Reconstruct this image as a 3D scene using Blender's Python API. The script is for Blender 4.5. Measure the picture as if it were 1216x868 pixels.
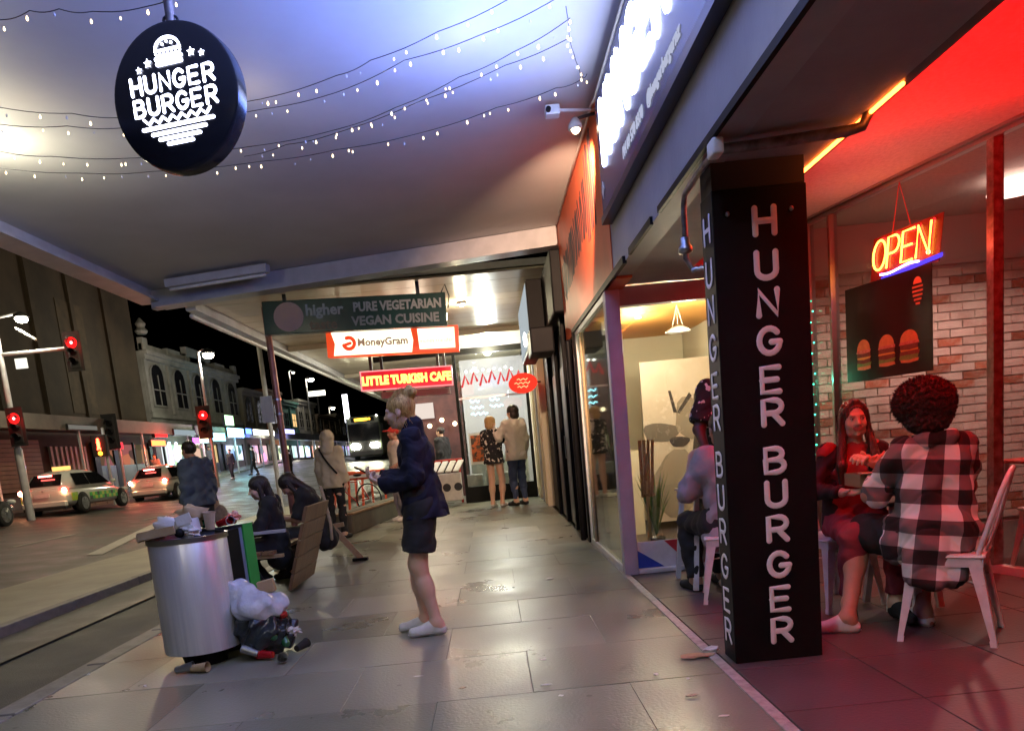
import bpy, bmesh, math, random
import numpy as np
from math import sin, cos, pi, radians
from mathutils import Vector, Matrix, Euler
random.seed(7); rng = np.random.default_rng(7)
for o in list(bpy.data.objects): bpy.data.objects.remove(o)
scene = bpy.context.scene; COL = scene.collection
# ------------------------------------------------------------------ camera
cam_d = bpy.data.cameras.new("camera"); cam = bpy.data.objects.new("camera", cam_d); COL.objects.link(cam)
cam.matrix_world = Matrix(((0.9950537, 0.0984873, -0.0129767, 0), (-0.0274646, 0.14721, -0.9887239, 0), (-0.0954664, 0.9841898, 0.1491868, 1.2), (0, 0, 0, 1)))
cam_d.sensor_width = 36; cam_d.lens = 36 * 900 / 1216; cam_d.shift_y = (665 - 434) / 1216
cam_d.clip_start = .05; cam_d.clip_end = 600
scene.camera = cam
# ------------------------------------------------------------------ night sky, moon, exposure
SUN_EL, SUN_ROT = radians(-9), radians(200)
world = bpy.data.worlds.new("World"); scene.world = world; world.use_nodes = True
wn = world.node_tree; wn.nodes.clear()
sky = wn.nodes.new('ShaderNodeTexSky'); sky.sky_type = 'NISHITA'; sky.sun_disc = False; sky.sun_elevation = SUN_EL; sky.sun_rotation = SUN_ROT
bg = wn.nodes.new('ShaderNodeBackground'); bg.inputs[1].default_value = .05
wo = wn.nodes.new('ShaderNodeOutputWorld'); wn.links.new(sky.outputs[0], bg.inputs[0]); wn.links.new(bg.outputs[0], wo.inputs[0])
sd = bpy.data.lights.new("moon", 'SUN'); sd.energy = .004; sd.angle = radians(.5); sd.color = (1, .95, .88)
so = bpy.data.objects.new("moon", sd); COL.objects.link(so); so.rotation_euler = (radians(55), 0, radians(-160))
scene.view_settings.view_transform = 'Standard'; scene.view_settings.look = 'None'; scene.view_settings.gamma = 1
scene.view_settings.exposure = 0.55
scene.render.engine = 'CYCLES'
cy = scene.cycles; cy.use_denoising = True; cy.max_bounces = 6; cy.diffuse_bounces = 3; cy.glossy_bounces = 3; cy.transmission_bounces = 4
cy.transparent_max_bounces = 16; cy.sample_clamp_indirect = 4; cy.sample_clamp_direct = 0; cy.caustics_reflective = False; cy.caustics_refractive = False
# ------------------------------------------------------------------ helpers
CAMR = np.array([[0.9950537, -0.0984873, 0.0129767], [-0.0274646, -0.14721, 0.9887239], [-0.0954664, -0.9841898, -0.1491868]])
def ray(x, y): return CAMR @ np.array([x - 608., y - 665., 900.])
def gz(x, y, z=0.): d = ray(x, y); k = (z - 1.2) / d[2]; return Vector((d[0] * k, d[1] * k, z))      # point at height z
def atY(x, y, c): d = ray(x, y); k = c / d[1]; return Vector((d[0] * k, c, 1.2 + d[2] * k))
def atX(x, y, c): d = ray(x, y); k = c / d[0]; return Vector((c, d[1] * k, 1.2 + d[2] * k))
class MB:
    def __init__(s): s.v = []; s.f = []
    def add(s, vs, fs):
        n = len(s.v); s.v += [tuple(p) for p in vs]; s.f += [tuple(i + n for i in f) for f in fs]; return s
    def box(s, x0, x1, y0, y1, z0, z1):
        return s.add([(x0,y0,z0),(x1,y0,z0),(x1,y1,z0),(x0,y1,z0),(x0,y0,z1),(x1,y0,z1),(x1,y1,z1),(x0,y1,z1)],
                     [(0,3,2,1),(4,5,6,7),(0,1,5,4),(1,2,6,5),(2,3,7,6),(3,0,4,7)])
    def bar(s, a, b, w, h, up=(0, 0, 1)):      # box beam from a to b, w across, h along up
        a, b = Vector(a), Vector(b); d = (b - a).normalized(); u = Vector(up)
        if abs(d.dot(u)) > .97: u = Vector((0, 1, 0))
        x = d.cross(u).normalized(); u = x.cross(d).normalized()
        vs = []
        for p in (a, b):
            for i, j in ((-1, -1), (1, -1), (1, 1), (-1, 1)): vs.append(p + x * (w / 2 * i) + u * (h / 2 * j))
        return s.add(vs, [(0,1,2,3),(7,6,5,4),(0,4,5,1),(1,5,6,2),(2,6,7,3),(3,7,4,0)])
    def tube(s, pts, r, n=8, caps=True, r2=None):
        pts = [Vector(p) for p in pts]; m = len(pts)
        rad = [r + ((r2 if r2 is not None else r) - r) * i / max(1, m - 1) for i in range(m)]
        tg = []
        for i in range(m):
            a = pts[max(0, i - 1)]; b = pts[min(m - 1, i + 1)]; t = (b - a)
            tg.append(t.normalized() if t.length > 1e-9 else Vector((0, 0, 1)))
        ref = Vector((0, 0, 1)) if abs(tg[0].z) < .9 else Vector((1, 0, 0))
        x = tg[0].cross(ref).normalized(); rings = []
        st = []
        if caps:
            for k in (80, 50, 22): st.append((pts[0] - tg[0] * rad[0] * sin(radians(k)), tg[0], rad[0] * cos(radians(k))))
        for p, t, q in zip(pts, tg, rad): st.append((p, t, q))
        if caps:
            for k in (22, 50, 80): st.append((pts[-1] + tg[-1] * rad[-1] * sin(radians(k)), tg[-1], rad[-1] * cos(radians(k))))
        vs = []
        for p, t, q in st:
            x = (x - t * x.dot(t))
            x = x.normalized() if x.length > 1e-6 else t.orthogonal().normalized()
            y = t.cross(x)
            for k in range(n): a = 2 * pi * k / n; vs.append(p + x * (q * cos(a)) + y * (q * sin(a)))
        fs = []
        for i in range(len(st) - 1):
            for k in range(n): fs.append((i*n+k, i*n+(k+1)%n, (i+1)*n+(k+1)%n, (i+1)*n+k))
        fs.append(tuple(range(n - 1, -1, -1))); fs.append(tuple((len(st)-1)*n + k for k in range(n)))
        return s.add(vs, fs)
    def lathe(s, prof, c=(0, 0, 0), n=24, ax='z', sx=1, sy=1):
        vs = []; m = len(prof)
        for r, z in prof:
            for k in range(n):
                a = 2 * pi * k / n; p = (r * cos(a) * sx, r * sin(a) * sy, z)
                if ax == 'y': p = (p[0], p[2], p[1])
                if ax == 'x': p = (p[2], p[0], p[1])
                vs.append((p[0] + c[0], p[1] + c[1], p[2] + c[2]))
        fs = [(i*n+k, i*n+(k+1)%n, (i+1)*n+(k+1)%n, (i+1)*n+k) for i in range(m-1) for k in range(n)]
        fs += [tuple(range(n-1, -1, -1)), tuple((m-1)*n+k for k in range(n))]
        return s.add(vs, fs)
    def ball(s, c, r, n=10, m=7, sc=(1, 1, 1)):
        return s.lathe([(r*max(.02, sin(pi*i/(m-1)))*1.0, -r*cos(pi*i/(m-1))) for i in range(m)], (0,0,0), n).xf(lambda p: (p[0]*sc[0]+c[0], p[1]*sc[1]+c[1], p[2]*sc[2]+c[2]), n*m)
    def xf(s, fn, last=None):
        k = 0 if last is None else len(s.v) - last
        s.v = s.v[:k] + [tuple(fn(p)) for p in s.v[k:]]; return s
    def prism(s, poly, fn, d0, d1):            # poly in (u,v); fn(u,v,w)->xyz
        n = len(poly); vs = [fn(u, v, d0) for u, v in poly] + [fn(u, v, d1) for u, v in poly]
        return s.add(vs, [tuple(range(n-1, -1, -1)), tuple(range(n, 2*n))] + [(i, (i+1) % n, n+(i+1) % n, n+i) for i in range(n)])
    def quad(s, a, b, c, d): return s.add([a, b, c, d], [(0, 1, 2, 3)])
def wloc(o):
    p = Vector((0, 0, 0))
    while o is not None: p = p + Vector(o.location); o = o.parent
    return p
def fixn(me, n):
    if 1 < n < 6000: bm = bmesh.new(); bm.from_mesh(me); bmesh.ops.recalc_face_normals(bm, faces=bm.faces); bm.to_mesh(me); bm.free()
def mkmesh(name, mb, m, smooth=False, off=Vector((0, 0, 0))):
    me = bpy.data.meshes.new(name)
    if isinstance(mb, MB): vs = [(p[0]-off.x, p[1]-off.y, p[2]-off.z) for p in mb.v]; me.from_pydata(vs, [], mb.f); fixn(me, len(mb.f))
    else:
        V, F, mi = mb; V = V - np.array(off)[None]
        me.vertices.add(len(V)); me.vertices.foreach_set('co', V.astype(np.float32).ravel())
        me.loops.add(F.size); me.loops.foreach_set('vertex_index', F.astype(np.int32).ravel())
        me.polygons.add(len(F)); me.polygons.foreach_set('loop_start', np.arange(0, F.size, 4, dtype=np.int32))
        me.update(calc_edges=True)
        if mi is not None: me.polygons.foreach_set('material_index', mi.astype(np.int32))
    for mm in (m if isinstance(m, (list, tuple)) else [m]): me.materials.append(mm)
    if smooth: me.polygons.foreach_set('use_smooth', [True] * len(me.polygons))
    me.update(); return me
def obj(name, mb, m, parent=None, smooth=False, bevel=0, angle=None, kind=None, label=None):
    off = wloc(parent) if parent is not None else Vector((0, 0, 0))
    o = bpy.data.objects.new(name, mkmesh(name, mb, m, smooth, off)); COL.objects.link(o)
    if parent is not None: o.parent = parent
    if bevel:
        b = o.modifiers.new('bevel', 'BEVEL'); b.width = bevel; b.segments = 2; b.limit_method = 'ANGLE'; b.angle_limit = radians(40)
    if angle:
        o.data.polygons.foreach_set('use_smooth', [True]*len(o.data.polygons)); o.data.set_sharp_from_angle(angle=radians(angle))
    if kind: o['kind'] = kind
    if label: o['label'] = label
    return o
def thing(name, label, cat, loc=(0, 0, 0), group=None, rz=0):
    o = bpy.data.objects.new(name, None); COL.objects.link(o); o.location = loc; o.rotation_euler = (0, 0, rz); o.empty_display_size = .1
    o['label'] = label; o['category'] = cat
    if group: o['group'] = group
    return o
def tag(o, label, cat, group=None):
    o['label'] = label; o['category'] = cat
    if group: o['group'] = group
    return o
def setloc(o, loc):                        # move the origin of a world-coordinate mesh to loc
    loc = Vector(loc); o.data.transform(Matrix.Translation(-loc)); o.location = loc; return o
def dup(root, loc, rz=0, label=None, group=None, sc=1):
    r = root.copy(); COL.objects.link(r); r.location = loc; r.rotation_euler = (0, 0, rz); r.scale = (sc,)*3
    if label: r['label'] = label
    if group: r['group'] = group
    for ch in list(root.children):
        c = ch.copy(); COL.objects.link(c); c.parent = r
        for g in list(ch.children): d = g.copy(); COL.objects.link(d); d.parent = c
    return r
# ------------------------------------------------------------------ materials
def srgb(h):
    c = [int(h[i:i+2], 16)/255 for i in (0, 2, 4)]; return tuple(((x+.055)/1.055)**2.4 if x > .04 else x/12.92 for x in c)
def M(name, c, c2=None, rough=.6, metal=0, scale=8, detail=6, bump=0, bscale=None, emit=None, es=0, rvar=0, stretch=(1,1,1), rand=0, spec=.5, coat=0, contrast=(.35, .65), pos=False):
    m = bpy.data.materials.new(name); m.use_nodes = True; nt = m.node_tree; N = nt.nodes; L = nt.links; p = N['Principled BSDF']
    p.inputs['Base Color'].default_value = (*c, 1); p.inputs['Roughness'].default_value = rough; p.inputs['Metallic'].default_value = metal
    p.inputs['Specular IOR Level'].default_value = spec
    if coat: p.inputs['Coat Weight'].default_value = coat
    if emit: p.inputs['Emission Color'].default_value = (*emit, 1); p.inputs['Emission Strength'].default_value = es
    if c2 or bump or rvar:
        tc = N.new('ShaderNodeTexCoord'); mp = N.new('ShaderNodeMapping'); mp.inputs['Scale'].default_value = stretch; L.new(N.new('ShaderNodeNewGeometry').outputs['Position'] if pos else tc.outputs['Object'], mp.inputs[0])
        nz = N.new('ShaderNodeTexNoise'); nz.inputs['Scale'].default_value = scale; nz.inputs['Detail'].default_value = detail; nz.inputs['Roughness'].default_value = .6; L.new(mp.outputs[0], nz.inputs[0])
        rp = N.new('ShaderNodeMapRange'); rp.inputs[1].default_value = contrast[0]; rp.inputs[2].default_value = contrast[1]; L.new(nz.outputs[0], rp.inputs[0]); fac = rp.outputs[0]
    if c2:
        mx = N.new('ShaderNodeMix'); mx.data_type = 'RGBA'; mx.inputs[6].default_value = (*c, 1); mx.inputs[7].default_value = (*c2, 1); L.new(fac, mx.inputs[0]); out = mx.outputs[2]
        if rand:
            oi = N.new('ShaderNodeObjectInfo'); r2 = N.new('ShaderNodeMapRange'); r2.inputs[3].default_value = 1-rand; r2.inputs[4].default_value = 1+rand; L.new(oi.outputs['Random'], r2.inputs[0])
            vm = N.new('ShaderNodeVectorMath'); vm.operation = 'SCALE'; L.new(out, vm.inputs[0]); L.new(r2.outputs[0], vm.inputs[3]); out = vm.outputs[0]
        L.new(out, p.inputs['Base Color'])
    if rvar:
        r3 = N.new('ShaderNodeMapRange'); r3.inputs[3].default_value = max(.02, rough-rvar); r3.inputs[4].default_value = rough+rvar; L.new(fac, r3.inputs[0]); L.new(r3.outputs[0], p.inputs['Roughness'])
    if bump:
        n2 = N.new('ShaderNodeTexNoise'); n2.inputs['Scale'].default_value = bscale or scale*4; n2.inputs['Detail'].default_value = 4; L.new(mp.outputs[0], n2.inputs[0])
        b = N.new('ShaderNodeBump'); b.inputs['Strength'].default_value = bump; b.inputs['Distance'].default_value = .01; L.new(n2.outputs[0], b.inputs['Height']); L.new(b.outputs[0], p.inputs['Normal'])
    return m
def EM(name, c, s):
    m = bpy.data.materials.new(name); m.use_nodes = True; N = m.node_tree.nodes; N.clear(); e = N.new('ShaderNodeEmission'); e.inputs[0].default_value = (*c, 1); e.inputs[1].default_value = s
    o = N.new('ShaderNodeOutputMaterial'); m.node_tree.links.new(e.outputs[0], o.inputs[0]); return m
def EMV(name, c, s, scale=1.2, lo=.15):
    m = EM(name, c, s); nt = m.node_tree; N = nt.nodes; L = nt.links; e = N['Emission']; g = N.new('ShaderNodeNewGeometry'); v = N.new('ShaderNodeTexVoronoi'); v.inputs['Scale'].default_value = scale; L.new(g.outputs['Position'], v.inputs['Vector'])
    r = N.new('ShaderNodeMapRange'); r.inputs[3].default_value = lo*s; r.inputs[4].default_value = s*1.3; sp = N.new('ShaderNodeSeparateColor'); L.new(v.outputs['Color'], sp.inputs[0]); L.new(sp.outputs[0], r.inputs[0]); L.new(r.outputs[0], e.inputs[1])
    mx = N.new('ShaderNodeMix'); mx.data_type = 'RGBA'; mx.blend_type = 'MULTIPLY'; mx.inputs[0].default_value = .5; mx.inputs[6].default_value = (*c, 1); L.new(v.outputs['Color'], mx.inputs[7]); L.new(mx.outputs[2], e.inputs[0]); return m
def GLASS(name, tint=(.9, .95, .93), refl=1.0, rough=.02, dirt=.03):
    m = bpy.data.materials.new(name); m.use_nodes = True; nt = m.node_tree; N = nt.nodes; N.clear(); L = nt.links
    t = N.new('ShaderNodeBsdfTransparent'); t.inputs[0].default_value = (*tint, 1); g = N.new('ShaderNodeBsdfGlossy'); g.inputs['Roughness'].default_value = rough
    d = N.new('ShaderNodeBsdfDiffuse'); d.inputs[0].default_value = (.6, .6, .6, 1); ma = N.new('ShaderNodeMixShader'); ma.inputs[0].default_value = dirt; L.new(t.outputs[0], ma.inputs[1]); L.new(d.outputs[0], ma.inputs[2])
    f = N.new('ShaderNodeLayerWeight'); f.inputs[0].default_value = .5; f5 = N.new('ShaderNodeMath'); f5.operation = 'POWER'; f5.inputs[1].default_value = 5; L.new(f.outputs['Facing'], f5.inputs[0]); k = N.new('ShaderNodeMath'); k.operation = 'MULTIPLY_ADD'; k.use_clamp = True; k.inputs[1].default_value = .55; k.inputs[2].default_value = .045*refl; L.new(f5.outputs[0], k.inputs[0])
    mx = N.new('ShaderNodeMixShader'); L.new(k.outputs[0], mx.inputs[0]); L.new(ma.outputs[0], mx.inputs[1]); L.new(g.outputs[0], mx.inputs[2])
    o = N.new('ShaderNodeOutputMaterial'); L.new(mx.outputs[0], o.inputs[0]); return m
MT = dict(
 slab=M('slab', (.105,.112,.088), (.215,.222,.178), rough=.34, rvar=.14, spec=.42, scale=1.3, detail=9, bump=.2, bscale=60, rand=.13, contrast=(.25,.75), pos=True),
 path=M('path', (.13,.135,.11), (.2,.205,.165), rough=.35, rvar=.12, scale=1.5, bump=.2, bscale=40),
 joint=M('joint', (.09,.09,.075), (.13,.13,.105), rough=.9, scale=3, pos=True),
 recess=M('recess', (.06,.05,.05), (.10,.085,.085), rough=.42, rvar=.10, spec=.35, scale=1.7, detail=8, bump=.2, bscale=60, contrast=(.25,.75), pos=True),
 strip=M('strip', (.42,.40,.37), (.25,.24,.22), rough=.6, scale=20, bump=.3),
 asphalt=M('asphalt', (.05,.05,.048), (.085,.08,.07), rough=.5, rvar=.15, scale=1.2, bump=.6, bscale=120),
 lane=M('lane', (.035,.037,.036), (.05,.05,.048), rough=.65, rvar=.1, scale=1.5, bump=.6, bscale=140),
 concrete=M('concrete', (.24,.225,.17), (.33,.31,.24), rough=.6, scale=1.4, bump=.3, bscale=80),
 kerb=M('kerb', (.2,.19,.17), (.13,.12,.11), rough=.6, scale=6, bump=.3, rand=.15),
 ceiling=M('ceiling', (.50,.49,.48), (.60,.59,.58), rough=.6, scale=.9, detail=8, bump=.10, bscale=2.5, contrast=(.3,.7)),
 plank=M('plank', (.52,.45,.34), (.62,.55,.43), rough=.28, scale=3, stretch=(.3,4,1), rand=.1),
 trim=M('trim', (.5,.5,.52), (.4,.4,.42), rough=.35, scale=4, bump=.1),
 darkm=M('darkm', (.03,.03,.033), rough=.4, metal=.3),
 black=M('black', (.006,.006,.007), (.010,.010,.010), rough=.5, scale=3, spec=.12),
 blackmatt=M('blackmatt', (.02,.02,.022), rough=.7),
 greybeam=M('greybeam', (.27,.27,.29), (.34,.34,.35), rough=.55, scale=2, bump=.15, bscale=30),
 soffit=M('soffit', (.33,.3,.3), (.27,.25,.25), rough=.75, scale=3, bump=.2, bscale=60),
 redceil=M('redceil', (.62,.58,.56), (.5,.47,.46), rough=.6, scale=30, bump=.7, bscale=55),
 orange=M('orange', (.75,.12,.035), (.6,.10,.03), rough=.45, scale=1.6, bump=.1),
 whitep=M('whitep', (.72,.72,.7), (.62,.62,.6), rough=.4, scale=12),
 greyp=M('greyp', (.46,.42,.44), (.38,.35,.37), rough=.5, scale=5, bump=.1),
 chrome=M('chrome', (.80,.78,.79), (.66,.65,.67), rough=.36, metal=.5, scale=30, stretch=(1,1,.04), rvar=.08),
 steel=M('steel', (.45,.45,.46), rough=.3, metal=1),
 pipe=M('pipe', (.3,.26,.25), (.14,.12,.11), rough=.4, metal=.6, scale=20),
 whitemetal=M('whitemetal', (.78,.77,.76), (.66,.65,.64), rough=.28, scale=14),
 letter=M('letter', (.86,.80,.80), rough=.5), 
 timber=M('timber', (.20,.11,.055), (.30,.18,.09), rough=.5, scale=5, stretch=(8,.6,8), bump=.2),
 timber2=M('timber2', (.42,.29,.15), (.5,.36,.2), rough=.5, scale=5, stretch=(8,.6,8)),
 brickw=M('brickw', (.64,.57,.53), (.48,.34,.30), rough=.75, scale=5, contrast=(.42,.72), pos=True, bump=.6, bscale=50, rand=.13),
 brickr=M('brickr', (.36,.12,.07), (.48,.36,.31), rough=.8, scale=16, bump=.7, bscale=50, rand=.35, contrast=(.45,.7)),
 mortar=M('mortar', (.56,.50,.47), (.46,.40,.37), rough=.9, scale=12, bump=.4),
 plaster=M('plaster', (.55,.5,.48), rough=.8),
 cream=M('cream', (.74,.67,.50), rough=.7),
 glass=GLASS('glass', (.86,.9,.88), 1.2, .02, .02), glassd=GLASS('glassd', (.5,.55,.5), 2.2, .03, .03),
 skin=M('skin', (.68,.43,.30), (.74,.49,.36), rough=.5, scale=10), skinb=M('skinb', (.055,.03,.02), rough=.45),
 skint=M('skint', (.40,.22,.15), (.45,.26,.18), rough=.5, scale=10), lip=M('lip', (.42,.1,.09), rough=.35), eyew=M('eyew', (.55,.52,.5), rough=.4), iris=M('iris', (.03,.018,.01), rough=.15),
 hairbl=M('hairbl', (.36,.20,.06), (.72,.48,.16), rough=.5, scale=40, stretch=(1,1,.25), bump=.8, bscale=120),
 hairdk=M('hairdk', (.012,.009,.008), (.03,.02,.016), rough=.45, scale=60, stretch=(1,1,.2), bump=.6, bscale=140),
 hairgold=M('hairgold', (.45,.28,.1), (.6,.42,.2), rough=.5, scale=60, stretch=(1,1,.2), bump=.6),
 afro=M('afro', (.03,.012,.010), (.06,.022,.02), rough=.9, scale=60, bump=1, bscale=160),
 navy=M('navy', (.010,.011,.026), (.018,.020,.042), spec=.2, rough=.75, scale=5, bump=.7, bscale=14),
 clothblk=M('clothblk', (.012,.012,.013), (.02,.02,.022), rough=.85, scale=6, bump=.5, bscale=20),
 clothcream=M('clothcream', (.55,.48,.33), (.65,.58,.42), rough=.9, scale=5, bump=.5, bscale=18),
 clothwhite=M('clothwhite', (.68,.64,.56), (.75,.72,.65), rough=.9, scale=5, bump=.4, bscale=18),
 clothgrey=M('clothgrey', (.3,.28,.31), (.38,.36,.38), rough=.9, scale=6, bump=.5, bscale=20),
 clothblue=M('clothblue', (.05,.07,.11), (.08,.11,.16), rough=.8, scale=6, bump=.5, bscale=16),
 clothpink=M('clothpink', (.55,.36,.32), (.62,.42,.37), rough=.9, scale=6, bump=.4, bscale=20),
 denim=M('denim', (.03,.05,.12), (.05,.08,.17), rough=.8, scale=10, bump=.4), denimg=M('denimg', (.2,.24,.3), (.28,.32,.38), rough=.8, scale=10, bump=.4),
 crimson=M('crimson', (.22,.03,.05), (.28,.045,.065), rough=.8, scale=8, bump=.4, bscale=25), redcloth=M('redcloth', (.5,.04,.03), rough=.8),
 shoew=M('shoew', (.75,.75,.73), (.65,.65,.62), rough=.5, scale=20), tan=M('tan', (.4,.3,.2), (.5,.4,.28), rough=.8, scale=9),
 paper=M('paper', (.72,.7,.68), (.62,.6,.58), rough=.7, scale=8, bump=.3), kraft=M('kraft', (.45,.32,.18), (.38,.26,.14), rough=.8, scale=10),
 green=M('green', (.04,.32,.06), rough=.35), bottle=M('bottle', (.02,.12,.05), rough=.1, spec=.8), redcan=M('redcan', (.6,.02,.03), rough=.25, metal=.5), leaf=M('leaf', (.05,.13,.025), (.1,.2,.05), rough=.5, scale=12),
 rubber=M('rubber', (.012,.012,.012), rough=.8), carwhite=M('carwhite', (.62,.61,.56), rough=.2, coat=.6), cardark=M('cardark', (.02,.03,.045), rough=.18, coat=.8), carglass=M('carglass', (.01,.01,.012), rough=.06, spec=.8),
)
MT['skin'].node_tree.nodes['Principled BSDF'].inputs['Subsurface Weight'].default_value = .12
MT['skin'].node_tree.nodes['Principled BSDF'].inputs['Subsurface Radius'].default_value = (.02, .008, .005)
# ------------------------------------------------------------------ text
STROKES = {'H': [[(0,0),(0,1)], [(.6,0),(.6,1)], [(0,.5),(.6,.5)]], 'U': [[(0,1),(0,.3)] + [(.3-.3*cos(a), .3-.3*sin(a)) for a in [pi*k/10 for k in range(1,10)]] + [(.6,.3),(.6,1)]],
 'N': [[(0,0),(0,1),(.6,0),(.6,1)]], 'G': [[(.6*.5+.33*cos(a), .5+.5*sin(a)) for a in [radians(42+k*(306/16)) for k in range(0,16)]] + [(.62,.42)], [(.36,.45),(.63,.45)]],
 'E': [[(.55,1),(0,1),(0,0),(.55,0)], [(0,.5),(.48,.5)]], 'R': [[(0,0),(0,1),(.34,1)] + [(.34+.25*sin(a), .73+.27*cos(a)) for a in [pi*k/8 for k in range(1,8)]] + [(.34,.46),(0,.46)], [(.3,.46),(.6,0)]],
 'B': [[(.34,.53),(0,.53),(0,1),(.32,1)] + [(.32+.22*sin(a), .765+.235*cos(a)) for a in [pi*k/8 for k in range(1,8)]] + [(.34,.53)], [(0,.53),(0,0),(.34,0)] + [(.34+.26*sin(a), .265-.265*cos(a)) for a in [pi*k/8 for k in range(1,8)]] + [(.34,.53)]],
 'O': [[(.31+.33*cos(a), .5+.5*sin(a)) for a in [2*pi*k/20 for k in range(21)]]], 'P': [[(0,0),(0,1),(.32,1)] + [(.32+.26*sin(a), .72+.28*cos(a)) for a in [pi*k/8 for k in range(1,8)]] + [(.32,.44),(0,.44)]]}
def stroke_text(mb, txt, fn, h, r, adv=.86, depth=.35, n=8, wsc=1.0, cx=0):
    """round-ended letters; fn(u,v,w) -> world; u along the line; centred on u=cx, v=0 baseline"""
    tw = (len(txt)-1)*adv*h*wsc + .6*h*wsc; u0 = cx - tw/2
    for i, ch in enumerate(txt):
        if ch == ' ': continue
        for st in STROKES[ch]:
            k0 = len(mb.v); mb.tube([((u0 + (i*adv + x)*h*wsc), y*h, 0) for x, y in st], r, n)
            mb.xf(lambda p: fn(p[0], p[1], p[2]*depth), len(mb.v)-k0)
    return mb
def stroke_letters(name, txt, m, parent, fn, h, r, **k):
    for i, ch in enumerate(txt):
        if ch != ' ': obj(name, stroke_text(MB(), ' '*i + ch + ' '*(len(txt)-i-1), fn, h, r, **k), m, parent)
def font_text(txt, size, fn, extrude=.002, offset=0, align='CENTER', sx=1):
    c = bpy.data.curves.new('t', 'FONT'); c.body = txt; c.size = size; c.extrude = extrude; c.offset = offset; c.align_x = align; c.align_y = 'CENTER'; c.resolution_u = 2
    o = bpy.data.objects.new('t', c); COL.objects.link(o); dg = bpy.context.evaluated_depsgraph_get(); me = bpy.data.meshes.new_from_object(o.evaluated_get(dg))
    mb = MB().add([fn(v.co.x*sx, v.co.y, v.co.z) for v in me.vertices], [tuple(p.vertices) for p in me.polygons])
    bpy.data.objects.remove(o); bpy.data.curves.remove(c); bpy.data.meshes.remove(me); return mb
def plane_fn(o, ux, uy, uz=None):
    o, ux, uy = Vector(o), Vector(ux).normalized(), Vector(uy).normalized(); w = ux.cross(uy)
    return lambda u, v, d=0: o + ux*u + uy*v + w*d
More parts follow.
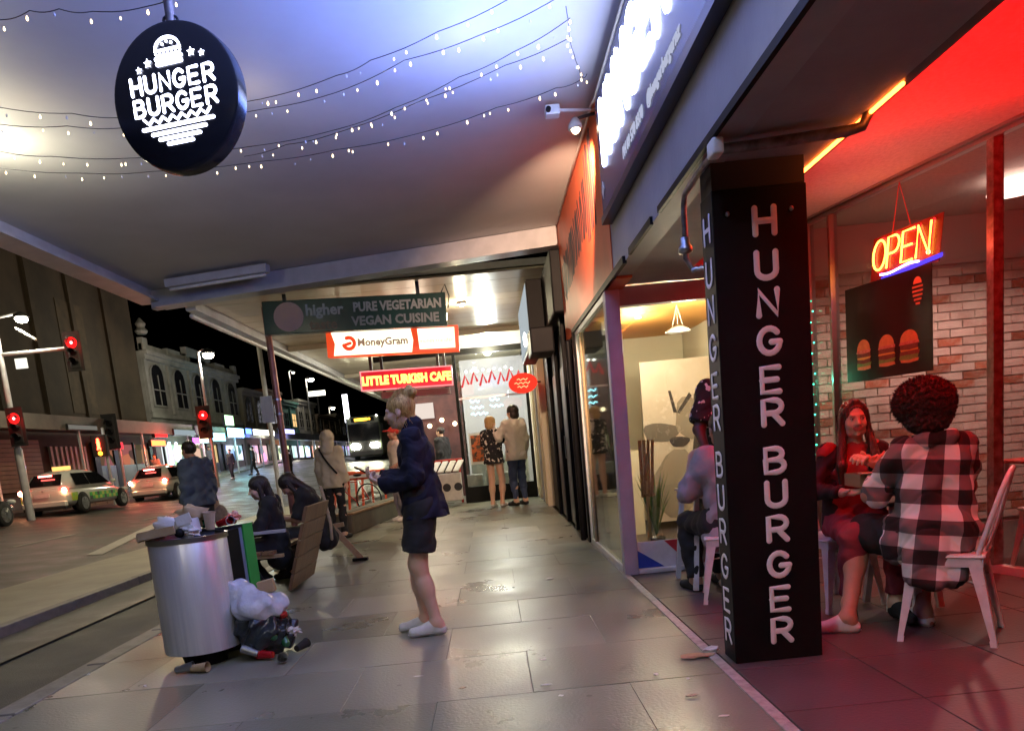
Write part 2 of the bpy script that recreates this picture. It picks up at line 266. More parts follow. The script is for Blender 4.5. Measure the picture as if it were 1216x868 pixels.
# ------------------------------------------------------------------ implicit surfaces (bodies, clothes, hair)
def sdf_mesh(prims, vox, k=.02, noise=None, defm=0):
    """prims: ('c',a,b,ra,rb[,tag]) capsule, ('e',c,(rx,ry,rz),R or None[,tag]) ellipsoid, ('s',...) = subtracted ellipsoid. returns V, quads, tags"""
    lo = np.full(3, 1e9); hi = -lo
    for p in prims:
        if p[0] == 'c': r = max(p[3], p[4]); pts = np.array([p[1], p[2]], float)
        elif p[0] == 'e': r = max(p[2]); pts = np.array([p[1]], float)
        else: continue
        lo = np.minimum(lo, (pts - r).min(0)); hi = np.maximum(hi, (pts + r).max(0))
    lo -= 3*vox + .01; hi += 3*vox + .01; n = np.ceil((hi - lo)/vox).astype(int) + 1
    ax = [lo[i] + vox*np.arange(n[i]) for i in range(3)]
    F = np.full(n, 1.0, np.float32); T = np.zeros(n, np.int8)
    for p in prims:
        if p[0] == 'p': continue
        if p[0] == 'c': a, b = np.array(p[1], float), np.array(p[2], float); r = max(p[3], p[4]); bl, bh = np.minimum(a, b)-r, np.maximum(a, b)+r; tg = p[5] if len(p) > 5 else 0
        else: a = np.array(p[1], float); r = max(p[2]); bl, bh = a-r, a+r; tg = p[4] if len(p) > 4 else 0
        i0 = np.clip(((bl - k*1.3 - 2*vox - lo)/vox).astype(int), 0, n-1); i1 = np.clip(((bh + k*1.3 + 2*vox - lo)/vox).astype(int)+2, 1, n)
        sl = tuple(slice(i0[j], i1[j]) for j in range(3))
        X = ax[0][sl[0]][:, None, None]; Y = ax[1][sl[1]][None, :, None]; Z = ax[2][sl[2]][None, None, :]
        if p[0] == 'c':
            d = b - a; L = max(float(d @ d), 1e-9); t = np.clip(((X-a[0])*d[0] + (Y-a[1])*d[1] + (Z-a[2])*d[2])/L, 0, 1)
            D = np.sqrt((X-a[0]-t*d[0])**2 + (Y-a[1]-t*d[1])**2 + (Z-a[2]-t*d[2])**2) - (p[3] + (p[4]-p[3])*t)
        else:
            R = np.array(p[3]) if p[3] is not None else np.eye(3); q = [(X-a[0])*R[0][j] + (Y-a[1])*R[1][j] + (Z-a[2])*R[2][j] for j in range(3)]
            rr = p[2]; kk = np.sqrt(sum((q[j]/rr[j])**2 for j in range(3))); k2 = np.sqrt(sum((q[j]/rr[j]**2)**2 for j in range(3))) + 1e-9; D = kk*(kk-1)/k2
        D = D.astype(np.float32); S = F[sl]
        if p[0] == 's': h = np.clip(.5 - .5*(S + D)/(k*.5), 0, 1); F[sl] = S*(1-h) - D*h + k*.5*h*(1-h)
        else:
            h = np.clip(.5 + .5*(S - D)/k, 0, 1); T[sl] = np.where(D < S, tg, T[sl]); F[sl] = S*(1-h) + D*h - k*h*(1-h)
    if noise is not None: F = F + noise(ax[0][:, None, None], ax[1][None, :, None], ax[2][None, None, :]).astype(np.float32)
    for p in prims:                      # ('p', point, normal, radius): flat cut (hems, cuffs)
        if p[0] != 'p': continue
        X = ax[0][:, None, None] - p[1][0]; Y = ax[1][None, :, None] - p[1][1]; Z = ax[2][None, None, :] - p[1][2]; nn_ = Vector(p[2]).normalized()
        D = X*nn_[0] + Y*nn_[1] + Z*nn_[2]; F = np.where(X*X + Y*Y + Z*Z < p[3]**2, np.maximum(F, D), F).astype(np.float32)
    I = F < 0; c = np.zeros(n-1, np.int8)
    for i in (0, 1):
        for j in (0, 1):
            for l in (0, 1): c += I[i:n[0]-1+i, j:n[1]-1+j, l:n[2]-1+l]
    act = (c > 0) & (c < 8); idx = np.full(n-1, -1, np.int64); A = np.argwhere(act); idx[act] = np.arange(len(A))
    P = np.zeros((len(A), 3)); W = np.zeros(len(A))
    for ed in range(3):
        for i in (0, 1):
            for j in (0, 1):
                o0 = [0, 0, 0]; oth = [q for q in range(3) if q != ed]; o0[oth[0]] = i; o0[oth[1]] = j; o1 = list(o0); o1[ed] = 1
                f0 = F[tuple((A + o0).T)]; f1 = F[tuple((A + o1).T)]; m = (f0 < 0) != (f1 < 0)
                t = np.where(m, f0/np.where(m, f0-f1, 1), 0); q = A + np.array(o0)*1.0; q[:, ed] += t
                P[m] += q[m]; W[m] += 1
    V = lo + vox*(P/W[:, None]); tags = T[tuple(A.T)]
    Q = []
    for ed in range(3):
        oth = [q for q in range(3) if q != ed]; sl0 = [slice(None)]*3; sl1 = [slice(None)]*3
        sl0[ed] = slice(0, -1); sl1[ed] = slice(1, None)
        ch = I[tuple(sl0)] != I[tuple(sl1)]; E_ = np.argwhere(ch); m = (E_[:, oth[0]] > 0) & (E_[:, oth[1]] > 0) & (E_[:, oth[0]] < n[oth[0]]-1) & (E_[:, oth[1]] < n[oth[1]]-1); E_ = E_[m]
        def sh(i, j): q = E_.copy(); q[:, oth[0]] -= i; q[:, oth[1]] -= j; return idx[tuple(q.T)]
        qd = np.stack([sh(0, 0), sh(1, 0), sh(1, 1), sh(0, 1)], 1); ins = I[tuple(E_.T)]
        flip = ins if ed != 1 else ~ins
        qd[~flip] = qd[~flip][:, ::-1]; Q.append(qd)
    Q = np.concatenate(Q) if Q else np.zeros((0, 4), int)
    Q = Q[(Q >= 0).all(1)]
    return V, Q, tags
def sdf_obj(name, parts, mats, parent, local=True, k=.02, noise=None, kind=None, label=None):
    """parts: list of (prims, vox, k, noise)"""
    Vs, Qs, Ts = [], [], []; n = 0
    for pr, vox, kk, nz in parts:
        V, Q, T = sdf_mesh(pr, vox, kk, nz)
        if len(V) == 0: continue
        Vs.append(V); Qs.append(Q + n); Ts.append(T[Q[:, 0]]); n += len(V)
    me = mkmesh(name, (np.concatenate(Vs), np.concatenate(Qs), np.concatenate(Ts)), mats, True)
    o = bpy.data.objects.new(name, me); COL.objects.link(o); o.parent = parent
    if label: o['label'] = label
    return o
def fold(a, f, seed=0):
    return lambda X, Y, Z: a*(np.sin(f*X + 2.3*np.sin(f*.55*Z + seed) + seed) * np.sin(f*.8*Z + 1.9*np.sin(f*.6*Y + seed*2)) + .4*np.sin(f*1.9*Y + 2*np.sin(f*X)) + .9*(1 - 2*np.abs(np.sin(f*.7*(Z + .6*X) + 2.2*np.sin(f*.35*(Y - X) + seed))))**3)
def strands(a, f, g=8): return lambda X, Y, Z: a*(np.sin(f*X + g*np.sin(5*Z)) + np.sin(f*1.1*Y + g*np.sin(6*Z+1)))*.5
def curls(a, f): return lambda X, Y, Z: a*(np.sin(f*X + 2*np.sin(f*.7*Y)) + np.sin(f*Y + 2*np.sin(f*.7*Z)) + np.sin(f*Z + 2*np.sin(f*.7*X)))/3
BASE = dict(pelvis=(0,0,.95), chest=(0,0,1.27), neck=(0,-.015,1.44), head=(0,.012,1.59), shL=(-.145,0,1.385), shR=(.145,0,1.385), elL=(-.185,-.03,1.12), elR=(.185,-.03,1.12), wrL=(-.20,.04,.89), wrR=(.20,.04,.89),
 hipL=(-.085,0,.92), hipR=(.085,0,.92), knL=(-.095,.02,.5), knR=(.095,.02,.5), anL=(-.1,-.02,.085), anR=(.1,-.02,.085), toL=(-.115,.12,.035), toR=(.115,.12,.035))
SIT = dict(pelvis=(0,0,.55), chest=(0,.0,.87), neck=(0,0,1.04), head=(0,.03,1.19), shL=(-.148,0,.985), shR=(.148,0,.985), elL=(-.2,.03,.73), elR=(.2,.03,.73), wrL=(-.16,.26,.66), wrR=(.16,.26,.66),
 hipL=(-.09,.02,.53), hipR=(.09,.02,.53), knL=(-.12,.44,.51), knR=(.12,.44,.51), anL=(-.12,.42,.085), anR=(.12,.42,.085), toL=(-.13,.57,.035), toR=(.13,.57,.035))
def lerp(a, b, t): return tuple(a[i] + (b[i]-a[i])*t for i in range(3))
def headfn(c, yaw, pitch, roll=0, s=1):
    R = Matrix.Rotation(yaw, 3, 'Z') @ Matrix.Rotation(pitch, 3, 'X') @ Matrix.Rotation(roll, 3, 'Y')
    return (lambda x, y, z: tuple(Vector(c) + R @ Vector((x*s, y*s, z*s)))), np.array(R)
def head_prims(H, R, s=1, neck=None):
    e = lambda c, r, t=0: ('e', H(*c), tuple(q*s for q in r), R, t)
    P = [e((0,-.015,.03), (.074,.093,.082)), e((0,.025,-.02), (.060,.066,.086)), ('c', H(-.03,.03,-.075), H(.03,.03,-.075), .028*s, .028*s), ('c', H(0,.062,-.088), H(0,.066,-.088), .018*s, .016*s),
         ('c', H(0,.083,.012), H(0,.104,-.026), .008*s, .0125*s), ('c', H(-.012,.092,-.03), H(.012,.092,-.03), .0085*s, .0085*s), ('c', H(-.028,.077,.022), H(.028,.077,.022), .012*s, .012*s),
         ('s', H(-.03,.102,.003), (.016*s,.016*s,.011*s), R), ('s', H(.03,.102,.003), (.016*s,.016*s,.011*s), R),
         ('c', H(-.019,.084,-.056), H(.019,.084,-.056), .0065*s, .0065*s, 1), ('c', H(-.014,.083,-.064), H(.014,.083,-.064), .007*s, .007*s, 1),
         e((-.076,-.002,-.005), (.009,.02,.032)), e((.076,-.002,-.005), (.009,.02,.032)), e((-.035,.055,-.03), (.022,.03,.03)), e((.035,.055,-.03), (.022,.03,.03))]
    if neck is not None: P += [('c', neck, H(0,-.015,-.05), .050*s, .046*s), ('c', H(0,.0,-.07), H(0,.02,-.09), .035*s, .03*s)]
    return P
def hand_prims(w, d, pn, thumb, curl=.5, s=1, spread=.02):
    """w wrist, d direction of hand, pn direction the palm faces, thumb = side axis sign"""
    w, d, pn = Vector(w), Vector(d).normalized(), Vector(pn); pn = (pn - d*pn.dot(d)).normalized(); x = d.cross(pn)*thumb; P = []
    for i, (off, ln) in enumerate(((.030, .070), (.010, .078), (-.010, .072), (-.029, .056))):
        kn = w + d*(.085*s) + x*(off*s); P.append(('c', tuple(w + d*.012*s + x*(off*.6*s)), tuple(kn), .0135*s, .0115*s))
        a = curl*(.7 + .18*i); p = kn
        for j, f in enumerate((.45, .32, .27)):
            dd = (d*cos(a) + pn*sin(a) + x*(off*1.5)).normalized(); q = p + dd*(ln*f*s); P.append(('c', tuple(p), tuple(q), (.0095-.0008*j)*s, (.0088-.0008*j)*s)); p = q; a += curl*.9
    b = w + d*.025*s + x*.024*s; t1 = b + (d*.55 + x*.6 + pn*.45).normalized()*.042*s; t2 = t1 + (d*.85 + x*.15 + pn*.4).normalized()*.032*s
    P += [('c', tuple(b), tuple(t1), .0135*s, .011*s), ('c', tuple(t1), tuple(t2), .0105*s, .009*s), ('c', tuple(w), tuple(w+d*.03*s), .024*s, .02*s)]
    return P
def person(loc, label, h=1.7, yaw=0, pose=None, seat=False, wear=(), hair='short', hairm='hairdk', skin='skin', res=.014, hyaw=0, hpitch=0, hroll=0, hands=None, face=False, bulk=1, group=None, handvox=.0045, extra=None):
    J = dict(SIT if seat else BASE)
    if pose: J.update(pose)
    s = h/1.7; root = thing('person', label, 'person', loc, group, yaw); root.scale = (s,)*3
    H, R = headfn(J['head'], hyaw, hpitch, hroll)
    B = bulk; lo = res > .02
    P = []
    def torso(g, down=0, wide=1):
        q = []; pe, chp = Vector(J['pelvis']), Vector(J['chest']); ax = (chp-pe).normalized(); sx = (Vector(J['shR'])-Vector(J['shL'])).normalized(); hx = (Vector(J['hipR'])-Vector(J['hipL'])).normalized()
        for sg in (-1, 1):
            a = pe - ax*down + hx*(sg*.062*wide); w_ = pe.lerp(chp, .45) + hx*(sg*.045*wide); c = chp + sx*(sg*.062)
            q += [('c', tuple(a), tuple(w_), (.098+g)*B, (.088+g)*B), ('c', tuple(w_), tuple(c), (.088+g)*B, (.098+g)*B), ('c', tuple(c), J['shR' if sg > 0 else 'shL'], (.085+g)*B, (.052+g)*B)]
        q.append(('c', J['chest'], lerp(J['chest'], J['neck'], .8), (.095+g)*B, (.055+g)*B)); return q
    def arm(S, g, upto=2, fl=0):
        a, b, c = J['sh'+S], J['el'+S], J['wr'+S]; q = [('c', a, lerp(a, b, min(1, upto)), (.050+g)*B, (.040+g+fl*.4)*B)]
        if upto > 1: q.append(('c', b, lerp(b, c, upto-1), (.039+g+fl*.4)*B, (.029+g+fl)*B))
        return q
    def leg(S, g, upto=2, fl=0):
        a, b, c = J['hip'+S], J['kn'+S], J['an'+S]; q = [('c', a, lerp(a, b, min(1, upto)), (.088+g)*B, (.058+g+(fl if upto <= 1 else 0))*B - (.0 if upto >= 1 else -.015))]
        if upto > 1:
            q += [('c', b, lerp(b, c, (upto-1)*.4), (.056+g)*B, (.056+g+fl*.4)*B), ('c', lerp(b, c, (upto-1)*.3), lerp(b, c, upto-1), (.056+g+fl*.3)*B, (.036+g+fl)*B)]
        return q
    for S in 'LR':
        P += arm(S, 0) + leg(S, 0)
        a, t = J['an'+S], J['to'+S]; P += [('c', a, t, .036, .026), ('c', a, (a[0]-(t[0]-a[0])*.25, a[1]-(t[1]-a[1])*.25, t[2]), .034, .03)]
    P += torso(-.008); P.append(('c', J['neck'], lerp(J['neck'], J['head'], .4), .050, .046))
    parts = [(P, res, .035, None)]
    hv = min(res, .0055) if not lo else res*.8
    parts.append((head_prims(H, R, 1, J['neck']), hv, .012 if not lo else .02, None))
    if not lo or hands:
        for S in 'LR':
            hd = (hands or {}).get(S); a, b = Vector(J['el'+S]), Vector(J['wr'+S]); d = (b-a).normalized(); sg = 1 if S == 'R' else -1
            if hd is None: hd = (tuple(d), (-sg, .1, 0), .45)
            parts.append((hand_prims(J['wr'+S], hd[0], hd[1], hd[3] if len(hd) > 3 else -sg, hd[2]), handvox if not lo else .009, .009, None))
    sdf_obj('body', parts, [MT[skin], MT['lip']], root)
    for nm, mt, kind, kw in wear:
        g = kw.get('g', .018); q = []; cuts = []
        if kind == 'top':
            q += torso(g, kw.get('down', .08), kw.get('wide', 1.1))
            for S in 'LR':
                ut = kw.get('arm', 1.9); q += arm(S, g, ut, kw.get('fl', .005)); a, b, c = J['sh'+S], J['el'+S], J['wr'+S]
                e0, e1, dd = (lerp(a, b, ut), a, Vector(b)-Vector(a)) if ut <= 1 else (lerp(b, c, ut-1), b, Vector(c)-Vector(b)); cuts.append(('p', e0, tuple(dd), .10))
            if not seat: cuts.append(('p', tuple(Vector(J['pelvis']) - Vector((0,0,kw.get('hem', kw.get('down', .08)+.03)))), (0,0,-1), .30))
            if kw.get('flare'):
                pe = Vector(J['pelvis']); dz = Vector(kw.get('fdir', (0, 0, -1)))
                q.append(('c', tuple(pe + Vector((0,0,.12))), tuple(pe + dz*kw['flare']), .14*B, kw.get('fr', .2)))
            if kw.get('collar'): q.append(('c', tuple(Vector(J['neck']) + Vector((0,-.02,-.03))), tuple(Vector(J['neck']) + Vector((0,-.02,.03))), .075, .068))
        elif kind == 'bottom':
            pe = Vector(J['pelvis']); hx = (Vector(J['hipR'])-Vector(J['hipL'])).normalized()
            q.append(('c', tuple(pe - hx*.06 + Vector((0,0,.06))), tuple(pe + hx*.06 + Vector((0,0,.06))), (.095+g)*B, (.095+g)*B)); q.append(('c', J['hipL'], J['hipR'], (.09+g)*B, (.09+g)*B))
            for S in 'LR':
                ul = kw.get('leg', 1.95); q += leg(S, g, ul, kw.get('fl', .008)); a, b, c = J['hip'+S], J['kn'+S], J['an'+S]
                e0, dd = (lerp(a, b, ul), Vector(b)-Vector(a)) if ul <= 1 else (lerp(b, c, ul-1), Vector(c)-Vector(b)); cuts.append(('p', e0, tuple(dd), .13))
        elif kind == 'shoe':
            for S in 'LR':
                a, t = Vector(J['an'+S]), Vector(J['to'+S]); f = (t-a); f.z = 0; f.normalize(); heel = Vector((a.x, a.y, t.z+.004)) - f*.03
                q = [('c', tuple(heel), tuple(t + f*.035 + Vector((0,0,.0))), .036, .034), ('c', tuple(a + Vector((0,0,-.01))), tuple(heel+f*.03), .044, .04), ('c', tuple(a), tuple(t), .042, .034)]
                V, Q, T = sdf_mesh(q, min(res, .008), .015); V[:, 2] = np.maximum(V[:, 2], t.z-.033)
                o = bpy.data.objects.new(nm, mkmesh(nm, (V, Q, None), MT[mt], True)); COL.objects.link(o); o.parent = root
                if res < .012 and mt == 'shoew':
                    Vs, Qs, _ = sdf_mesh([('c', tuple(heel), tuple(t + f*.037), .0395, .0375)], .006, .01); Vs[:, 2] = np.clip(Vs[:, 2], t.z-.034, t.z-.014)
                    o2 = bpy.data.objects.new('sole', mkmesh('sole', (Vs, Qs, None), MT['paper'], False)); COL.objects.link(o2); o2.parent = o
                    for kk in range(4): c_ = a.lerp(t, .35 + .17*kk) + Vector((0, 0, .030 - .004*kk)); sd_ = Vector((-f.y, f.x, 0)); l_ = bpy.data.objects.new('lace', mkmesh('lace', MB().tube([c_ - sd_*.018, c_ + Vector((0,0,.008)), c_ + sd_*.018], .0028, 5), MT['paper'], True)); COL.objects.link(l_); l_.parent = o
            continue
        elif kind == 'raw': q = kw['prims']
        q += cuts + kw.get('cuts', [])
        sdf_obj(nm, [(q, kw.get('vox', res), kw.get('k', .03), fold(kw.get('fold', .006), kw.get('ff', 28), len(nm)) if not lo else None)], MT[mt], root)
    e = lambda c, r: ('e', H(*c), r, R); cut = ('s', H(0,.125,-.045), (.064,.085,.105), R); hq = [e((0,-.018,.034), (.085,.103,.092))]; nz = strands(.0035, 420) if not lo else None
    if hair == 'bun': hq = [e((0,-.02,.034), (.083,.1,.09)), ('c', H(0,-.06,-.02), H(0,-.07,-.05), .05, .035), cut, e((0,-.09,.105), (.052,.048,.048)), e((-.03,-.125,.11), (.03,.03,.03)), e((.03,-.10,.145), (.024,.024,.024)), ('c', H(.07,.0,-.01), H(.072,.02,-.07), .008, .004), ('c', H(-.07,.0,-.01), H(-.074,.03,-.08), .009, .003)]
    elif hair == 'long': hq = [e((0,-.018,.034), (.086,.104,.092)), cut, ('c', H(0,-.055,0), H(0,-.08,-.2), .062, .05), ('c', H(-.06,-.01,0), H(-.085,.02,-.26), .028, .022), ('c', H(.06,-.01,0), H(.085,.02,-.26), .028, .022), ('c', H(0,-.08,-.2), H(.01,-.085,-.33), .055, .02)]
    elif hair == 'bob': hq = [e((0,-.02,.03), (.095,.108,.096)), cut, e((0,-.05,-.05), (.092,.07,.09))]
    elif hair == 'afro': hq = [e((0,-.03,.05), (.15,.14,.13)), e((0,-.05,-.02), (.125,.1,.1)), ('s', H(0,.16,-.04), (.07,.1,.1), R)]; nz = curls(.012, 170)
    elif hair == 'hood': hq = [e((0,-.025,.02), (.108,.125,.12)), ('c', H(0,-.04,-.05), tuple(Vector(J['neck'])+Vector((0,-.03,-.02))), .1, .11), ('s', H(0,.15,-.02), (.075,.1,.1), R)]; nz = fold(.005, 40)
    elif hair == 'cap': hq = [e((0,-.018,.04), (.088,.106,.088)), ('s', H(0,.07,-.08), (.16,.2,.09), R), e((0,.13,.045), (.07,.075,.014))]; nz = None
    else: hq.append(cut)
    sdf_obj('hood' if hair == 'hood' else 'cap' if hair == 'cap' else 'hair', [(hq, .0055 if res < .012 else max(res*.7, .009), .014, nz)], MT[hairm], root)
    if face:
        for sg in (-1, 1):
            child('eye', MB().ball(H(sg*.030, .0835, .003), .0108, 12, 9), 'eyew', root); child('iris', MB().ball(H(sg*.030, .0915, .003), .0048, 10, 7), 'iris', root)
            child('eyebrow', MB().tube([H(sg*.045,.083,.016), H(sg*.03,.092,.021), H(sg*.016,.090,.019)], .0018, 6), 'hairdk', root)
            child('eyelash', MB().tube([H(sg*.043,.083,.005), H(sg*.03,.0935,.0125), H(sg*.017,.089,.006)], .0016, 6), 'hairdk', root)
    if extra: extra(root, J, H, R)
    return root
def child(name, mb, mt, root, smooth=True):   # a part given in the coordinates of its thing
    o = bpy.data.objects.new(name, mkmesh(name, mb, MT[mt] if isinstance(mt, str) else mt, smooth)); COL.objects.link(o); o.parent = root; return o
# ================================================================== GROUND
def S_(name, mb, m, **k): return obj(name, mb, MT[m] if isinstance(m, str) else m, kind='structure', **k)
def copies(base, places, parent, name=None):
    """share one mesh between alike pieces; places = list of (x,y,z,rz)"""
    out = []
    if parent: base.data.transform(Matrix.Translation(wloc(parent)))
    for i, (x, y, z, rz) in enumerate(places):
        o = base if i == 0 else base.copy()
        if i: COL.objects.link(o)
        o.parent = parent; o.location = Vector((x, y, z)) - wloc(parent) if parent else (x, y, z); o.rotation_euler = (0, 0, rz); out.append(o)
    return out
pave = S_('pavement', MB().box(-2.76, 1.06, -4, 90, -.3, -.005), 'joint')
pb = MB().box(-.4735, .4735, -.3785, .3785, -.03, 0); slm = MT['slab']; _n = slm.node_tree; _p = _n.nodes['Principled BSDF']; _src = _p.inputs['Base Color'].links[0].from_socket   # trodden gum spots
_g = _n.nodes.new('ShaderNodeNewGeometry'); _v = _n.nodes.new('ShaderNodeTexVoronoi'); _v.inputs['Scale'].default_value = 3.2; _n.links.new(_g.outputs['Position'], _v.inputs['Vector'])
_r = _n.nodes.new('ShaderNodeMapRange'); _r.inputs[1].default_value = .045; _r.inputs[2].default_value = .06; _r.inputs[3].default_value = .55; _r.inputs[4].default_value = 1; _n.links.new(_v.outputs['Distance'], _r.inputs[0])
_m = _n.nodes.new('ShaderNodeVectorMath'); _m.operation = 'SCALE'; _n.links.new(_src, _m.inputs[0]); _n.links.new(_r.outputs[0], _m.inputs[3]); _n.links.new(_m.outputs[0], _p.inputs['Base Color'])
sl2 = slm.copy(); sl2.name = 'slab_worn'; [setattr(s_, 'default_value', (*c_, 1)) for s_, c_ in zip([i for nd in sl2.node_tree.nodes if nd.type == 'MIX' for i in (nd.inputs[6], nd.inputs[7])], ((.16,.166,.132), (.28,.286,.23)))]
slab = obj('paving_slab', pb, slm, pave, bevel=.002); slabw = obj('paving_slab', pb, sl2, pave, bevel=.002)
pl = []
for r in range(24):
    y = 1.3 + r*.76 + .38
    for c in range(5):
        x = -2.76 + .475 + c*.95 + (0 if r % 2 else -.475)
        if -2.5 < x < .75: pl.append((x + random.uniform(-.001,.001), y, random.uniform(-.003, .0), 0))
_rr = random.Random(4); rowk = {}
for p_ in pl: rowk.setdefault(round(p_[1], 2), _rr.random() < .42)
for p_ in pl: rowk[p_] = rowk[round(p_[1], 2)] != (_rr.random() < .12)
copies(slab, [p_ for p_ in pl if not rowk[p_]], pave); copies(slabw, [p_ for p_ in pl if rowk[p_]], pave)
hb = obj('paving_slab', MB().box(-.236, .236, -.3785, .3785, -.03, 0), MT['slab'], pave, bevel=.002)
copies(hb, [p for r in range(24) for p in ([(-2.76+.2375, 1.3+r*.76+.38, -.002, 0)] if r % 2 == 0 else [])] + [(1.06-.26, 1.3+r*.76+.38, -.001, 0) for r in range(24) if r % 2 == 0], pave)
obj('paving_sheet', MB().box(-2.76, 1.03, 19.55, 89, -.02, -.001).box(-2.76, 1.03, -3.9, 1.28, -.02, -.001), MT['path'], pave)
kb = obj('kerb_stone', MB().box(-.07, .07, -.49, .49, -.2, .0), MT['kerb'], pave, bevel=.012); copies(kb, [(-2.84, -3.4 + i, 0, 0) for i in range(42)], pave)
S_('bus_lane', MB().box(-4.66, -2.912, -4, 90, -.3, -.12), 'lane')
S_('gutter', MB().box(-3.2, -2.914, -4, 60, -.2, -.113), 'kerb')
med = S_('median_strip', MB().box(-6.55, -4.8, -4, 30, -.3, -.008), 'concrete', bevel=.02)
kb2 = obj('kerb_stone', MB().box(-.06, .06, -.74, .74, -.2, .0), MT['kerb'], med, bevel=.012); copies(kb2, [(-4.735, -3 + i*1.5, 0, 0) for i in range(22)], med)
def roadz(X, Y=0): return (-.10 + max(0., (-6.55 - X))*.052 if X < -6.55 else -.1) + min(1.3, max(0., Y - 34)*.046)*min(1., max(0., (-4. - X)/.8))
rd = MB(); xs = [-4.0, -4.8, -6.5] + [-6.6 - .8*i for i in range(13)] + [-16.3]; ys = [-4, 10, 20, 30, 34, 38, 45, 52, 58, 64, 100, 140]; ny = len(ys)
vs = [(x, y, roadz(x, y)) for x in xs for y in ys]; rd.add(vs, [(i*ny+j, i*ny+j+1, (i+1)*ny+j+1, (i+1)*ny+j) for i in range(len(xs)-1) for j in range(ny-1)])
S_('road', rd, 'asphalt')
lm = bpy.data.objects.new('lane_marking', None); COL.objects.link(lm); lm['kind'] = 'structure'
for i in range(4):
    x = -10.2; y0 = 4 + i*6; o = obj('dash', MB().box(x-.06, x+.06, y0, y0+2.4, roadz(x,y0)+.006, roadz(x,y0)+.012), MT['strip'], lm)
for a, b in ((( -7.6, 14), (-9.6, 22)), ((-8.4, 20), (-9.9, 27))):
    obj('dash', MB().quad((a[0], a[1], roadz(a[0])+.01), (b[0], b[1], roadz(b[0])+.01), (b[0]+.3, b[1], roadz(b[0]+.3)+.01), (a[0]+.3, a[1], roadz(a[0]+.3)+.01)), MT['strip'], lm)
ZF = roadz(-16.3) + .13
fp = MB(); yy_ = [-4, 34, 63, 140]
fp.add([(x, y, z) for y in yy_ for x, z in ((-21, ZF + roadz(-20, y) - roadz(-20)), (-16.3, ZF + roadz(-20, y) - roadz(-20)), (-16.3, -.4))], [(i*3+j, i*3+j+1, i*3+j+4, i*3+j+3) for i in range(3) for j in range(2)])
S_('far_pavement', fp, 'path')
S_('ground', MB().box(-300, 300, -60, 500, -1.2, -.42), 'asphalt')
# recess floor with edging strip and dark tiles
rec = S_('recess_floor', MB().box(1.09, 6.5, -4, 7.2, -.3, -.010), 'joint')
tb = obj('floor_tile', MB().box(-.297, .297, -.297, .297, -.02, -.001), MT['recess'], rec, bevel=.003)
copies(tb, [(1.40 + i*.6, .9 + j*.6, 0, 0) for i in range(5) for j in range(10)], rec)
S_('edge_strip', MB().box(1.035, 1.088, -4, 8.9, -.2, .006), 'strip', bevel=.003)
# ================================================================== NEAR CANOPY
can = tag(obj('canopy', MB().add([(-4.4,-4,3.75),(1.06,-4,3.75),(1.06,9.62,3.75),(-4.4,10.95,3.75),(-4.4,-4,4.05),(1.06,-4,4.05),(1.06,9.62,4.05),(-4.4,10.95,4.05)], [(0,3,2,1),(4,5,6,7),(0,1,5,4),(1,2,6,5),(2,3,7,6),(3,0,4,7)]), MT['ceiling']), 'large pale street canopy over the near pavement, blue glow on its underside', 'canopy')
obj('gutter_box', MB().box(-4.62, -4.405, -4, 11.15, 3.62, 4.07), MT['trim'], can, bevel=.02)
obj('gutter_lip', MB().box(-4.60, -4.3, -4, 11.0, 3.585, 3.617), MT['trim'], can)
obj('end_beam', MB().bar((-4.42, 10.95, 3.62), (1.05, 9.62, 3.62), .12, .25), MT['trim'], can, bevel=.01)
obj('end_flange', MB().bar((-4.3, 10.86, 3.5), (1.05, 9.56, 3.5), .26, .02), MT['trim'], can)
a_, b_ = Vector((-3.95, 10.3, 3.665)), Vector((-2.55, 9.98, 3.665))
bt = thing('batten_light', 'unlit fluorescent batten fixed at the left end of the canopy end beam', 'light fitting', (a_+b_)/2)
obj('housing', MB().bar(a_, b_, .12, .10), MT['trim'], bt, bevel=.01); obj('fluorescent_tube', MB().tube([a_ + Vector((.05,-.02,-.075)), b_ + Vector((-.05,.0,-.075))], .02, 10), MT['whitep'], bt, True)
strip = thing('neon_strip', 'glowing tube standing in for a red reflection on the near canopy edge', 'neon light', (-4.45, 7, 3.58)); obj('tube', MB().tube([(-4.625, 6.2, 3.66), (-4.625, 8.3, 3.66)], .018, 8), EM('streakred', (1, .05, .02), 3), strip)  # red reflection on the gutter edge, made as a glowing tube
# canopy lamp washing the ceiling at the far left
lp = gz(8, 185, 3.62); fl = thing('canopy_lamp', 'bright bulkhead lamp under the canopy at the left edge of the photo', 'lamp', (lp.x-.2, lp.y, 3.75))
obj('bracket', MB().box(lp.x-.28, lp.x-.12, lp.y-.05, lp.y+.05, 3.70, 3.748), MT['trim'], fl)
obj('lamp_body', MB().lathe([(.09, 3.70), (.11, 3.68), (.11, 3.66), (.09, 3.645)], (lp.x-.2, lp.y, 0), 20), EM('lampwarm', (1, .93, .68), 14), fl, True)
def plight(name, loc, W, col, r=.05, parent=None, typ='POINT', rot=None, size=None, sp=None):
    l = bpy.data.lights.new(name, typ); l.energy = W; l.color = col
    if typ in ('POINT', 'SPOT'): l.shadow_soft_size = r
    if typ == 'SPOT': l.spot_size = sp or radians(140); l.spot_blend = .6
    if typ == 'AREA': l.shape = 'RECTANGLE'; l.size, l.size_y = size
    o = bpy.data.objects.new(name, l); COL.objects.link(o); o.location = Vector(loc) - (wloc(parent) if parent else Vector((0,0,0)))
    if rot: o.rotation_euler = rot
    if parent: o.parent = parent
    return o
plight('lamp_glow', (lp.x-.2, lp.y, 3.38), 26, (1, .93, .68), .06, fl)
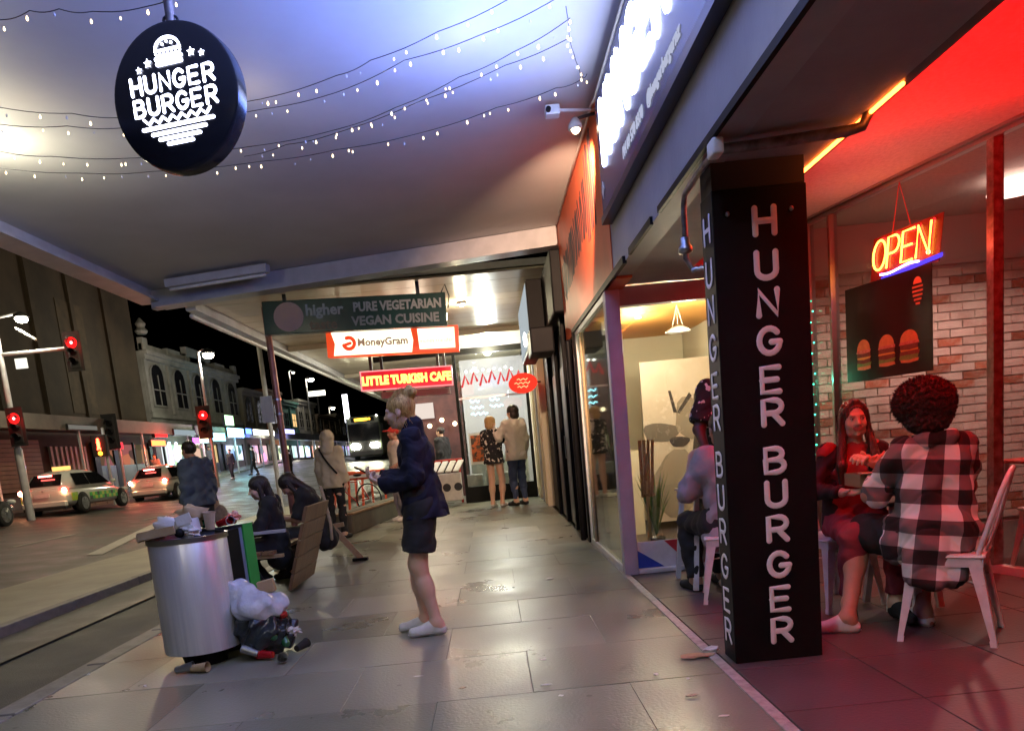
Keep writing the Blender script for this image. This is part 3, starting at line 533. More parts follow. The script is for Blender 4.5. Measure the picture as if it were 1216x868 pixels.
# second lit bulkhead lamps of the same canopy, over the pavement behind the photographer
for i, (x, y, W) in enumerate(((-1.9, -1.2, 110), (-.2, 1.0, 60))):
    q = thing('canopy_lamp', ('round ceiling lamp of the canopy above the near kerb, out of frame', 'round ceiling lamp of the canopy close above the camera, out of frame')[i], 'lamp', (x, y, 3.75), 'round lamps under the near canopy')
    obj('lamp_body', MB().lathe([(.12, 3.748), (.13, 3.71), (.11, 3.69)], (x, y, 0), 20), EM('lampcool%d' % i, (1, .97, .88), 4), q, True); plight('lamp_glow', (x, y, 3.62), W*1.25, (1, .97, .86), .12, q, 'SPOT', (0, 0, 0), sp=radians(150))
q = thing('street_lamp', 'tall street lamp on the median strip, above and left of the frame', 'street lamp', (-5.7, 2.2, 0)); obj('pole', MB().tube([(-5.7, 2.2, 0), (-5.7, 2.2, 7.2), (-5.6, 2.5, 7.4)], .07, 10), MT['trim'], q, True)
obj('lantern', MB().lathe([(.1, 7.42), (.22, 7.36), (.24, 7.30)], (-5.6, 2.6, 0), 14), MT['darkm'], q, True); obj('bulb', MB().ball((-5.6, 2.6, 7.28), .16, 10, 7, (1,1,.5)), EM('medl', (1, .86, .55), 50), q, True); plight('lamp_light', (-5.6, 2.6, 7.0), 420, (1, .84, .5), .15, q)
q = thing('street_lamp', 'street lamp added on the median strip to light the waiting cars, its head above the canopy', 'street lamp', (-5.75, 20.5, 0)); obj('pole', MB().tube([(-5.75, 20.5, 0), (-5.75, 20.5, 7.6), (-6.0, 20.5, 7.9), (-7.2, 20.5, 8.0)], .06, 10), MT['trim'], q, True)  # added lamp, put here to light the cars and the road
obj('lantern', MB().lathe([(.1, 8.02), (.22, 7.96), (.24, 7.90)], (-7.3, 20.5, 0), 14), MT['darkm'], q, True); obj('bulb', MB().ball((-7.3, 20.5, 7.88), .16, 10, 7, (1,1,.5)), EM('medl2', (1, .86, .55), 50), q, True); plight('lamp_light', (-7.3, 20.5, 7.6), 1100, (1, .86, .52), .15, q)
# ================================================================== FAR CANOPY (boarded)
fc = thing('canopy', 'lower cream boarded canopy further down the street', 'canopy', (-3.9, 11.3, 3.6))
pk = obj('ceiling_board', MB().box(-2.46, 2.46, -.245, .245, 0, .03), MT['plank'], fc, bevel=.004); copies(pk, [(-1.43, 11.3 + i*.5, 3.6 + random.uniform(-.002,.002), 0) for i in range(46)], fc)
obj('ceiling_board', MB().box(-3.89, 1.03, 34.1, 70, 3.6, 3.63), MT['plank'], fc)
obj('roof_sheet', MB().box(-3.95, 1.04, 11.1, 70, 3.66, 3.75), MT['trim'], fc)
obj('edge_fascia', MB().box(-4.05, -3.91, 11.1, 70, 3.48, 3.76), MT['trim'], fc); obj('edge_pipe', MB().tube([(-3.98, 11.1, 3.4), (-3.98, 60, 3.4)], .035, 8), MT['whitep'], fc, True)
for y in (16, 22, 28, 34): obj('cross_beam', MB().box(-3.9, 1.02, y-.05, y+.05, 3.5, 3.595), MT['plank'], fc)
def downlight(x, y, z, label, W, col=(1, .95, .82), es=40, rr=.1):
    q = thing('ceiling_light', label, 'light', (x, y, z), 'lit ceiling lights of the far canopy'); obj('ring', MB().lathe([(rr+.03, z-.002), (rr+.03, z-.03), (rr, z-.035), (rr-.01, z-.01)], (x, y, 0), 20), MT['whitep'], q)
    obj('diffuser', MB().ball((x, y, z-.04), rr, 14, 7, (1, 1, .45)), EM('dl_em', col, es), q, True)
    plight('glow', (x, y, z-.22), W, col, rr, q)
downlight(.13, 16.9, 3.55, 'brightest ceiling light above the glazed cafe front', 110, (1, .95, .66), 60, .09)
downlight(-2.0, 18.9, 3.595, 'white ceiling light behind the red cafe sign', 75, (1, .97, .7), 40, .09)
downlight(-.25, 13.0, 3.595, 'small warm ceiling light right of the money transfer sign', 30, (1, .86, .55), 30, .05)
downlight(-.1, 25.0, 3.595, 'distant ceiling light beyond the cafe front', 60, (1, .9, .7), 20, .09)
# ================================================================== SHOP FRONT, right
fas = thing('fascia_beam', 'grey rendered beam carrying the burger shop lightbox', 'beam', (1.06, 3, 2.39))
obj('beam_face', MB().box(1.06, 1.20, -4, 6.0, 2.39, 3.745), MT['greybeam'], fas)
obj('soffit', MB().box(1.202, 1.65, -4, 6.4, 2.394, 2.9), MT['soffit'], fas).location.z = 0
obj('soffit_return', MB().box(1.652, 2.15, 6.0, 6.44, 2.396, 2.88), MT['soffit'], fas)
obj('edge_trim', MB().bar((1.053, -4, 2.40), (1.053, 4.4, 2.40), .022, .035).bar((1.053, 4.6, 2.40), (1.053, 5.3, 2.40), .02, .045).bar((1.053, 5.5, 2.395), (1.053, 8.9, 2.395), .03, .05), MT['black'], fas)
led = thing('led_strip', 'glowing orange red led strip on the inner edge of the soffit', 'led strip', (1.66, 3.4, 2.43))
obj('channel', MB().box(1.652, 1.70, -2, 4.98, 2.395, 2.41), MT['darkm'], led); obj('diode_line', MB().tube([(1.664, 3.02, 2.388), (1.664, 4.95, 2.388)], .0085, 8), EM('led', (1, .16, .02), 14), led)
plight('led_glow', (1.78, 2.2, 2.48), 225, (1, .0, .0), .1, led, 'AREA', (radians(180), 0, 0), (.06, 5.6)).data.spread = radians(180)
plight('led_glow_side', (2.9, 4.2, 2.45), 26, (1, .0, .0), .03, led)
S_('recess_ceiling', MB().box(1.652, 6.5, -4, 5.98, 2.9, 3.1).box(2.152, 6.5, 5.985, 8.0, 2.9, 3.1), 'redceil')
# lightbox sign: slightly proud of the beam
lb = thing('lightbox_sign', 'long dark blue lightbox with blown out white lettering above the shop', 'sign', (1.0, 3.5, 3.15))
obj('panel', MB().box(1.0, 1.055, -3.5, 5.93, 2.80, 3.60), M('signpanel', (.03,.035,.12), (.05,.055,.16), rough=.25, scale=3), lb)
obj('bottom_frame', MB().box(.985, 1.056, -3.5, 5.93, 2.745, 2.797), M('signframe', (.012,.014,.05), rough=.3), lb)
f = lambda u, v, d=0: (1.0 - d, 5.86 - u, v)
stroke_letters('letter', 'HUNGER BURGER', EM('signwhite', (.58, .66, 1.0), 11), lb, lambda u, v, d: (.994 + d, 3.55 - u, 3.125 + v), .36, .048, adv=.9, depth=.25, n=8, wsc=1.05)
obj('small_lettering', font_text('PH 09 570 8370    @hungerburgernz', .095, lambda u, v, d=0: (.996 - d, 4.30 - u, 2.915 + v), offset=.002), EM('signwhite2', (.7, .75, 1.0), .45), lb)
obj('sticker', MB().prism([(-.05, 0), (0, -.06), (.05, 0), (0, .06)], lambda u, v, w: (.998 - w, 5.83 - u*.9, 2.96 + v), 0, .004), MT['whitep'], lb)
plight('sign_glow', (.45, 3.3, 2.95), 115, (.16, .27, 1.0), .1, lb, 'AREA', (0, radians(128), 0), (.4, 4.4))
obj('white_decal', MB().prism([(0,0), (.34,0), (.12,.42), (.30,.42), (.5,.1), (.5,.42), (.62,.42), (.62,0)][:3], lambda u, v, w: (1.056 - w, 2.3 - u, 2.42 + v), 0, .003), MT['whitep'], fas)
# orange painted panel
op = tag(obj('orange_fascia', MB().box(1.052, 1.2, 6.0, 9.6, 2.37, 3.745), MT['orange']), 'orange painted fascia board above the barber window with dark brush lettering', 'sign board'); setloc(op, (1.1, 7.8, 2.37))
bl = MB(); random.seed(3)
for i in range(26):
    y = 9.35 - i*.108; zc = 3.02 + .012*i; hh = .17 + .05*random.random() + (.14 if i > 20 else 0)
    bl.tube([(1.048, y + .03*random.uniform(-1, 1), zc - hh), (1.048, y - .04, zc + random.uniform(-.05, .05)), (1.048, y + .05*random.uniform(-1, 1), zc + hh)], random.uniform(.022, .04), 6)
bl.xf(lambda p: (1.051 + (p[0]-1.048)*.12, p[1], p[2])); obj('brush_lettering', bl, M('brush', (.03, .02, .03), rough=.5), op)
# conduit and small fittings on the ceiling line
tag(obj('conduit', MB().tube([(1.02, 9.0, 3.70), (1.02, 6.2, 3.70), (1.00, 5.95, 3.62), (1.0, 1, 3.66)], .012, 8), MT['whitep'], smooth=True), 'thin white conduit along the top of the lightbox', 'pipe')
p1 = gz(655, 132, 3.66); cm = thing('security_camera', 'small white box camera on an arm from the orange fascia', 'camera', (p1.x, p1.y, 3.66))
obj('camera_body', MB().box(p1.x-.05, p1.x+.06, p1.y-.05, p1.y+.05, 3.62, 3.69), MT['whitep'], cm, bevel=.01); obj('arm', MB().tube([(p1.x+.06, p1.y, 3.66), (1.05, p1.y+.1, 3.68)], .012, 8), MT['whitep'], cm); obj('lens', MB().lathe([(.02, 0), (.02, -.02)], (p1.x-.03, p1.y-.052, 3.65), 12, 'y'), MT['black'], cm)
p1 = gz(683, 147, 3.60); q = thing('spotlight', 'small round spotlight beside the orange fascia', 'light fitting', (p1.x, p1.y, 3.6)); obj('lamp_shade', MB().lathe([(.02, 3.64), (.05, 3.60), (.06, 3.56)], (p1.x, p1.y, 0), 14), MT['whitep'], q, True); obj('bracket', MB().tube([(p1.x, p1.y, 3.63), (1.05, p1.y, 3.66)], .012, 6), MT['darkm'], q); obj('bulb', MB().ball((p1.x, p1.y, 3.56), .035, 10, 7), EM('spotb', (1, .8, .5), 12), q, True); sl = plight('spot_light', (p1.x, p1.y, 3.52), 800, (1, .62, .4), .04, q, 'SPOT', sp=radians(75)); sl.rotation_euler = (Vector((1.05, 8.3, 2.8)) - Vector((p1.x, p1.y, 3.52))).to_track_quat('-Z', 'Y').to_euler()
# pillar
pil = thing('pillar', 'black square pillar with white vertical burger shop lettering', 'pillar', (1.35, 3.79, 0))
obj('column', MB().box(1.13, 1.575, 3.695, 3.88, 0, 2.27), MT['black'], pil, bevel=.004)
obj('capital_band', MB().box(1.135, 1.57, 3.70, 3.875, 2.272, 2.392), MT['blackmatt'], pil)
zs = [2.118, 1.915, 1.75, 1.572, 1.392, 1.237, 1.003, .84, .67, .488, .313, .155]
zs = [2.117, 1.918, 1.748, 1.572, 1.39, 1.237, 1.005, .84, .67, .49, .315, .155]
for ch, z in zip('HUNGERBURGER', zs):
    m1 = MB(); stroke_text(m1, ch, lambda u, v, d: (1.372 + u, 3.692 + d, z - .057 + v), .114, .0145, depth=.25, n=8, wsc=1.32); obj('letter', m1, MT['letter'], pil)
    m1 = MB(); stroke_text(m1, ch, lambda u, v, d: (1.127 + d, 3.787 - u, z - .057 + v), .114, .0105, depth=.25, n=8, wsc=1.3); obj('letter', m1, MT['letter'], pil)
for x, z in ((1.50, 2.16), (1.20, 2.16)): obj('bolt', MB().ball((x, 3.692, z), .012, 8, 5), MT['steel'], pil)
# soffit pipes
pp = thing('drain_pipe', 'dark pipe along the soffit with elbow by the pillar', 'pipe', (1.2, 3.3, 2.3))
obj('pipe_run', MB().tube([(1.06, 3.37, 2.335), (1.30, 3.35, 2.335), (1.58, 3.30, 2.335), (1.64, 3.285, 2.345), (1.665, 3.28, 2.39), (1.665, 3.28, 2.44)], .022, 12), MT['pipe'], pp, True)
obj('pipe_run', MB().tube([(1.09, 3.42, 2.355), (1.35, 3.38, 2.358), (1.60, 3.34, 2.36)], .014, 10), MT['pipe'], pp, True)
obj('junction', MB().box(1.035, 1.085, 3.33, 3.42, 2.31, 2.375), MT['whitep'], pp, bevel=.01)
p2 = thing('drain_pipe', 'thin vertical pipe with a valve left of the pillar', 'pipe', (1.1, 4.0, 2.2))
obj('pipe_run', MB().tube([(1.075, 3.40, 2.35), (1.075, 3.7, 2.35), (1.07, 3.93, 2.33), (1.07, 3.96, 2.28), (1.07, 3.97, 2.04), (1.10, 3.97, 1.985), (1.16, 3.93, 1.98)], .014, 10), MT['pipe'], p2, True)
obj('valve', MB().lathe([(.018, 2.06), (.036, 2.07), (.036, 2.09), (.022, 2.11), (.022, 2.14)], (1.07, 3.97, 0), 12), MT['steel'], p2, True)
obj('flex_hose', MB().tube([(1.10+.012*i, 3.95 - .004*i, 1.975 + .008*(i % 2)) for i in range(10)], .014, 8), MT['steel'], p2, True)
# ================================================================== BARBER SHOP
bs = thing('barber_shop', 'small barber shop with glazed front, cream walls and orange ceiling', 'shop', (2, 8, 0))
obj('corner_post', MB().box(1.045, 1.165, 6.41, 6.53, .0, 2.37), MT['greyp'], bs, bevel=.006)
obj('lintel', MB().box(1.168, 2.74, 6.445, 6.56, 2.24, 2.392), MT['soffit'], bs)
obj('side_wall', MB().box(2.15, 2.74, 6.442, 6.56, 0, 2.238), MT['plaster'], bs)
obj('window_sill', MB().box(1.168, 2.148, 6.42, 6.54, 0.0, .035), MT['whitep'], bs, bevel=.004)
obj('window_pane', MB().box(1.168, 2.148, 6.478, 6.484, .037, 2.238), MT['glass'], bs)
stp = MB().box(1.17, 2.1, 6.468, 6.474, .037, .27); sf = obj('stripe_panel', stp, MT['whitep'], bs)
for i, c in enumerate(('blue', 'red')):
    x0 = 1.19 + i*.35
    obj('stripe', MB().prism([(1.41, .266), (1.61, .266), (1.82, .042), (1.62, .042)] if i else [(1.172, .20), (1.40, .042), (1.172, .042)], lambda u, v, w: (u, 6.464 + w, v), 0, .003), M('stripe'+c, (.02,.06,.42) if c == 'blue' else (.55,.03,.04), rough=.4), sf)
obj('side_frame', MB().box(1.05, 1.10, 6.535, 8.62, .006, .06).box(1.05, 1.10, 6.535, 8.62, 2.31, 2.365).box(1.05, 1.095, 8.62, 8.68, .006, 2.365), MT['whitep'], bs, bevel=.004)
obj('mullion', MB().box(1.052, 1.088, 8.30, 8.34, .06, 2.31), MT['timber2'], bs)
obj('window_pane', MB().box(1.072, 1.078, 6.535, 8.298, .061, 2.308), MT['glassd'], bs); obj('window_pane', MB().box(1.072, 1.078, 8.342, 8.618, .061, 2.308), MT['glassd'], bs)
obj('interior_floor', MB().box(1.11, 2.69, 6.57, 11, -.02, .002), MT['recess'], bs)
obj('interior_ceiling', MB().box(1.205, 2.75, 6.57, 11, 2.45, 2.6), M('orceil', (.62,.30,.07), rough=.6), bs)
obj('back_wall', MB().box(1.11, 2.69, 10.4, 10.5, 0, 2.448), MT['cream'], bs); obj('inner_wall', MB().box(2.70, 2.76, 6.58, 10.5, 0, 2.448), MT['cream'], bs)
obj('counter_block', MB().box(1.3, 1.75, 9.0, 9.9, 0, 1.0), MT['cream'], bs)
# mural on the back wall
MZ = 9.2; mu = tag(obj('mural', MB().box(1.85, 2.69, MZ, MZ+.05, .1, 2.02), M('muralbg', (.5,.42,.34), (.58,.5,.42), rough=.8, scale=2)), 'beige wall mural with a grey sketched animal and scissors inside the barber shop', 'mural'); setloc(mu, (2.3, MZ, 0.1))
def mur(name, poly, col, w=.004): obj(name, MB().prism(poly, lambda u, v, d: (u, MZ - .002 - d, v), 0, w), col, mu)
g1, g2, g3 = M('mg1', (.035,.03,.03), rough=.8), M('mg2', (.12,.105,.09), rough=.8), M('mg3', (.24,.205,.165), rough=.8)
def blob(cx, cz, rx, rz, n=16, wob=.15, s=0): return [(cx + rx*cos(a)*(1 + wob*sin(3*a+s)), cz + rz*sin(a)*(1 + wob*cos(2*a+s))) for a in [2*pi*k/n for k in range(n)]]
mur('sketch', blob(2.05, 1.18, .22, .12, s=1), g2); mur('sketch', blob(2.42, 1.32, .2, .24, s=2), g3, .005); mur('sketch', blob(2.27, 1.05, .12, .07, s=.5), g1, .007); mur('sketch', blob(2.62, .95, .22, .2, s=2), g1, .007); mur('sketch', blob(2.2, .55, .3, .38, s=4), g3, .003)
mur('sketch', [(2.17,1.66), (2.20,1.66), (2.26,1.40), (2.22,1.40)], g1, .008); mur('sketch', [(2.42,1.62), (2.45,1.58), (2.29,1.38), (2.26,1.40)], g1, .009)
mu2 = MB().tube([(2.55 + .07*cos(a), MZ-.01, 1.55 + .09*sin(a)) for a in [2*pi*k/14 for k in range(15)]], .012, 6); obj('sketch', mu2, g1, mu)
# interior items
pd = thing('pendant_lamp', 'white dish pendant lamp under the orange barber shop ceiling', 'lamp', (2.03, 8.0, 2.45))
obj('shade', MB().lathe([(.02, 2.25), (.10, 2.215), (.13, 2.185), (.125, 2.18)], (2.03, 8.0, 0), 20), MT['whitep'], pd, True); obj('cord', MB().tube([(2.03, 8, 2.45), (1.97, 8, 2.22)], .003, 5).tube([(2.03, 8, 2.45), (2.09, 8, 2.22)], .003, 5).tube([(2.03, 8, 2.45), (2.03, 8, 2.24)], .003, 5), MT['whitep'], pd)
plight('shop_glow', (2.0, 7.6, 2.1), 74, (1, .82, .58), .12, pd); plight('shop_glow', (1.7, 8.6, 2.2), 40, (1, .84, .6), .12, pd)
for x, y in ((1.5, 7.6), (1.75, 8.6), (1.5, 9.3)):
    q = thing('recessed_spot', 'small recessed spot in the orange ceiling, ' + ('nearest the window' if y < 8 else 'middle one' if y < 9 else 'deepest in the shop'), 'light', (x, y, 2.45), 'recessed spots in the barber shop ceiling'); obj('lens', MB().lathe([(.035, 2.449), (.03, 2.44)], (x, y, 0), 12), EM('spotw', (1, .9, .7), 12), q)
ea = thing('folding_easel', 'narrow wooden folding easel just inside the barber window', 'easel', (1.42, 7.1, 0))
for dx in (-.055, -.018, .018, .055): obj('slat', MB().bar((1.42+dx*.8, 7.1, .6), (1.44+dx*1.1, 7.1, 1.13), .028, .015, (0,1,0)), MT['timber'], ea)
obj('leg', MB().bar((1.40, 7.08, .005), (1.42, 7.1, .75), .02, .02), MT['timber2'], ea); obj('leg', MB().bar((1.46, 7.3, .005), (1.44, 7.12, 1.0), .02, .02), MT['timber2'], ea); obj('rail', MB().bar((1.36, 7.095, .62), (1.49, 7.095, .62), .03, .02), MT['timber'], ea)
def plant(loc, label, h=.5, n=16, spread=.22, pot=(.09, .2)):
    q = thing('potted_plant', label, 'plant', loc); obj('pot', MB().lathe([(pot[0]*.75, 0), (pot[0], pot[1]), (pot[0]*.88, pot[1]), (pot[0]*.8, pot[1]-.03)], loc, 18), MT['darkm'], q, True)
    for i in range(n):
        a = i*2.4; L = h*random.uniform(.6, 1); tip = Vector((cos(a)*spread*random.uniform(.5, 1), sin(a)*spread*random.uniform(.5, 1), L)); b = Vector(loc) + Vector((0, 0, pot[1])); sd = Vector((-sin(a), cos(a), 0))*.014; mid = b + tip*.55 + Vector((0, 0, L*.12)); e2 = b + tip
        obj('leaf', MB().add([b-sd*.4, b+sd*.4, mid+sd, mid-sd, mid+Vector((0,0,.004)), e2], [(0,1,2,4), (0,4,3), (4,2,5), (3,4,5)]), MT['leaf'], q)
    return q
plant((1.50, 7.2, .003), 'spiky green potted plant behind the barber window', .68, 26, .2)
plant((1.3, 8.1, .6), 'dark leafy potted plant behind the side glass of the barber shop', .55, 20, .2)
tag(obj('stool', MB().box(1.16, 1.44, 7.96, 8.24, .002, .595), MT['cream'], bevel=.01), 'pale plinth carrying a dark plant behind the side glass', 'plinth')
# ================================================================== ANGLED GLASS AND BRICK WALL
A0, A1 = Vector((2.97, 6.95, 0)), Vector((3.43, 5.16, 0)); gd = (A1-A0).normalized(); A2 = A0 + gd*3.2
gw = thing('glass_wall', 'angled shop window in thin metal frames behind the seated diners', 'shop window', A0)
def glp(t, z, off=0): p = A0 + gd*t; nrm = Vector((gd.y, -gd.x, 0)); nrm = nrm if nrm.x < 0 else -nrm; return p + nrm*off + Vector((0, 0, z))
obj('window_pane', MB().bar(glp(.02, 1.45), glp(1.82, 1.45), .008, 2.78), MT['glass'], gw); obj('window_pane', MB().bar(glp(1.92, 1.45), glp(3.2, 1.45), .008, 2.78), MT['glass'], gw)
obj('top_rail', MB().bar(glp(-.02, 2.875), glp(3.2, 2.875), .07, .05), MT['steel'], gw); obj('bottom_rail', MB().bar(glp(-.02, .03), glp(3.2, .03), .07, .06), MT['whitep'], gw)
for t in (.30, 1.86, 0): obj('mullion', MB().bar(glp(t, .06), glp(t, 2.85), .07 if t == 1.86 else .035, .07, (1,0,0)), MT['pipe'] if t == 1.86 else MT['steel'], gw)
obj('header', MB().bar(glp(-.02, 2.89, .04), glp(3.2, 2.89, .04), .05, .018), MT['steel'], gw)
BY = 7.3
bw = tag(obj('brick_wall', MB().box(2.77, 6.4, BY+.02, BY+.2, 0, 2.9), MT['mortar']), 'whitewashed brick wall with exposed red bricks behind the angled glass', 'wall'); setloc(bw, (4.5, BY, 0))
bk = [obj('brick', MB().box(-.112, .112, 0, .05, 0, .068), MT['brickw'], bw), obj('brick', MB().box(-.112, .112, 0, .05, 0, .068), MT['brickr'], bw)]
rows = int(2.42/.080); cnt = 0; pls = [[], []]
for r in range(rows):
    for c in range(10):
        x = 2.90 + c*.236 + (.118 if r % 2 else 0)
        pls[1 if random.random() < .14 else 0].append((x, BY + random.uniform(-.004, .004), .05 + r*.08, 0))
for b, p in zip(bk, pls): copies(b, p[:290], bw)
rest = MB()
for r in range(rows):
    for c in range(4):
        x = 2.90 + (10+c)*.236 + (.118 if r % 2 else 0); rest.box(x-.112, x+.112, BY, BY+.05, .05+r*.08, .118+r*.08)
obj('brick', rest, MT['brickw'], bw, kind='stuff')
obj('plaster_band', MB().box(2.78, 6.4, BY-.006, BY+.018, 2.475, 2.898), MT['plaster'], bw)
S_('dining_floor', MB().box(3.1, 6.5, 3.5, 7.29, -.009, .004), 'recess')
# burger poster on the glass
def GF(t, z, off=.012): return glp(t, z, off)
ta, tb_ = (Vector((3.08, 6.51, 0))-A0).dot(gd), (Vector((3.31, 5.64, 0))-A0).dot(gd)
tc = (ta+tb_)/2; pf = lambda u, v, w=0: tuple(GF(tc + u, 1.825 + v, .010 + w))
po = thing('menu_poster', 'black poster with three burgers on the glass below the neon sign', 'poster', GF(tc, 1.45)); pw, ph = (tb_-ta)/2, .378
obj('sheet', MB().prism([(-pw,-ph), (pw,-ph), (pw,ph), (-pw,ph)], pf, 0, .006), M('posterblk', (.008,.006,.008), rough=.25), po)
bun, pat, let, chs, sau = M('bun', (.75,.42,.16), (.6,.3,.1), rough=.5, scale=30), M('patty', (.12,.04,.02), rough=.7, c2=(.2,.07,.04), scale=60), M('lettuce', (.12,.35,.05), (.25,.5,.1), rough=.6, scale=50), M('cheese', (.8,.5,.08), rough=.5), M('saucep', (.5,.07,.05), (.7,.4,.3), rough=.5, scale=60)
for i, u in enumerate((-.25, .0, .23)):
    bz = -.155 + .0*i; r = .072 + .008*i
    obj('printed_bun', MB().prism([(u + r*cos(a), bz + .02 + .085*sin(a)) for a in [pi*k/10 for k in range(11)]], pf, .0062, .009), bun, po)
    y = bz + .02
    for m_, hh in ((sau, .022), (pat, .035), (chs, .014), (pat, .03), (let, .03), (bun, .022)):
        obj('printed_layer', MB().prism([(u - r*random.uniform(.9,1.15), y-hh), (u, y-hh-.008), (u + r*random.uniform(.9,1.15), y-hh), (u + r*random.uniform(.95,1.2), y), (u - r, y)], pf, .0062, .0085 + random.uniform(0,.002)), m_, po); y -= hh
lg = MB()
for k, w in enumerate((.05, .05, .045, .035, .02)): lg.prism([(.32-w, .25-.03*k), (.32+w, .25-.03*k), (.32+w, .236-.03*k), (.32-w, .236-.03*k)], pf, .0062, .008)
lg.prism([(.32+.04*cos(a), .265+.05*sin(a)) for a in [pi*k/8 for k in range(9)]], pf, .0062, .008); obj('logo', lg, M('logoo', (.6,.25,.12), rough=.5), po)
# OPEN neon
ns = thing('neon_sign', 'glowing open sign with blue underline hanging inside the window', 'neon sign', GF(.95, 2.25)); tO = (Vector((3.16,6.21,0))-A0).dot(gd); tE = (Vector((3.31,5.62,0))-A0).dot(gd); tm = (tO+tE)/2
nf = lambda u, v, w=0: tuple(GF(tm + u*.94 + (v-.1)*.14, 2.275 + v, .02 + w)); ot = MB(); stroke_text(ot, 'OPEN', nf, .215, .0075, adv=.74, depth=1, n=8, wsc=.97)
obj('letter_tube', ot, EM('neony', (1.0, .30, .03), 9), ns); ot = MB(); stroke_text(ot, 'OPEN', nf, .215, .022, adv=.74, depth=.2, n=8, wsc=.97)
_nv = Vector((gd.y, -gd.x, 0)); _nv = _nv if _nv.x < 0 else -_nv; ot.xf(lambda p: tuple(Vector(p) - _nv*.022)); obj('letter_halo', ot, EM('neonr', (1.0, .015, .02), 1.6), ns)
obj('underline_tube', MB().tube([nf(u, -.035 + .012*sin(u*14)) for u in [-.2 + .4*k/12 for k in range(13)]], .008, 8), EM('neonb', (.35, .3, 1.0), 9), ns)
obj('backing', MB().prism([(-.34,-.07), (.38,-.07), (.38,.25), (-.34,.25)], nf, -.03, -.024), M('neonback', (.35,.03,.03), rough=.4), ns)
obj('blue_panel', MB().prism([(-.2,-.09), (.42,-.05), (.42,-.02), (-.2,-.06)], nf, -.012, -.008), EM('bluep', (.1,.05,1), 1.0), ns)
pend = thing('ceiling_lamp', 'soft ceiling lamp added above the tables to light the brick wall', 'lamp', (4.3, 6.2, 2.88)); obj('lamp_shade', MB().lathe([(.12, 2.88), (.2, 2.80), (.2, 2.78), (.02, 2.79)], (4.3, 6.2, 0), 20), EM('diningl', (1, .6, .5), 3), pend, True); plight('lamp_light', (4.2, 6.0, 2.75), 130, (1, .50, .42), .05, pend, 'SPOT', (0, 0, 0), sp=radians(155))  # lamp added to light the brick wall behind the glass
obj('cord', MB().tube([nf(-.1, .22), tuple(GF(tm, 2.85, .02))], .003, 5).tube([nf(.1, .22), tuple(GF(tm, 2.85, .02))], .003, 5), MT['redcloth'], ns)
plight('neon_glow', GF(tm, 2.35, .25), 5, (1, .1, .05), .02, ns)
gl = thing('green_reflection', 'green glowing dots standing in for a reflection down the inner window frame', 'window reflection', GF(.3, 0));  # green reflection in the frame corner, made as glowing dots
for k in range(16): obj('bulb', MB().ball(tuple(GF(.05 + .02*sin(k*2.), 2.2 - k*.09, .04)), .008, 6, 4), EM('greenb', (.05, 1, .55), 4 if k % 3 else 1), gl)
plight('green_glow', GF(.1, 1.5, .15), 1.5, (.1, 1, .6), .015, gl)
# ================================================================== BLACK SHOP AND BEYOND
bk_ = thing('black_shopfront', 'black painted shopfront between the barber window and the cafe', 'shop front', (1.06, 10.5, 0))
obj('wall', MB().box(1.10, 1.4, 9.62, 14.2, 0, 3.6).box(1.10, 1.4, 8.69, 9.615, 0, 2.366), MT['black'], bk_)
for y in (8.76, 9.25, 10.1, 11.3, 12.6): obj('column', MB().box(1.03, 1.098, y-.07, y+.07, 0, 3.3 if y > 9.6 else 2.36), MT['black'], bk_, bevel=.01)
obj('down_pipe', MB().tube([(1.0, 9.0, .02), (1.0, 9.0, 2.3)], .035, 10), MT['black'], bk_, True)
obj('fascia', MB().box(.93, 1.098, 9.64, 14.0, 2.75, 3.5), MT['black'], bk_, bevel=.02); obj('door_panel', MB().box(1.085, 1.099, 10.3, 11.1, .02, 2.2), MT['darkm'], bk_); obj('door_panel', MB().box(1.085, 1.099, 11.5, 12.4, .02, 2.2), MT['darkm'], bk_)
obj('handle', MB().tube([(1.06, 10.9, .95), (1.06, 10.9, 1.25)], .012, 6), MT['steel'], bk_)
ps = thing('projecting_sign', 'lit white sign box on the black shopfront', 'sign', (.8, 12, 2.6)); obj('sign_case', MB().box(.70, .925, 11.0, 13.6, 2.55, 3.45), MT['black'], ps, bevel=.01)
obj('lit_face', MB().box(.69, .697, 11.05, 13.55, 2.62, 3.40), EM('projsign', (.85, .95, 1), .35), ps); obj('lit_lamp', MB().ball((.66, 11.6, 2.72), .08, 10, 7, (.3, 1, 1.3)), EM('projsign2', (.85, .95, 1), 14), ps, True)
aw = tag(obj('sign_box', MB().box(.62, .92, 9.75, 10.4, 2.30, 2.62), MT['black'], bevel=.02), 'small black box sign under the black fascia', 'sign'); setloc(aw, (.77, 10, 2.3))
cs = thing('cream_shopfront', 'cream lit shopfront with narrow columns right of the standing couple', 'shop front', (1.06, 16, 0))
obj('wall', MB().box(1.10, 1.4, 14.21, 60, 0, 3.59), MT['cream'], cs)
for y in (14.3, 14.9, 15.6, 16.5, 17.0): obj('column', MB().box(.97, 1.098, y-.06, y+.06, 0, 3.4), MT['cream'] if y != 15.6 else MT['trim'], cs, bevel=.01)
obj('window_pane', MB().box(1.088, 1.097, 15.0, 15.52, .3, 2.6), MT['carglass'], cs); obj('skirting', MB().box(1.04, 1.097, 14.4, 20, 0, .1), MT['timber'], cs)
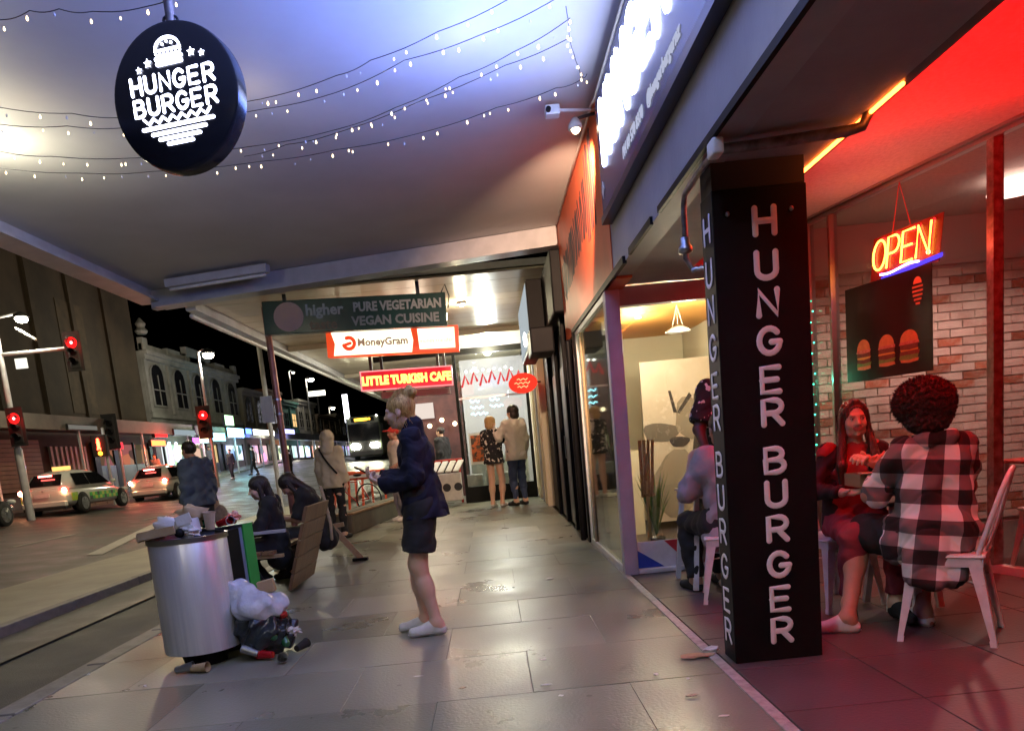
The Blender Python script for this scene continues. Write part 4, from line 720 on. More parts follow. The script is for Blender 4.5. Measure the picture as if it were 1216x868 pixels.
# red oval sign
ov = thing('oval_sign', 'red oval illuminated sign hanging before the cafe glazing', 'sign', (.55, 14, 2.28)); c_ = atY(621, 455, 14)
obj('sign_face', MB().lathe([(.02, -.04), (.26, -.04), (.26, .04), (.02, .04)], c_, 28, 'y').xf(lambda p: (p[0], p[1], c_.z + (p[2]-c_.z)*.68)), EM('ovalred', (1, .04, .02), .9), ov)
for k in (-1, 0, 1): obj('script_line', MB().tube([(c_.x - .15 + .05*abs(k) + .03*j, c_.y-.048, c_.z + k*.065 + .018*sin(j*2.2)) for j in range(10 if k == 0 else 7)], .009, 5), EM('ovaly', (1, .45, .2), 1.2), ov)
obj('bracket', MB().tube([(c_.x+.25, c_.y, c_.z), (1.0, c_.y, c_.z)], .015, 6), MT['darkm'], ov)
# cafe glazed front
CY = 17.3
cf = thing('cafe_glazing', 'lit cafe front with dark framed glazing facing down the pavement', 'cafe', (.2, CY, 0))
for x in (-.64, .93): obj('mullion', MB().box(x-.035, x+.035, CY-.04, CY+.04, 0, 3.28), MT['black'], cf)
obj('transom', MB().box(-2.4, .965, CY-.05, CY+.05, 3.282, 3.40), MT['black'], cf); obj('transom', MB().box(-.604, .894, CY-.03, CY+.03, 2.30, 2.34), MT['steel'], cf)
obj('window_pane', MB().box(-.604, .894, CY-.004, CY+.004, .36, 2.298), MT['glass'], cf); obj('window_pane', MB().box(-.604, .894, CY-.004, CY+.004, 2.342, 3.28), MT['glass'], cf)
obj('plinth', MB().box(-.604, .894, CY-.06, CY+.06, 0, .355), MT['black'], cf)
obj('back_wall', MB().box(-.62, 1.08, 20.4, 20.5, 0, 3.5), M('cafewall', (.62,.6,.66), rough=.7), cf); obj('counter', MB().box(-.5, .85, 18.2, 18.7, 0, 1.0), MT['whitep'], cf, bevel=.01)
for i, (x, w) in enumerate(((-.45, .4), (.0, .35), (.45, .4))): obj('window_box', MB().box(x-w/2, x+w/2, 17.45, 17.75, .36, .62 + .1*(i % 2)), MT['whitep'], cf, bevel=.02)
plight('cafe_glow', (.2, 18.4, 3.1), 90, (.85, .88, 1), .2, cf); plight('cafe_glow', (-1.4, 18.6, 2.4), 25, (1, .8, .6), .2, cf)
for i in range(7): z = 2.72 + .05*(i % 2); x = -.5 + .2*i; obj('red_decal', MB().tube([(x, CY-.014, z-.13), (x+.08, CY-.014, z+.10), (x+.14, CY-.014, z-.08)], .028, 6).xf(lambda p: (p[0], CY-.012 + (p[1]-CY+.014)*.1, p[2])), EM('reddecal%d' % i, (1, .08, .08), .55), cf)
nt_ = MB(); a = atY(560, 492, CY+.3)
for k in range(3):
    for j in range(2 if k else 1): nt_.tube([(a.x + .04*i + j*.45, a.y, a.z + k*.14 + .03*sin(i*2.1 + k)) for i in range(10 - 2*k)], .012, 6)
obj('neon_writing', nt_, EM('cafeneon', (.35, .85, 1), 7), cf)
for i in range(9): obj('hanging_bulb', MB().ball((-.4 + .13*i, CY + .5, 2.95 + .03*sin(i*3.)), .028, 6, 5), EM('cbulb', (1, .95, .85), 10), cf)
p0 = atY(556, 515, CY-.05); p1_ = atY(580, 550, CY-.05); po2 = thing('food_poster', 'small white framed poster with orange dishes on the cafe glazing', 'poster', ((p0.x+p1_.x)/2, CY-.05, p1_.z))
obj('frame', MB().box(p0.x, p1_.x, CY-.03, CY-.012, p1_.z, p0.z), MT['paper'], po2); obj('print', MB().box(p0.x+.04, p1_.x-.04, CY-.034, CY-.0305, p1_.z+.06, p0.z-.05), M('pprint', (.5,.1,.02), (.05,.03,.02), scale=9, contrast=(.45,.55)), po2)
# open counter left of the glazing
ct = thing('display_stand', 'white display stand with stacked paper trays left of the cafe glazing', 'stand', (-1.0, 16.9, 0))
obj('cabinet', MB().box(-1.55, -.72, 16.75, 17.1, .12, .72), MT['whitep'], ct, bevel=.02)
for i in range(3): obj('ring_mark', MB().lathe([(.05, -.004), (.09, -.004), (.09, .004), (.05, .004)], (-1.3 + .25*i, 16.742, .42), 14, 'y'), MT['darkm'], ct)
for i in range(5): o = obj('tray', MB().bar((-1.5 + .17*i, 16.72, .76), (-1.38 + .17*i, 17.1, .98), .13, .03), MT['paper'], ct, bevel=.005)
rt = tag(obj('red_table', MB().box(-1.7, -.7, 17.6, 18.0, .95, 1.02).box(-1.65, -1.6, 17.7, 17.75, 0, .95).box(-.8, -.75, 17.7, 17.75, 0, .95), MT['redcloth'], bevel=.01), 'dark red bar table behind the display stand', 'table'); setloc(rt, (-1.2, 17.8, 0))
cw = thing('cafe_interior', 'dim cafe bay with a dark red back wall left of the glazing', 'shop', (-1.4, 20, 0)); obj('back_wall', MB().box(-2.4, -.66, 20.4, 20.5, 0, 3.2), M('darkred', (.05,.018,.02), (.09,.03,.03), rough=.7, scale=4), cw)
for i in range(5): obj('shelf_lamp', MB().ball((-2.2 + .33*i, 20.2, 1.9 + .12*(i % 2)), .06, 8, 6), EM('shelf', (1, .75, .45), 5), cw)
obj('menu_board', MB().box(-2.3, -1.4, 20.3, 20.34, 2.1, 2.5), EM('menub', (1, .85, .75), .6), cw)
# ================================================================== HANGING SIGNS
def hang(name, label, corners, Y, th, mcase, hang_to=3.598, ends=(.12, .85)):
    P = [atY(*c, Y) for c in corners]; q = thing(name, label, 'sign', ((P[0].x+P[1].x)/2, Y, P[3].z)); L, Rr = (P[0]+P[3])/2, (P[1]+P[2])/2; hgt = (P[0].z-P[3].z + P[1].z-P[2].z)/2
    obj('case', MB().bar(L, Rr, th, hgt), mcase, q, bevel=.01); d = (Rr-L).normalized(); up = Vector((0,-1,0)).cross(d)*-1; up = up if up.z > 0 else -up
    for t in ends: p = L.lerp(Rr, t) + up*hgt*.5; obj('hanger', MB().bar(p - up*.01, (p.x, p.y, hang_to), .05, .05, (0,1,0)), MT['darkm'], q)
    fn = lambda u, v, w=0: tuple(L.lerp(Rr, .5) + d*u + up*v + Vector((0, -th/2 - .003 - w, 0))); return q, fn, (Rr-L).length, hgt
q, fn, W, Hh = hang('hanging_sign', 'dark green unlit vegetarian restaurant sign, nearest of the hanging signs', ((313,360),(530,347),(530,388),(315,398)), 11.2, .14, M('signgreen', (.006,.035,.026), (.010,.055,.042), rough=.25, scale=3))
obj('disc_logo', MB().prism([(-W*.36 + .21*cos(2*pi*k/24), -.0 + .2*sin(2*pi*k/24)) for k in range(24)], fn, 0, .004), M('disclogo', (.42,.28,.22), (.34,.24,.24), rough=.5, scale=4), q)
ltg = M('lettergrey', (.30,.34,.34), rough=.5); obj('lettering', font_text('higher', .21, lambda u, v, d=0: fn(u - W*.165, v + .07, d), offset=.006), ltg, q); obj('lettering', font_text('taste', .2, lambda u, v, d=0: fn(u - W*.175, v - .13, d), offset=.004), M('letterdim', (.16,.10,.05), rough=.5), q)
obj('lettering', font_text('PURE VEGETARIAN', .17, lambda u, v, d=0: fn(u + W*.235, v + .08, d), offset=.007, sx=.86), ltg, q); obj('lettering', font_text('VEGAN CUISINE', .17, lambda u, v, d=0: fn(u + W*.22, v - .11, d), offset=.006), M('letterdim2', (.2,.24,.25), rough=.5), q)
obj('cable', MB().tube([fn(W*.48, .24, -.05), fn(W*.5, .34, -.05), fn(W*.52, .18, -.05), fn(W*.51, .02, -.05)], .01, 6), MT['darkm'], q, True)
q, fn, W, Hh = hang('lit_sign', 'glowing white and red money transfer sign below the dark green one', ((388,395),(545,386),(545,418),(390,425)), 12.3, .16, M('mgcase', (.5,.03,.02), rough=.4, emit=(1,.09,.02), es=.55))
obj('lit_panel', MB().prism([(-W*.45, -Hh*.45), (W*.14, -Hh*.45), (W*.155, 0), (W*.14, Hh*.45), (-W*.46, Hh*.45), (-W*.435, 0)], fn, 0, .006), EM('mgw', (1, .88, .60), 1.5), q)
obj('lit_panel', MB().prism([(W*.2, -Hh*.36), (W*.47, -Hh*.36), (W*.47, Hh*.42), (W*.19, Hh*.42)], fn, 0, .006), EM('mgw2', (1, .82, .55), 1.7), q)
obj('logo', MB().tube([fn(-W*.33 + .085*cos(a), .085*sin(a), .01) for a in [radians(200 + 17*k) for k in range(17)]], .028, 8).tube([fn(-W*.33-.05, -.02, .01), fn(-W*.33+.02, .0, .01)], .025, 6), EM('mgr', (1, .07, .02), .7), q)
obj('lettering', font_text('MoneyGram', .155, lambda u, v, d=0: fn(u - W*.075, v, d + .01), offset=.005), M('mgt', (.3,.2,.15), rough=.5, emit=(.5,.3,.2), es=.35), q); obj('lettering', font_text('money transfer', .085, lambda u, v, d=0: fn(u + W*.33, v-.02, d + .008)), M('mgt2', (.5,.2,.1), rough=.5, emit=(.9,.3,.12), es=.5), q)
q, fn, W, Hh = hang('lit_sign', 'red neon sign lettered for a turkish cafe, lowest of the hanging signs', ((428,442),(537,434),(538,458),(430,465)), 14.2, .14, M('tkcase', (.4,.01,.03), rough=.3, emit=(1,.02,.05), es=.28))
bd = MB(); e_ = .02
for a, b in (((-.5,-.5),(.5,-.5)), ((.5,-.5),(.5,.5)), ((.5,.5),(-.5,.5)), ((-.5,.5),(-.5,-.5))): bd.tube([fn(a[0]*(W-e_), a[1]*(Hh-e_), .01), fn(b[0]*(W-e_), b[1]*(Hh-e_), .01)], .012, 6)
obj('border_tube', bd, EM('tkb', (1, .25, .25), 1.2), q); obj('lettering', font_text('LITTLE TURKISH CAFE', .205, lambda u, v, d=0: fn(u, v-.01, d + .01), offset=.012, sx=.80), EM('tkl', (1, .62, .10), 2.6), q)
plight('sign_glow', fn(0, -.1, .35), 7, (1, .12, .08), .15, q)
q, fn, W, Hh = hang('hanging_sign', 'pale unlit sign panel hanging below the red cafe sign', ((453,466),(535,460),(535,468),(453,474)), 14.9, .08, MT['greyp'], ends=(.05, .95))
# ROUND SIGN
RC = atY(217, 121, 3.5); SC_ = .292/.355; aa = radians(13); un, nn = Vector((cos(aa), -sin(aa), 0)), Vector((-sin(aa), -cos(aa), 0)); Rr = .355
rs = thing('round_sign', 'round black hanging sign with glowing white burger emblem and lettering', 'sign', (RC.x, RC.y, RC.z - Rr))
rf = lambda u, v, w=0: tuple(RC + un*(u*SC_) + Vector((0, 0, v*SC_)) + nn*w)
dv = MB(); n = 64
prof = [(.0, -.02), (.335, -.02), (.35, -.015), (.355, -.01), (.355, .04), (.35, .05), (.335, .056), (.0, .056)]
for r, w in prof:
    for k in range(n): a = 2*pi*k/n; dv.v.append(rf(r*cos(a), r*sin(a), w))
dv.f += [(i*n+k, i*n+(k+1) % n, (i+1)*n+(k+1) % n, (i+1)*n+k) for i in range(len(prof)-1) for k in range(n)]
obj('drum', dv, M('signblack', (.012,.012,.014), rough=.2), rs, angle=30)
sw = EM('emblem', (.72, .76, 1.0), 6); ff = lambda u, v, d=0: rf(u, v, .058 + d)
stroke_letters('letter', 'HUNGER', sw, rs, lambda u, v, d: ff(u, .038+v, d), .076, .0085, adv=.92, depth=.25, wsc=1.18)
stroke_letters('letter', 'BURGER', sw, rs, lambda u, v, d: ff(u, -.066+v, d), .076, .0085, adv=.92, depth=.25, wsc=1.18)
em = MB(); em.tube([ff(.068*cos(a), .222 + .052*sin(a)) for a in [pi*k/12 for k in range(13)]], .0055, 6).tube([ff(-.07, .218), ff(.07, .218)], .005, 6)
em.tube([ff(-.07 + .14*k/12, .198 + .007*(-1)**k) for k in range(13)], .004, 6); em.tube([ff(-.07, .18), ff(.07, .18)], .008, 6).tube([ff(-.066, .157), ff(.066, .157)], .009, 6)
for u, v in ((-.025, .245), (.0, .255), (.025, .245)): em.ball(ff(u, v), .006, 6, 5)
obj('burger_emblem', em, sw, rs)
for u, v, s in ((-.175, .148, .017), (-.12, .172, .022), (.128, .182, .022), (.185, .168, .017)):
    obj('star', MB().prism([((u + s*(1 if k % 2 == 0 else .45)*sin(pi*k/5)), (v + s*(1 if k % 2 == 0 else .45)*cos(pi*k/5))) for k in range(10)], ff, 0, .003), sw, rs)
obj('zigzag', MB().tube([ff(-.19 + .38*k/28, -.098 + .013*cos(k*pi/2)) for k in range(29)], .0055, 6), sw, rs)
for v, w in ((-.132, .2), (-.162, .152), (-.19, .115), (-.217, .07)): obj('bar', MB().tube([ff(-w, v), ff(w, v)], .0075, 6).xf(lambda p: p), sw, rs)
obj('hanger', MB().tube([(RC.x, RC.y, RC.z+.285), (RC.x-.0, RC.y, 3.74)], .02, 8), MT['pipe'], rs, True); obj('chain_link', MB().tube([(RC.x + .03*cos(a), RC.y, RC.z + .315 + .02*sin(a)) for a in [2*pi*k/12 for k in range(13)]], .006, 6), MT['darkm'], rs, True)
# STRING LIGHTS
LZ = 3.60; bulb_e = EM('bulbwarm', (1, .74, .42), 5); bulb_d = MT['paper']; random.seed(11); nb = 0
runs = [([(-30,30),(0,24),(35,13),(70,11),(110,14),(175,8),(230,-14)], 'nearest string of small lights at the top left corner'), ([(-20,128),(0,128),(85,135),(150,140),(310,118),(400,90),(440,72),(520,38),(610,-4)], 'string of small lights passing behind the round sign at letter height'),
 ([(-20,146),(0,148),(80,150),(150,152),(312,130),(400,110),(480,72),(575,40),(665,-4)], 'second string of small lights running to the top of the photo'), ([(-20,176),(0,180),(60,186),(160,188),(300,174),(400,154),(470,128),(545,92),(610,62),(677,22)], 'densest string of small lights from the lamp glow to the lightbox'),
 ([(290,186),(340,172),(400,158),(500,120),(600,78),(677,45)], 'short string of small lights just below the densest one'), ([(-20,198),(0,200),(100,206),(180,204),(310,192),(400,178),(500,158),(590,128),(660,105),(690,95)], 'lowest string of small lights ending at the orange fascia corner'),
 ([(672,8),(675,25),(676,45),(681,62),(686,78),(692,92),(697,88)], 'vertical cluster of small lights beside the lightbox end')]
for ri, (pts, lab) in enumerate(runs):
    P = [gz(x, y, LZ) for x, y in pts]; q = thing('string_lights', lab, 'string lights', P[0], 'fairy light strings under the near canopy'); fine = []
    for i in range(len(P)-1):
        for t in range(6): p = P[i].lerp(P[i+1], t/6); fine.append(p + Vector((0, 0, -.012*sin(pi*t/6))))
    fine.append(P[-1]); obj('wire', MB().tube(fine, .0025, 5, caps=False), MT['darkm'], q)
    acc = 0; sp = .085 if ri == 6 else .16
    for a, b in zip(fine, fine[1:]):
        L = (b-a).length; acc += L
        while acc > sp:
            acc -= sp; p = a.lerp(b, random.random()) + Vector((random.uniform(-.012, .012), 0, -.02 - random.uniform(0, .03)))
            on = random.random() < .8; r = random.uniform(.004, .0075); obj('bulb', MB().lathe([(.0025, r*2.4), (r*.9, r*.7), (r, 0), (r*.3, -r)], p, 6), bulb_e if on else bulb_d, q); nb += 1
for p in ((-2.9, 5.5), (-1.4, 5.6), (.1, 5.2)): plight('bulb_glow', (p[0], p[1], 3.5), 1.2, (1, .8, .5), .2)
# ================================================================== BUILDINGS ACROSS THE STREET
FX = -18.5; brn = M('brown', (.06,.04,.024), (.03,.021,.013), rough=.85, scale=.5, bump=.5, bscale=14); vic = M('vic', (.27,.26,.24), (.18,.175,.16), rough=.8, scale=1.2, bump=.4, bscale=12)
wdark = M('windark', (.012,.012,.015), rough=.12)
def building(name, label, y0, y1, z1, mat, floors, bay, trim=None, arch=False, z0=4.2, lit=()):
    q = thing(name, label, 'building', (FX, (y0+y1)/2, ZF)); obj('wall', MB().box(FX-6, FX, y0, y1, ZF-.3, z1), mat, q)
    tm = trim or mat; obj('cornice', MB().box(FX, FX+.22, y0+.01, y1-.01, z1-.45, z1-.2).box(FX, FX+.36, y0+.01, y1-.01, z1-.2, z1+.02), tm, q); obj('string_course', MB().box(FX, FX+.14, y0+.01, y1-.01, z0-.3, z0-.05), tm, q)
    nb_ = max(1, int((y1-y0)/bay)); bw_ = (y1-y0)/nb_; fh = (z1-.9-z0)/max(1, floors)
    for i in range(nb_):
        yc = y0 + (i+.5)*bw_
        obj('pilaster', MB().box(FX, FX+.13, y0+i*bw_+.02, y0+i*bw_+.32, z0, z1-.46), tm, q)
        for k in range(floors):
            zb = z0 + k*fh + fh*.18; zt = z0 + (k+1)*fh - fh*.12; w = bw_*.24
            poly = [(-w, zb), (w, zb), (w, zt)] + ([(w*cos(a), zt + w*.8*sin(a)) for a in [pi*j/6 for j in range(1, 6)]] if arch else []) + [(-w, zt)]
            o = obj('window', MB().prism([(u*1.22, v if v > zb else v-.1) for u, v in poly], lambda u, v, d: (FX + d, yc+u, v), .005, .09), tm, q)
            obj('pane', MB().prism(poly, lambda u, v, d: (FX + d, yc+u, v), .092, .10), EM('litw', (1, .62, .25), .8) if (i, k) in lit else wdark, o)
            obj('sash', MB().box(FX+.1, FX+.13, yc-.03, yc+.03, zb, zt).box(FX+.1, FX+.128, yc-w, yc+w, (zb+zt)/2-.03, (zb+zt)/2+.03), tm, o)
    return q
b1 = building('brown_building', 'tall dark brown rendered building at the left edge across the road', 8, 42.5, 13.5, brn, 0, 3.1)
for y_, w_, z_ in ((17, 1.6, 11), (27.5, .7, 12.4), (35.2, 2.2, 9.5)): obj('stain_panel', MB().box(FX+.002, FX+.03, y_, y_+w_, 4.5, z_), M('brn2', (.08,.055,.03), (.04,.028,.017), rough=.85, scale=1.5), b1)
b2 = building('victorian_building', 'grey white ornate two storey building with arched windows across the road', 43, 58.5, 8.2, vic, 1, 3.0, vic, True, z0=4.9)
pv = MB()
for i, (y, w, h) in enumerate(((43.4, .3, .32), (47.2, .9, .12), (50.9, 1.9, .14), (50.9, 1.3, .34), (50.9, .6, .55), (55, .9, .12), (58.2, .3, .32))): pv.box(FX-.11, FX+.18, y-w, y+w, 8.25, 8.6+h)
obj('parapet', pv.box(FX-.08, FX+.1, 43.1, 58.4, 8.25, 8.6).box(FX-.1, FX+.24, 49, 53, 8.62, 9.15), vic, b2); obj('finial', MB().lathe([(.25, 9.15), (.35, 9.3), (.2, 9.5), (.28, 9.7), (.05, 10.0)], (FX, 43.6, 0), 10), vic, b2)
rr_ = random.Random(5); yy = 59
cols = [(.2,.17,.13), (.28,.11,.05), (.05,.18,.16), (.3,.28,.25), (.22,.16,.12), (.3,.26,.2), (.18,.2,.25)]  # second and third: orange and teal light put into the wall colour
labs = ['cream terraced building next to the ornate white one', 'narrow building with orange light put into its wall colour', 'narrow building with teal light put into its wall colour, beyond the orange one', 'pale low building beyond the teal one', 'dark brown building far along the street', 'buff building near the end of the far row', 'slate grey building closing the far row']
for i, (w, zt) in enumerate(((6, 7.4), (5, 7.8), (5.5, 7.2), (8, 7.6), (10, 6.5), (14, 7), (24, 6))):
    building('terraced_building', labs[i], yy, yy+w-.1, zt, M('terr%d' % i, cols[i], tuple(c*.75 for c in cols[i]), rough=.8, scale=1.5), 1, 2.6, None, i == 0, z0=4.6, lit=((1, 0),) if i in (1, 2) else ()); yy += w
for i, y0 in enumerate((8, 24.5, 43, 59, 75.5, 95)):
    y1 = (24.4, 42.5, 58.9, 75.4, 94.9, 130)[i]; q = thing('shop_awning', ['flat awning at the far left edge across the road', 'flat dark awning over the shuttered shops of the brown building', 'flat awning under the ornate white building', 'flat awning over the brightly lit far shops', 'flat awning beyond the lit far shops', 'last flat awning of the far row'][i], 'awning', (FX, (y0+y1)/2, 3.6), 'flat shop awnings across the road')
    obj('deck', MB().box(FX+.37, FX+2.3, y0, y1, 3.55, 3.75), MT['darkm'], q); obj('fascia_board', MB().box(FX+2.3, FX+2.36, y0, y1, 3.40, 3.95), M('awf%d' % i, (.22,.2,.17), (.12,.11,.1), rough=.7, scale=.6), q)
    for y in np.arange(y0+1, y1, 5.5): obj('post', MB().box(FX+2.2, FX+2.28, y-.05, y+.05, ZF, 3.55), MT['trim'], q)
# ground floor shopfronts with shutters
for i, (y0, y1, c, s) in enumerate(((9, 23, None, 0), (24, 32, None, 0), (32.5, 35.5, None, 0), (36, 42, (1,.5,.3), .25), (43.5, 47, (.75,1,.75), 1.2), (47.5, 53, (1,.75,.5), .5), (53.5, 58, (.5,.7,1), 1.4), (59.5, 64, (1,.6,.9), 1.0), (64.5, 71, (1,.9,.7), 1.6), (71.5, 79, (.6,.8,1), 1.6), (80, 90, (1,.8,.6), 1.4), (91, 105, (.6,.7,1), 1.0))):
    lab = ['dark closed shop at the left edge across the road', 'closed shop with a brown roller shutter', 'closed shop with pale vertical bars', 'dim shop with reddish light inside', 'shop with bright green white windows', 'shop with a dim warm window', 'shop with bluish white windows', 'shop with a pinkish lit window', 'bright white and yellow lit takeaway shop', 'bright blue white lit shop', 'warm lit shop far along the row', 'last bluish lit shop of the row'][i]
    q = thing('shopfront', lab, 'shop front', (FX+.2, (y0+y1)/2, ZF))
    obj('stall_riser', MB().box(FX, FX+.16, y0, y1, ZF, ZF+.5), MT['darkm'], q)
    if s: 
        obj('lit_window', MB().box(FX, FX+.05, y0+.2, y1-.2, ZF+.52, 3.1), EMV('shopl%d' % i, c, s*1.2, 1.1), q)
        for y in [y0+.2 + k*(y1-y0-.4)/max(1, int((y1-y0)/1.9)) + rr_.uniform(-.3, .3) for k in range(int((y1-y0)/1.9)+1)]: w_ = rr_.uniform(.04, .3); obj('window_bar', MB().box(FX+.052, FX+.15, y-w_, y+w_, ZF+.5, 3.2), MT['black'], q)
        obj('window_display', MB().box(FX+.052, FX+.14, y0+.3, y1-.5, ZF+.5, ZF+.5+rr_.uniform(.3, 1.1)), MT['darkm'], q)
        plight('shop_spill', (FX+1.5, (y0+y1)/2, 2.8), 40*s, c, .3, q)
    elif i == 1:
        for k in range(13): obj('shutter_slat', MB().box(FX+.0, FX+.10, y0+.1, y1-.1, ZF+.53+k*.17, ZF+.68+k*.17), M('shut', (.2,.13,.07), (.15,.1,.06), rough=.6, scale=2), q) if k else None
    elif i == 2:
        for k in range(8): obj('bar', MB().box(FX+.0, FX+.10, y0+.15+k*.38, y0+.32+k*.38, ZF+.5, 3.0), M('shb', (.4,.33,.28), rough=.6), q)
    else: obj('shutter', MB().box(FX, FX+.08, y0+.1, y1-.1, ZF+.5, 3.0), brn, q)
# lit shop signs
def farsign(x0, yt, x1, yb, X, c, s, label, name='shop_sign', text=None, tc=(1,1,1)):
    a, b = atX(x0, yt, X), atX(x1, yb, X); q = thing(name, label, 'sign', (X, (a.y+b.y)/2, b.z)); z0, z1 = min(a.z, b.z), max(a.z, b.z); z1 = max(z1, z0+.15); obj('case', MB().box(X-.16, X, a.y, b.y, z0, z1), MT['darkm'], q)
    obj('lit_face', MB().box(X+.002, X+.02, a.y+.03, b.y-.03, z0+.04, z1-.04), EM(name+'e%d' % len(bpy.data.materials), c, s*1.5), q)
    if text: obj('lettering', font_text(text, (z1-z0)*.6, lambda u, v, d=0: (X+.03+d, (a.y+b.y)/2+u, (z0+z1)/2+v), sx=.8, align='CENTER'), EM('fst%d' % len(bpy.data.materials), tc, 1), q)
    plight('sign_spill', (X+.5, (a.y+b.y)/2, (z0+z1)/2-.3), 25*s, c, .2, q)
for a in ((179, 522, 197, 530, -16.05, (1,.12,.03), 3.5, 'orange red lit bar sign under the far awnings'), (183, 511, 199, 520, -16.2, (1,.02,.02), 1.6, 'red lit box sign above the orange bar sign'), (131, 524, 147, 534, -16.05, (1,.04,.06), .9, 'red neon frame sign left of the green white shop'),
          (228, 519, 237, 528, -16.05, (.55,.1,1), 2.2, 'purple lit sign in the far row'), (250, 513, 268, 524, -16.05, (.25,.75,1), 3, 'cyan lit shop sign in the far row'), (269, 507, 290, 520, -16.05, (.35,.85,1), 3.2, 'pale blue lit shop sign beyond the cyan one'), (236, 517, 248, 526, -16.05, (1,.8,.4), 2.2, 'yellow white lit sign between purple and cyan signs'), (266, 492, 278, 506, -16.0, (.5,1,.5), 1.8, 'green and yellow upright sign above the far awnings'),
          (300, 509, 326, 518, -16.05, (.95,.95,.75), 3, 'white yellow lit sign right of the blue ones'), (291, 508, 299, 516, -16.05, (.1,.2,1), 2.5, 'deep blue lit sign in the far row'), (80, 503, 116, 512, -16.05, (.8,.75,.65), .10, 'pale unlit sign board on the dark awning'), (206, 509, 232, 518, -16.05, (.5,.6,.65), .3, 'dim grey sign board left of the purple sign'), (330, 508, 350, 516, -16.05, (.4,.4,1), 1.5, 'blue violet lit sign at the end of the far row')): farsign(*a)  # the pale board is no lamp, its glow is added
# upright light tubes in windows at far row
for i, px_ in enumerate((203, 211)):
    p = atX(px_, 540, -16.6); t = thing('light_tube', ('left', 'right')[i] + ' blue white light tube of the pair in the far shop window', 'light', (p.x, p.y, p.z-.6)); obj('tube', MB().tube([(p.x, p.y, p.z-.5), (p.x, p.y, p.z+.6)], .07, 8), EM('tubeb', (.6,.8,1), 6), t)
# far end of the street
eb = thing('end_building', 'dark buildings closing the street in the distance', 'building', (-8, 150, 0)); obj('wall', MB().box(-30, 8, 148, 156, -.4, 9), brn, eb); obj('roof', MB().box(-18, -2, 147, 156, 9, 12), MT['darkm'], eb)
for i in range(10): obj('window', MB().box(-26+i*3, -25+i*3, 147.8, 147.99, 3, 4.6), EM('endw', (1,.75,.5), .5 if i % 3 == 0 else .05), eb)
# ================================================================== STREET LAMPS, SIGNALS, POLES
def lamp_head(q, p, s, e, W, col): obj('lantern', MB().lathe([(.03, .16*s), (.15*s, .10*s), (.2*s, .02*s), (.19*s, 0)], p, 12), MT['darkm'], q, True); obj('bulb', MB().ball((p[0], p[1], p[2]-.05*s), .16*s, 10, 7, (1, 1, .6)), EM('slamp', col, e), q, True); plight('lamp_light', (p[0], p[1], p[2]-.35*s), W, col, .15*s, q)
def street_lamp(x, y, Y, label, zb, W=900, s=1.3, e=60, arm=.5, col=(1, .93, .72)):
    p = atY(x, y, Y); q = thing('street_lamp', label, 'street lamp', (p.x-arm, p.y, zb)); obj('pole', MB().tube([(p.x-arm, Y, zb), (p.x-arm, Y, p.z+.1), (p.x-arm*.5, Y, p.z+.22), (p.x, Y, p.z+.14)], .07, 10, r2=.05), MT['trim'], q, True); lamp_head(q, p, s, e, W, col); return q
street_lamp(247, 420, 40, 'street lamp with a bright white head above the far red signal', roadz(-14.6), 420, 1.7, 60)
street_lamp(369, 450, 75, 'small distant street lamp left of the hanging signs', -.1, 150, 1.8, 40); street_lamp(395, 484, 100, 'lowest distant street lamp beside a lit white panel', -.1, 80, 1.7, 30); street_lamp(348, 442, 95, 'faint distant street lamp high in the dark', 0, 200, 1.1, 12)
q = thing('distant_sign', 'narrow upright white lit sign in the distance', 'sign', atY(411, 492, 80)); p = atY(411, 485, 80); obj('case', MB().box(p.x-.3, p.x+.3, 80.03, 80.3, p.z-1.5, p.z+1.5), MT['darkm'], q); obj('lit_face', MB().box(p.x-.26, p.x+.26, 80, 80.028, p.z-1.4, p.z+1.4), EM('lpf', (.9,.9,1), 5), q); obj('post', MB().box(p.x-.08, p.x+.08, 80.1, 80.25, -.1, p.z-1.5), MT['darkm'], q)
p = atY(376, 467, 85); q = thing('distant_sign', 'tiny flat white lit sign high in the distance', 'sign', p); obj('lit_face', MB().box(p.x-.9, p.x+.9, 85, 85.2, p.z-.25, p.z+.25), EM('lpf2', (1,.95,.8), 3), q); obj('post', MB().box(p.x-.08, p.x+.08, 85.05, 85.15, -.1, p.z-.25), MT['darkm'], q)
redl = EM('sigred', (1, .03, .03), 40)
def signal_head(q, c, s=1.0, red=True, W=60):
    obj('signal_case', MB().box(c.x-.2*s, c.x+.2*s, c.y, c.y+.2, c.z-.95*s, c.z+.28*s), MT['blackmatt'], q, bevel=.03)
    obj('backboard', MB().box(c.x-.32*s, c.x+.32*s, c.y+.02, c.y+.05, c.z-1.05*s, c.z+.42*s), MT['blackmatt'], q)
    for k in range(3):
        z = c.z - k*.35*s; obj('lens', MB().lathe([(.01, -.02), (.125*s, -.01), (.13*s, .01)], (c.x, c.y-.012, z), 14, 'y'), redl if (k == 0 and red) else MT['black'], q)
        obj('visor', MB().add([(c.x + .15*s*cos(a), c.y - d, z + .15*s*sin(a)) for a in [pi*j/6 for j in range(7)] for d in (0, .22*s)], [(2*j, 2*j+1, 2*j+3, 2*j+2) for j in range(6)]), MT['blackmatt'], q)
    if red: obj('lens_bloom', MB().lathe([(.13*s, -.014), (.21*s, -.006), (.21*s, .0)], (c.x, c.y-.014, c.z), 14, 'y'), EM('sigred2', (1, .01, .01), 1.6), q); plight('red_light', (c.x, c.y-.3, c.z), W, (1, .03, .02), .1, q)
YS = 24.; pA = atY(17, 497, YS); pM = atY(85, 407, YS); pT = atY(6, 343, YS); sg = thing('traffic_signal', 'near traffic signal mast with a red light on its post and one on its arm', 'traffic light', (pA.x, YS, roadz(pA.x)))
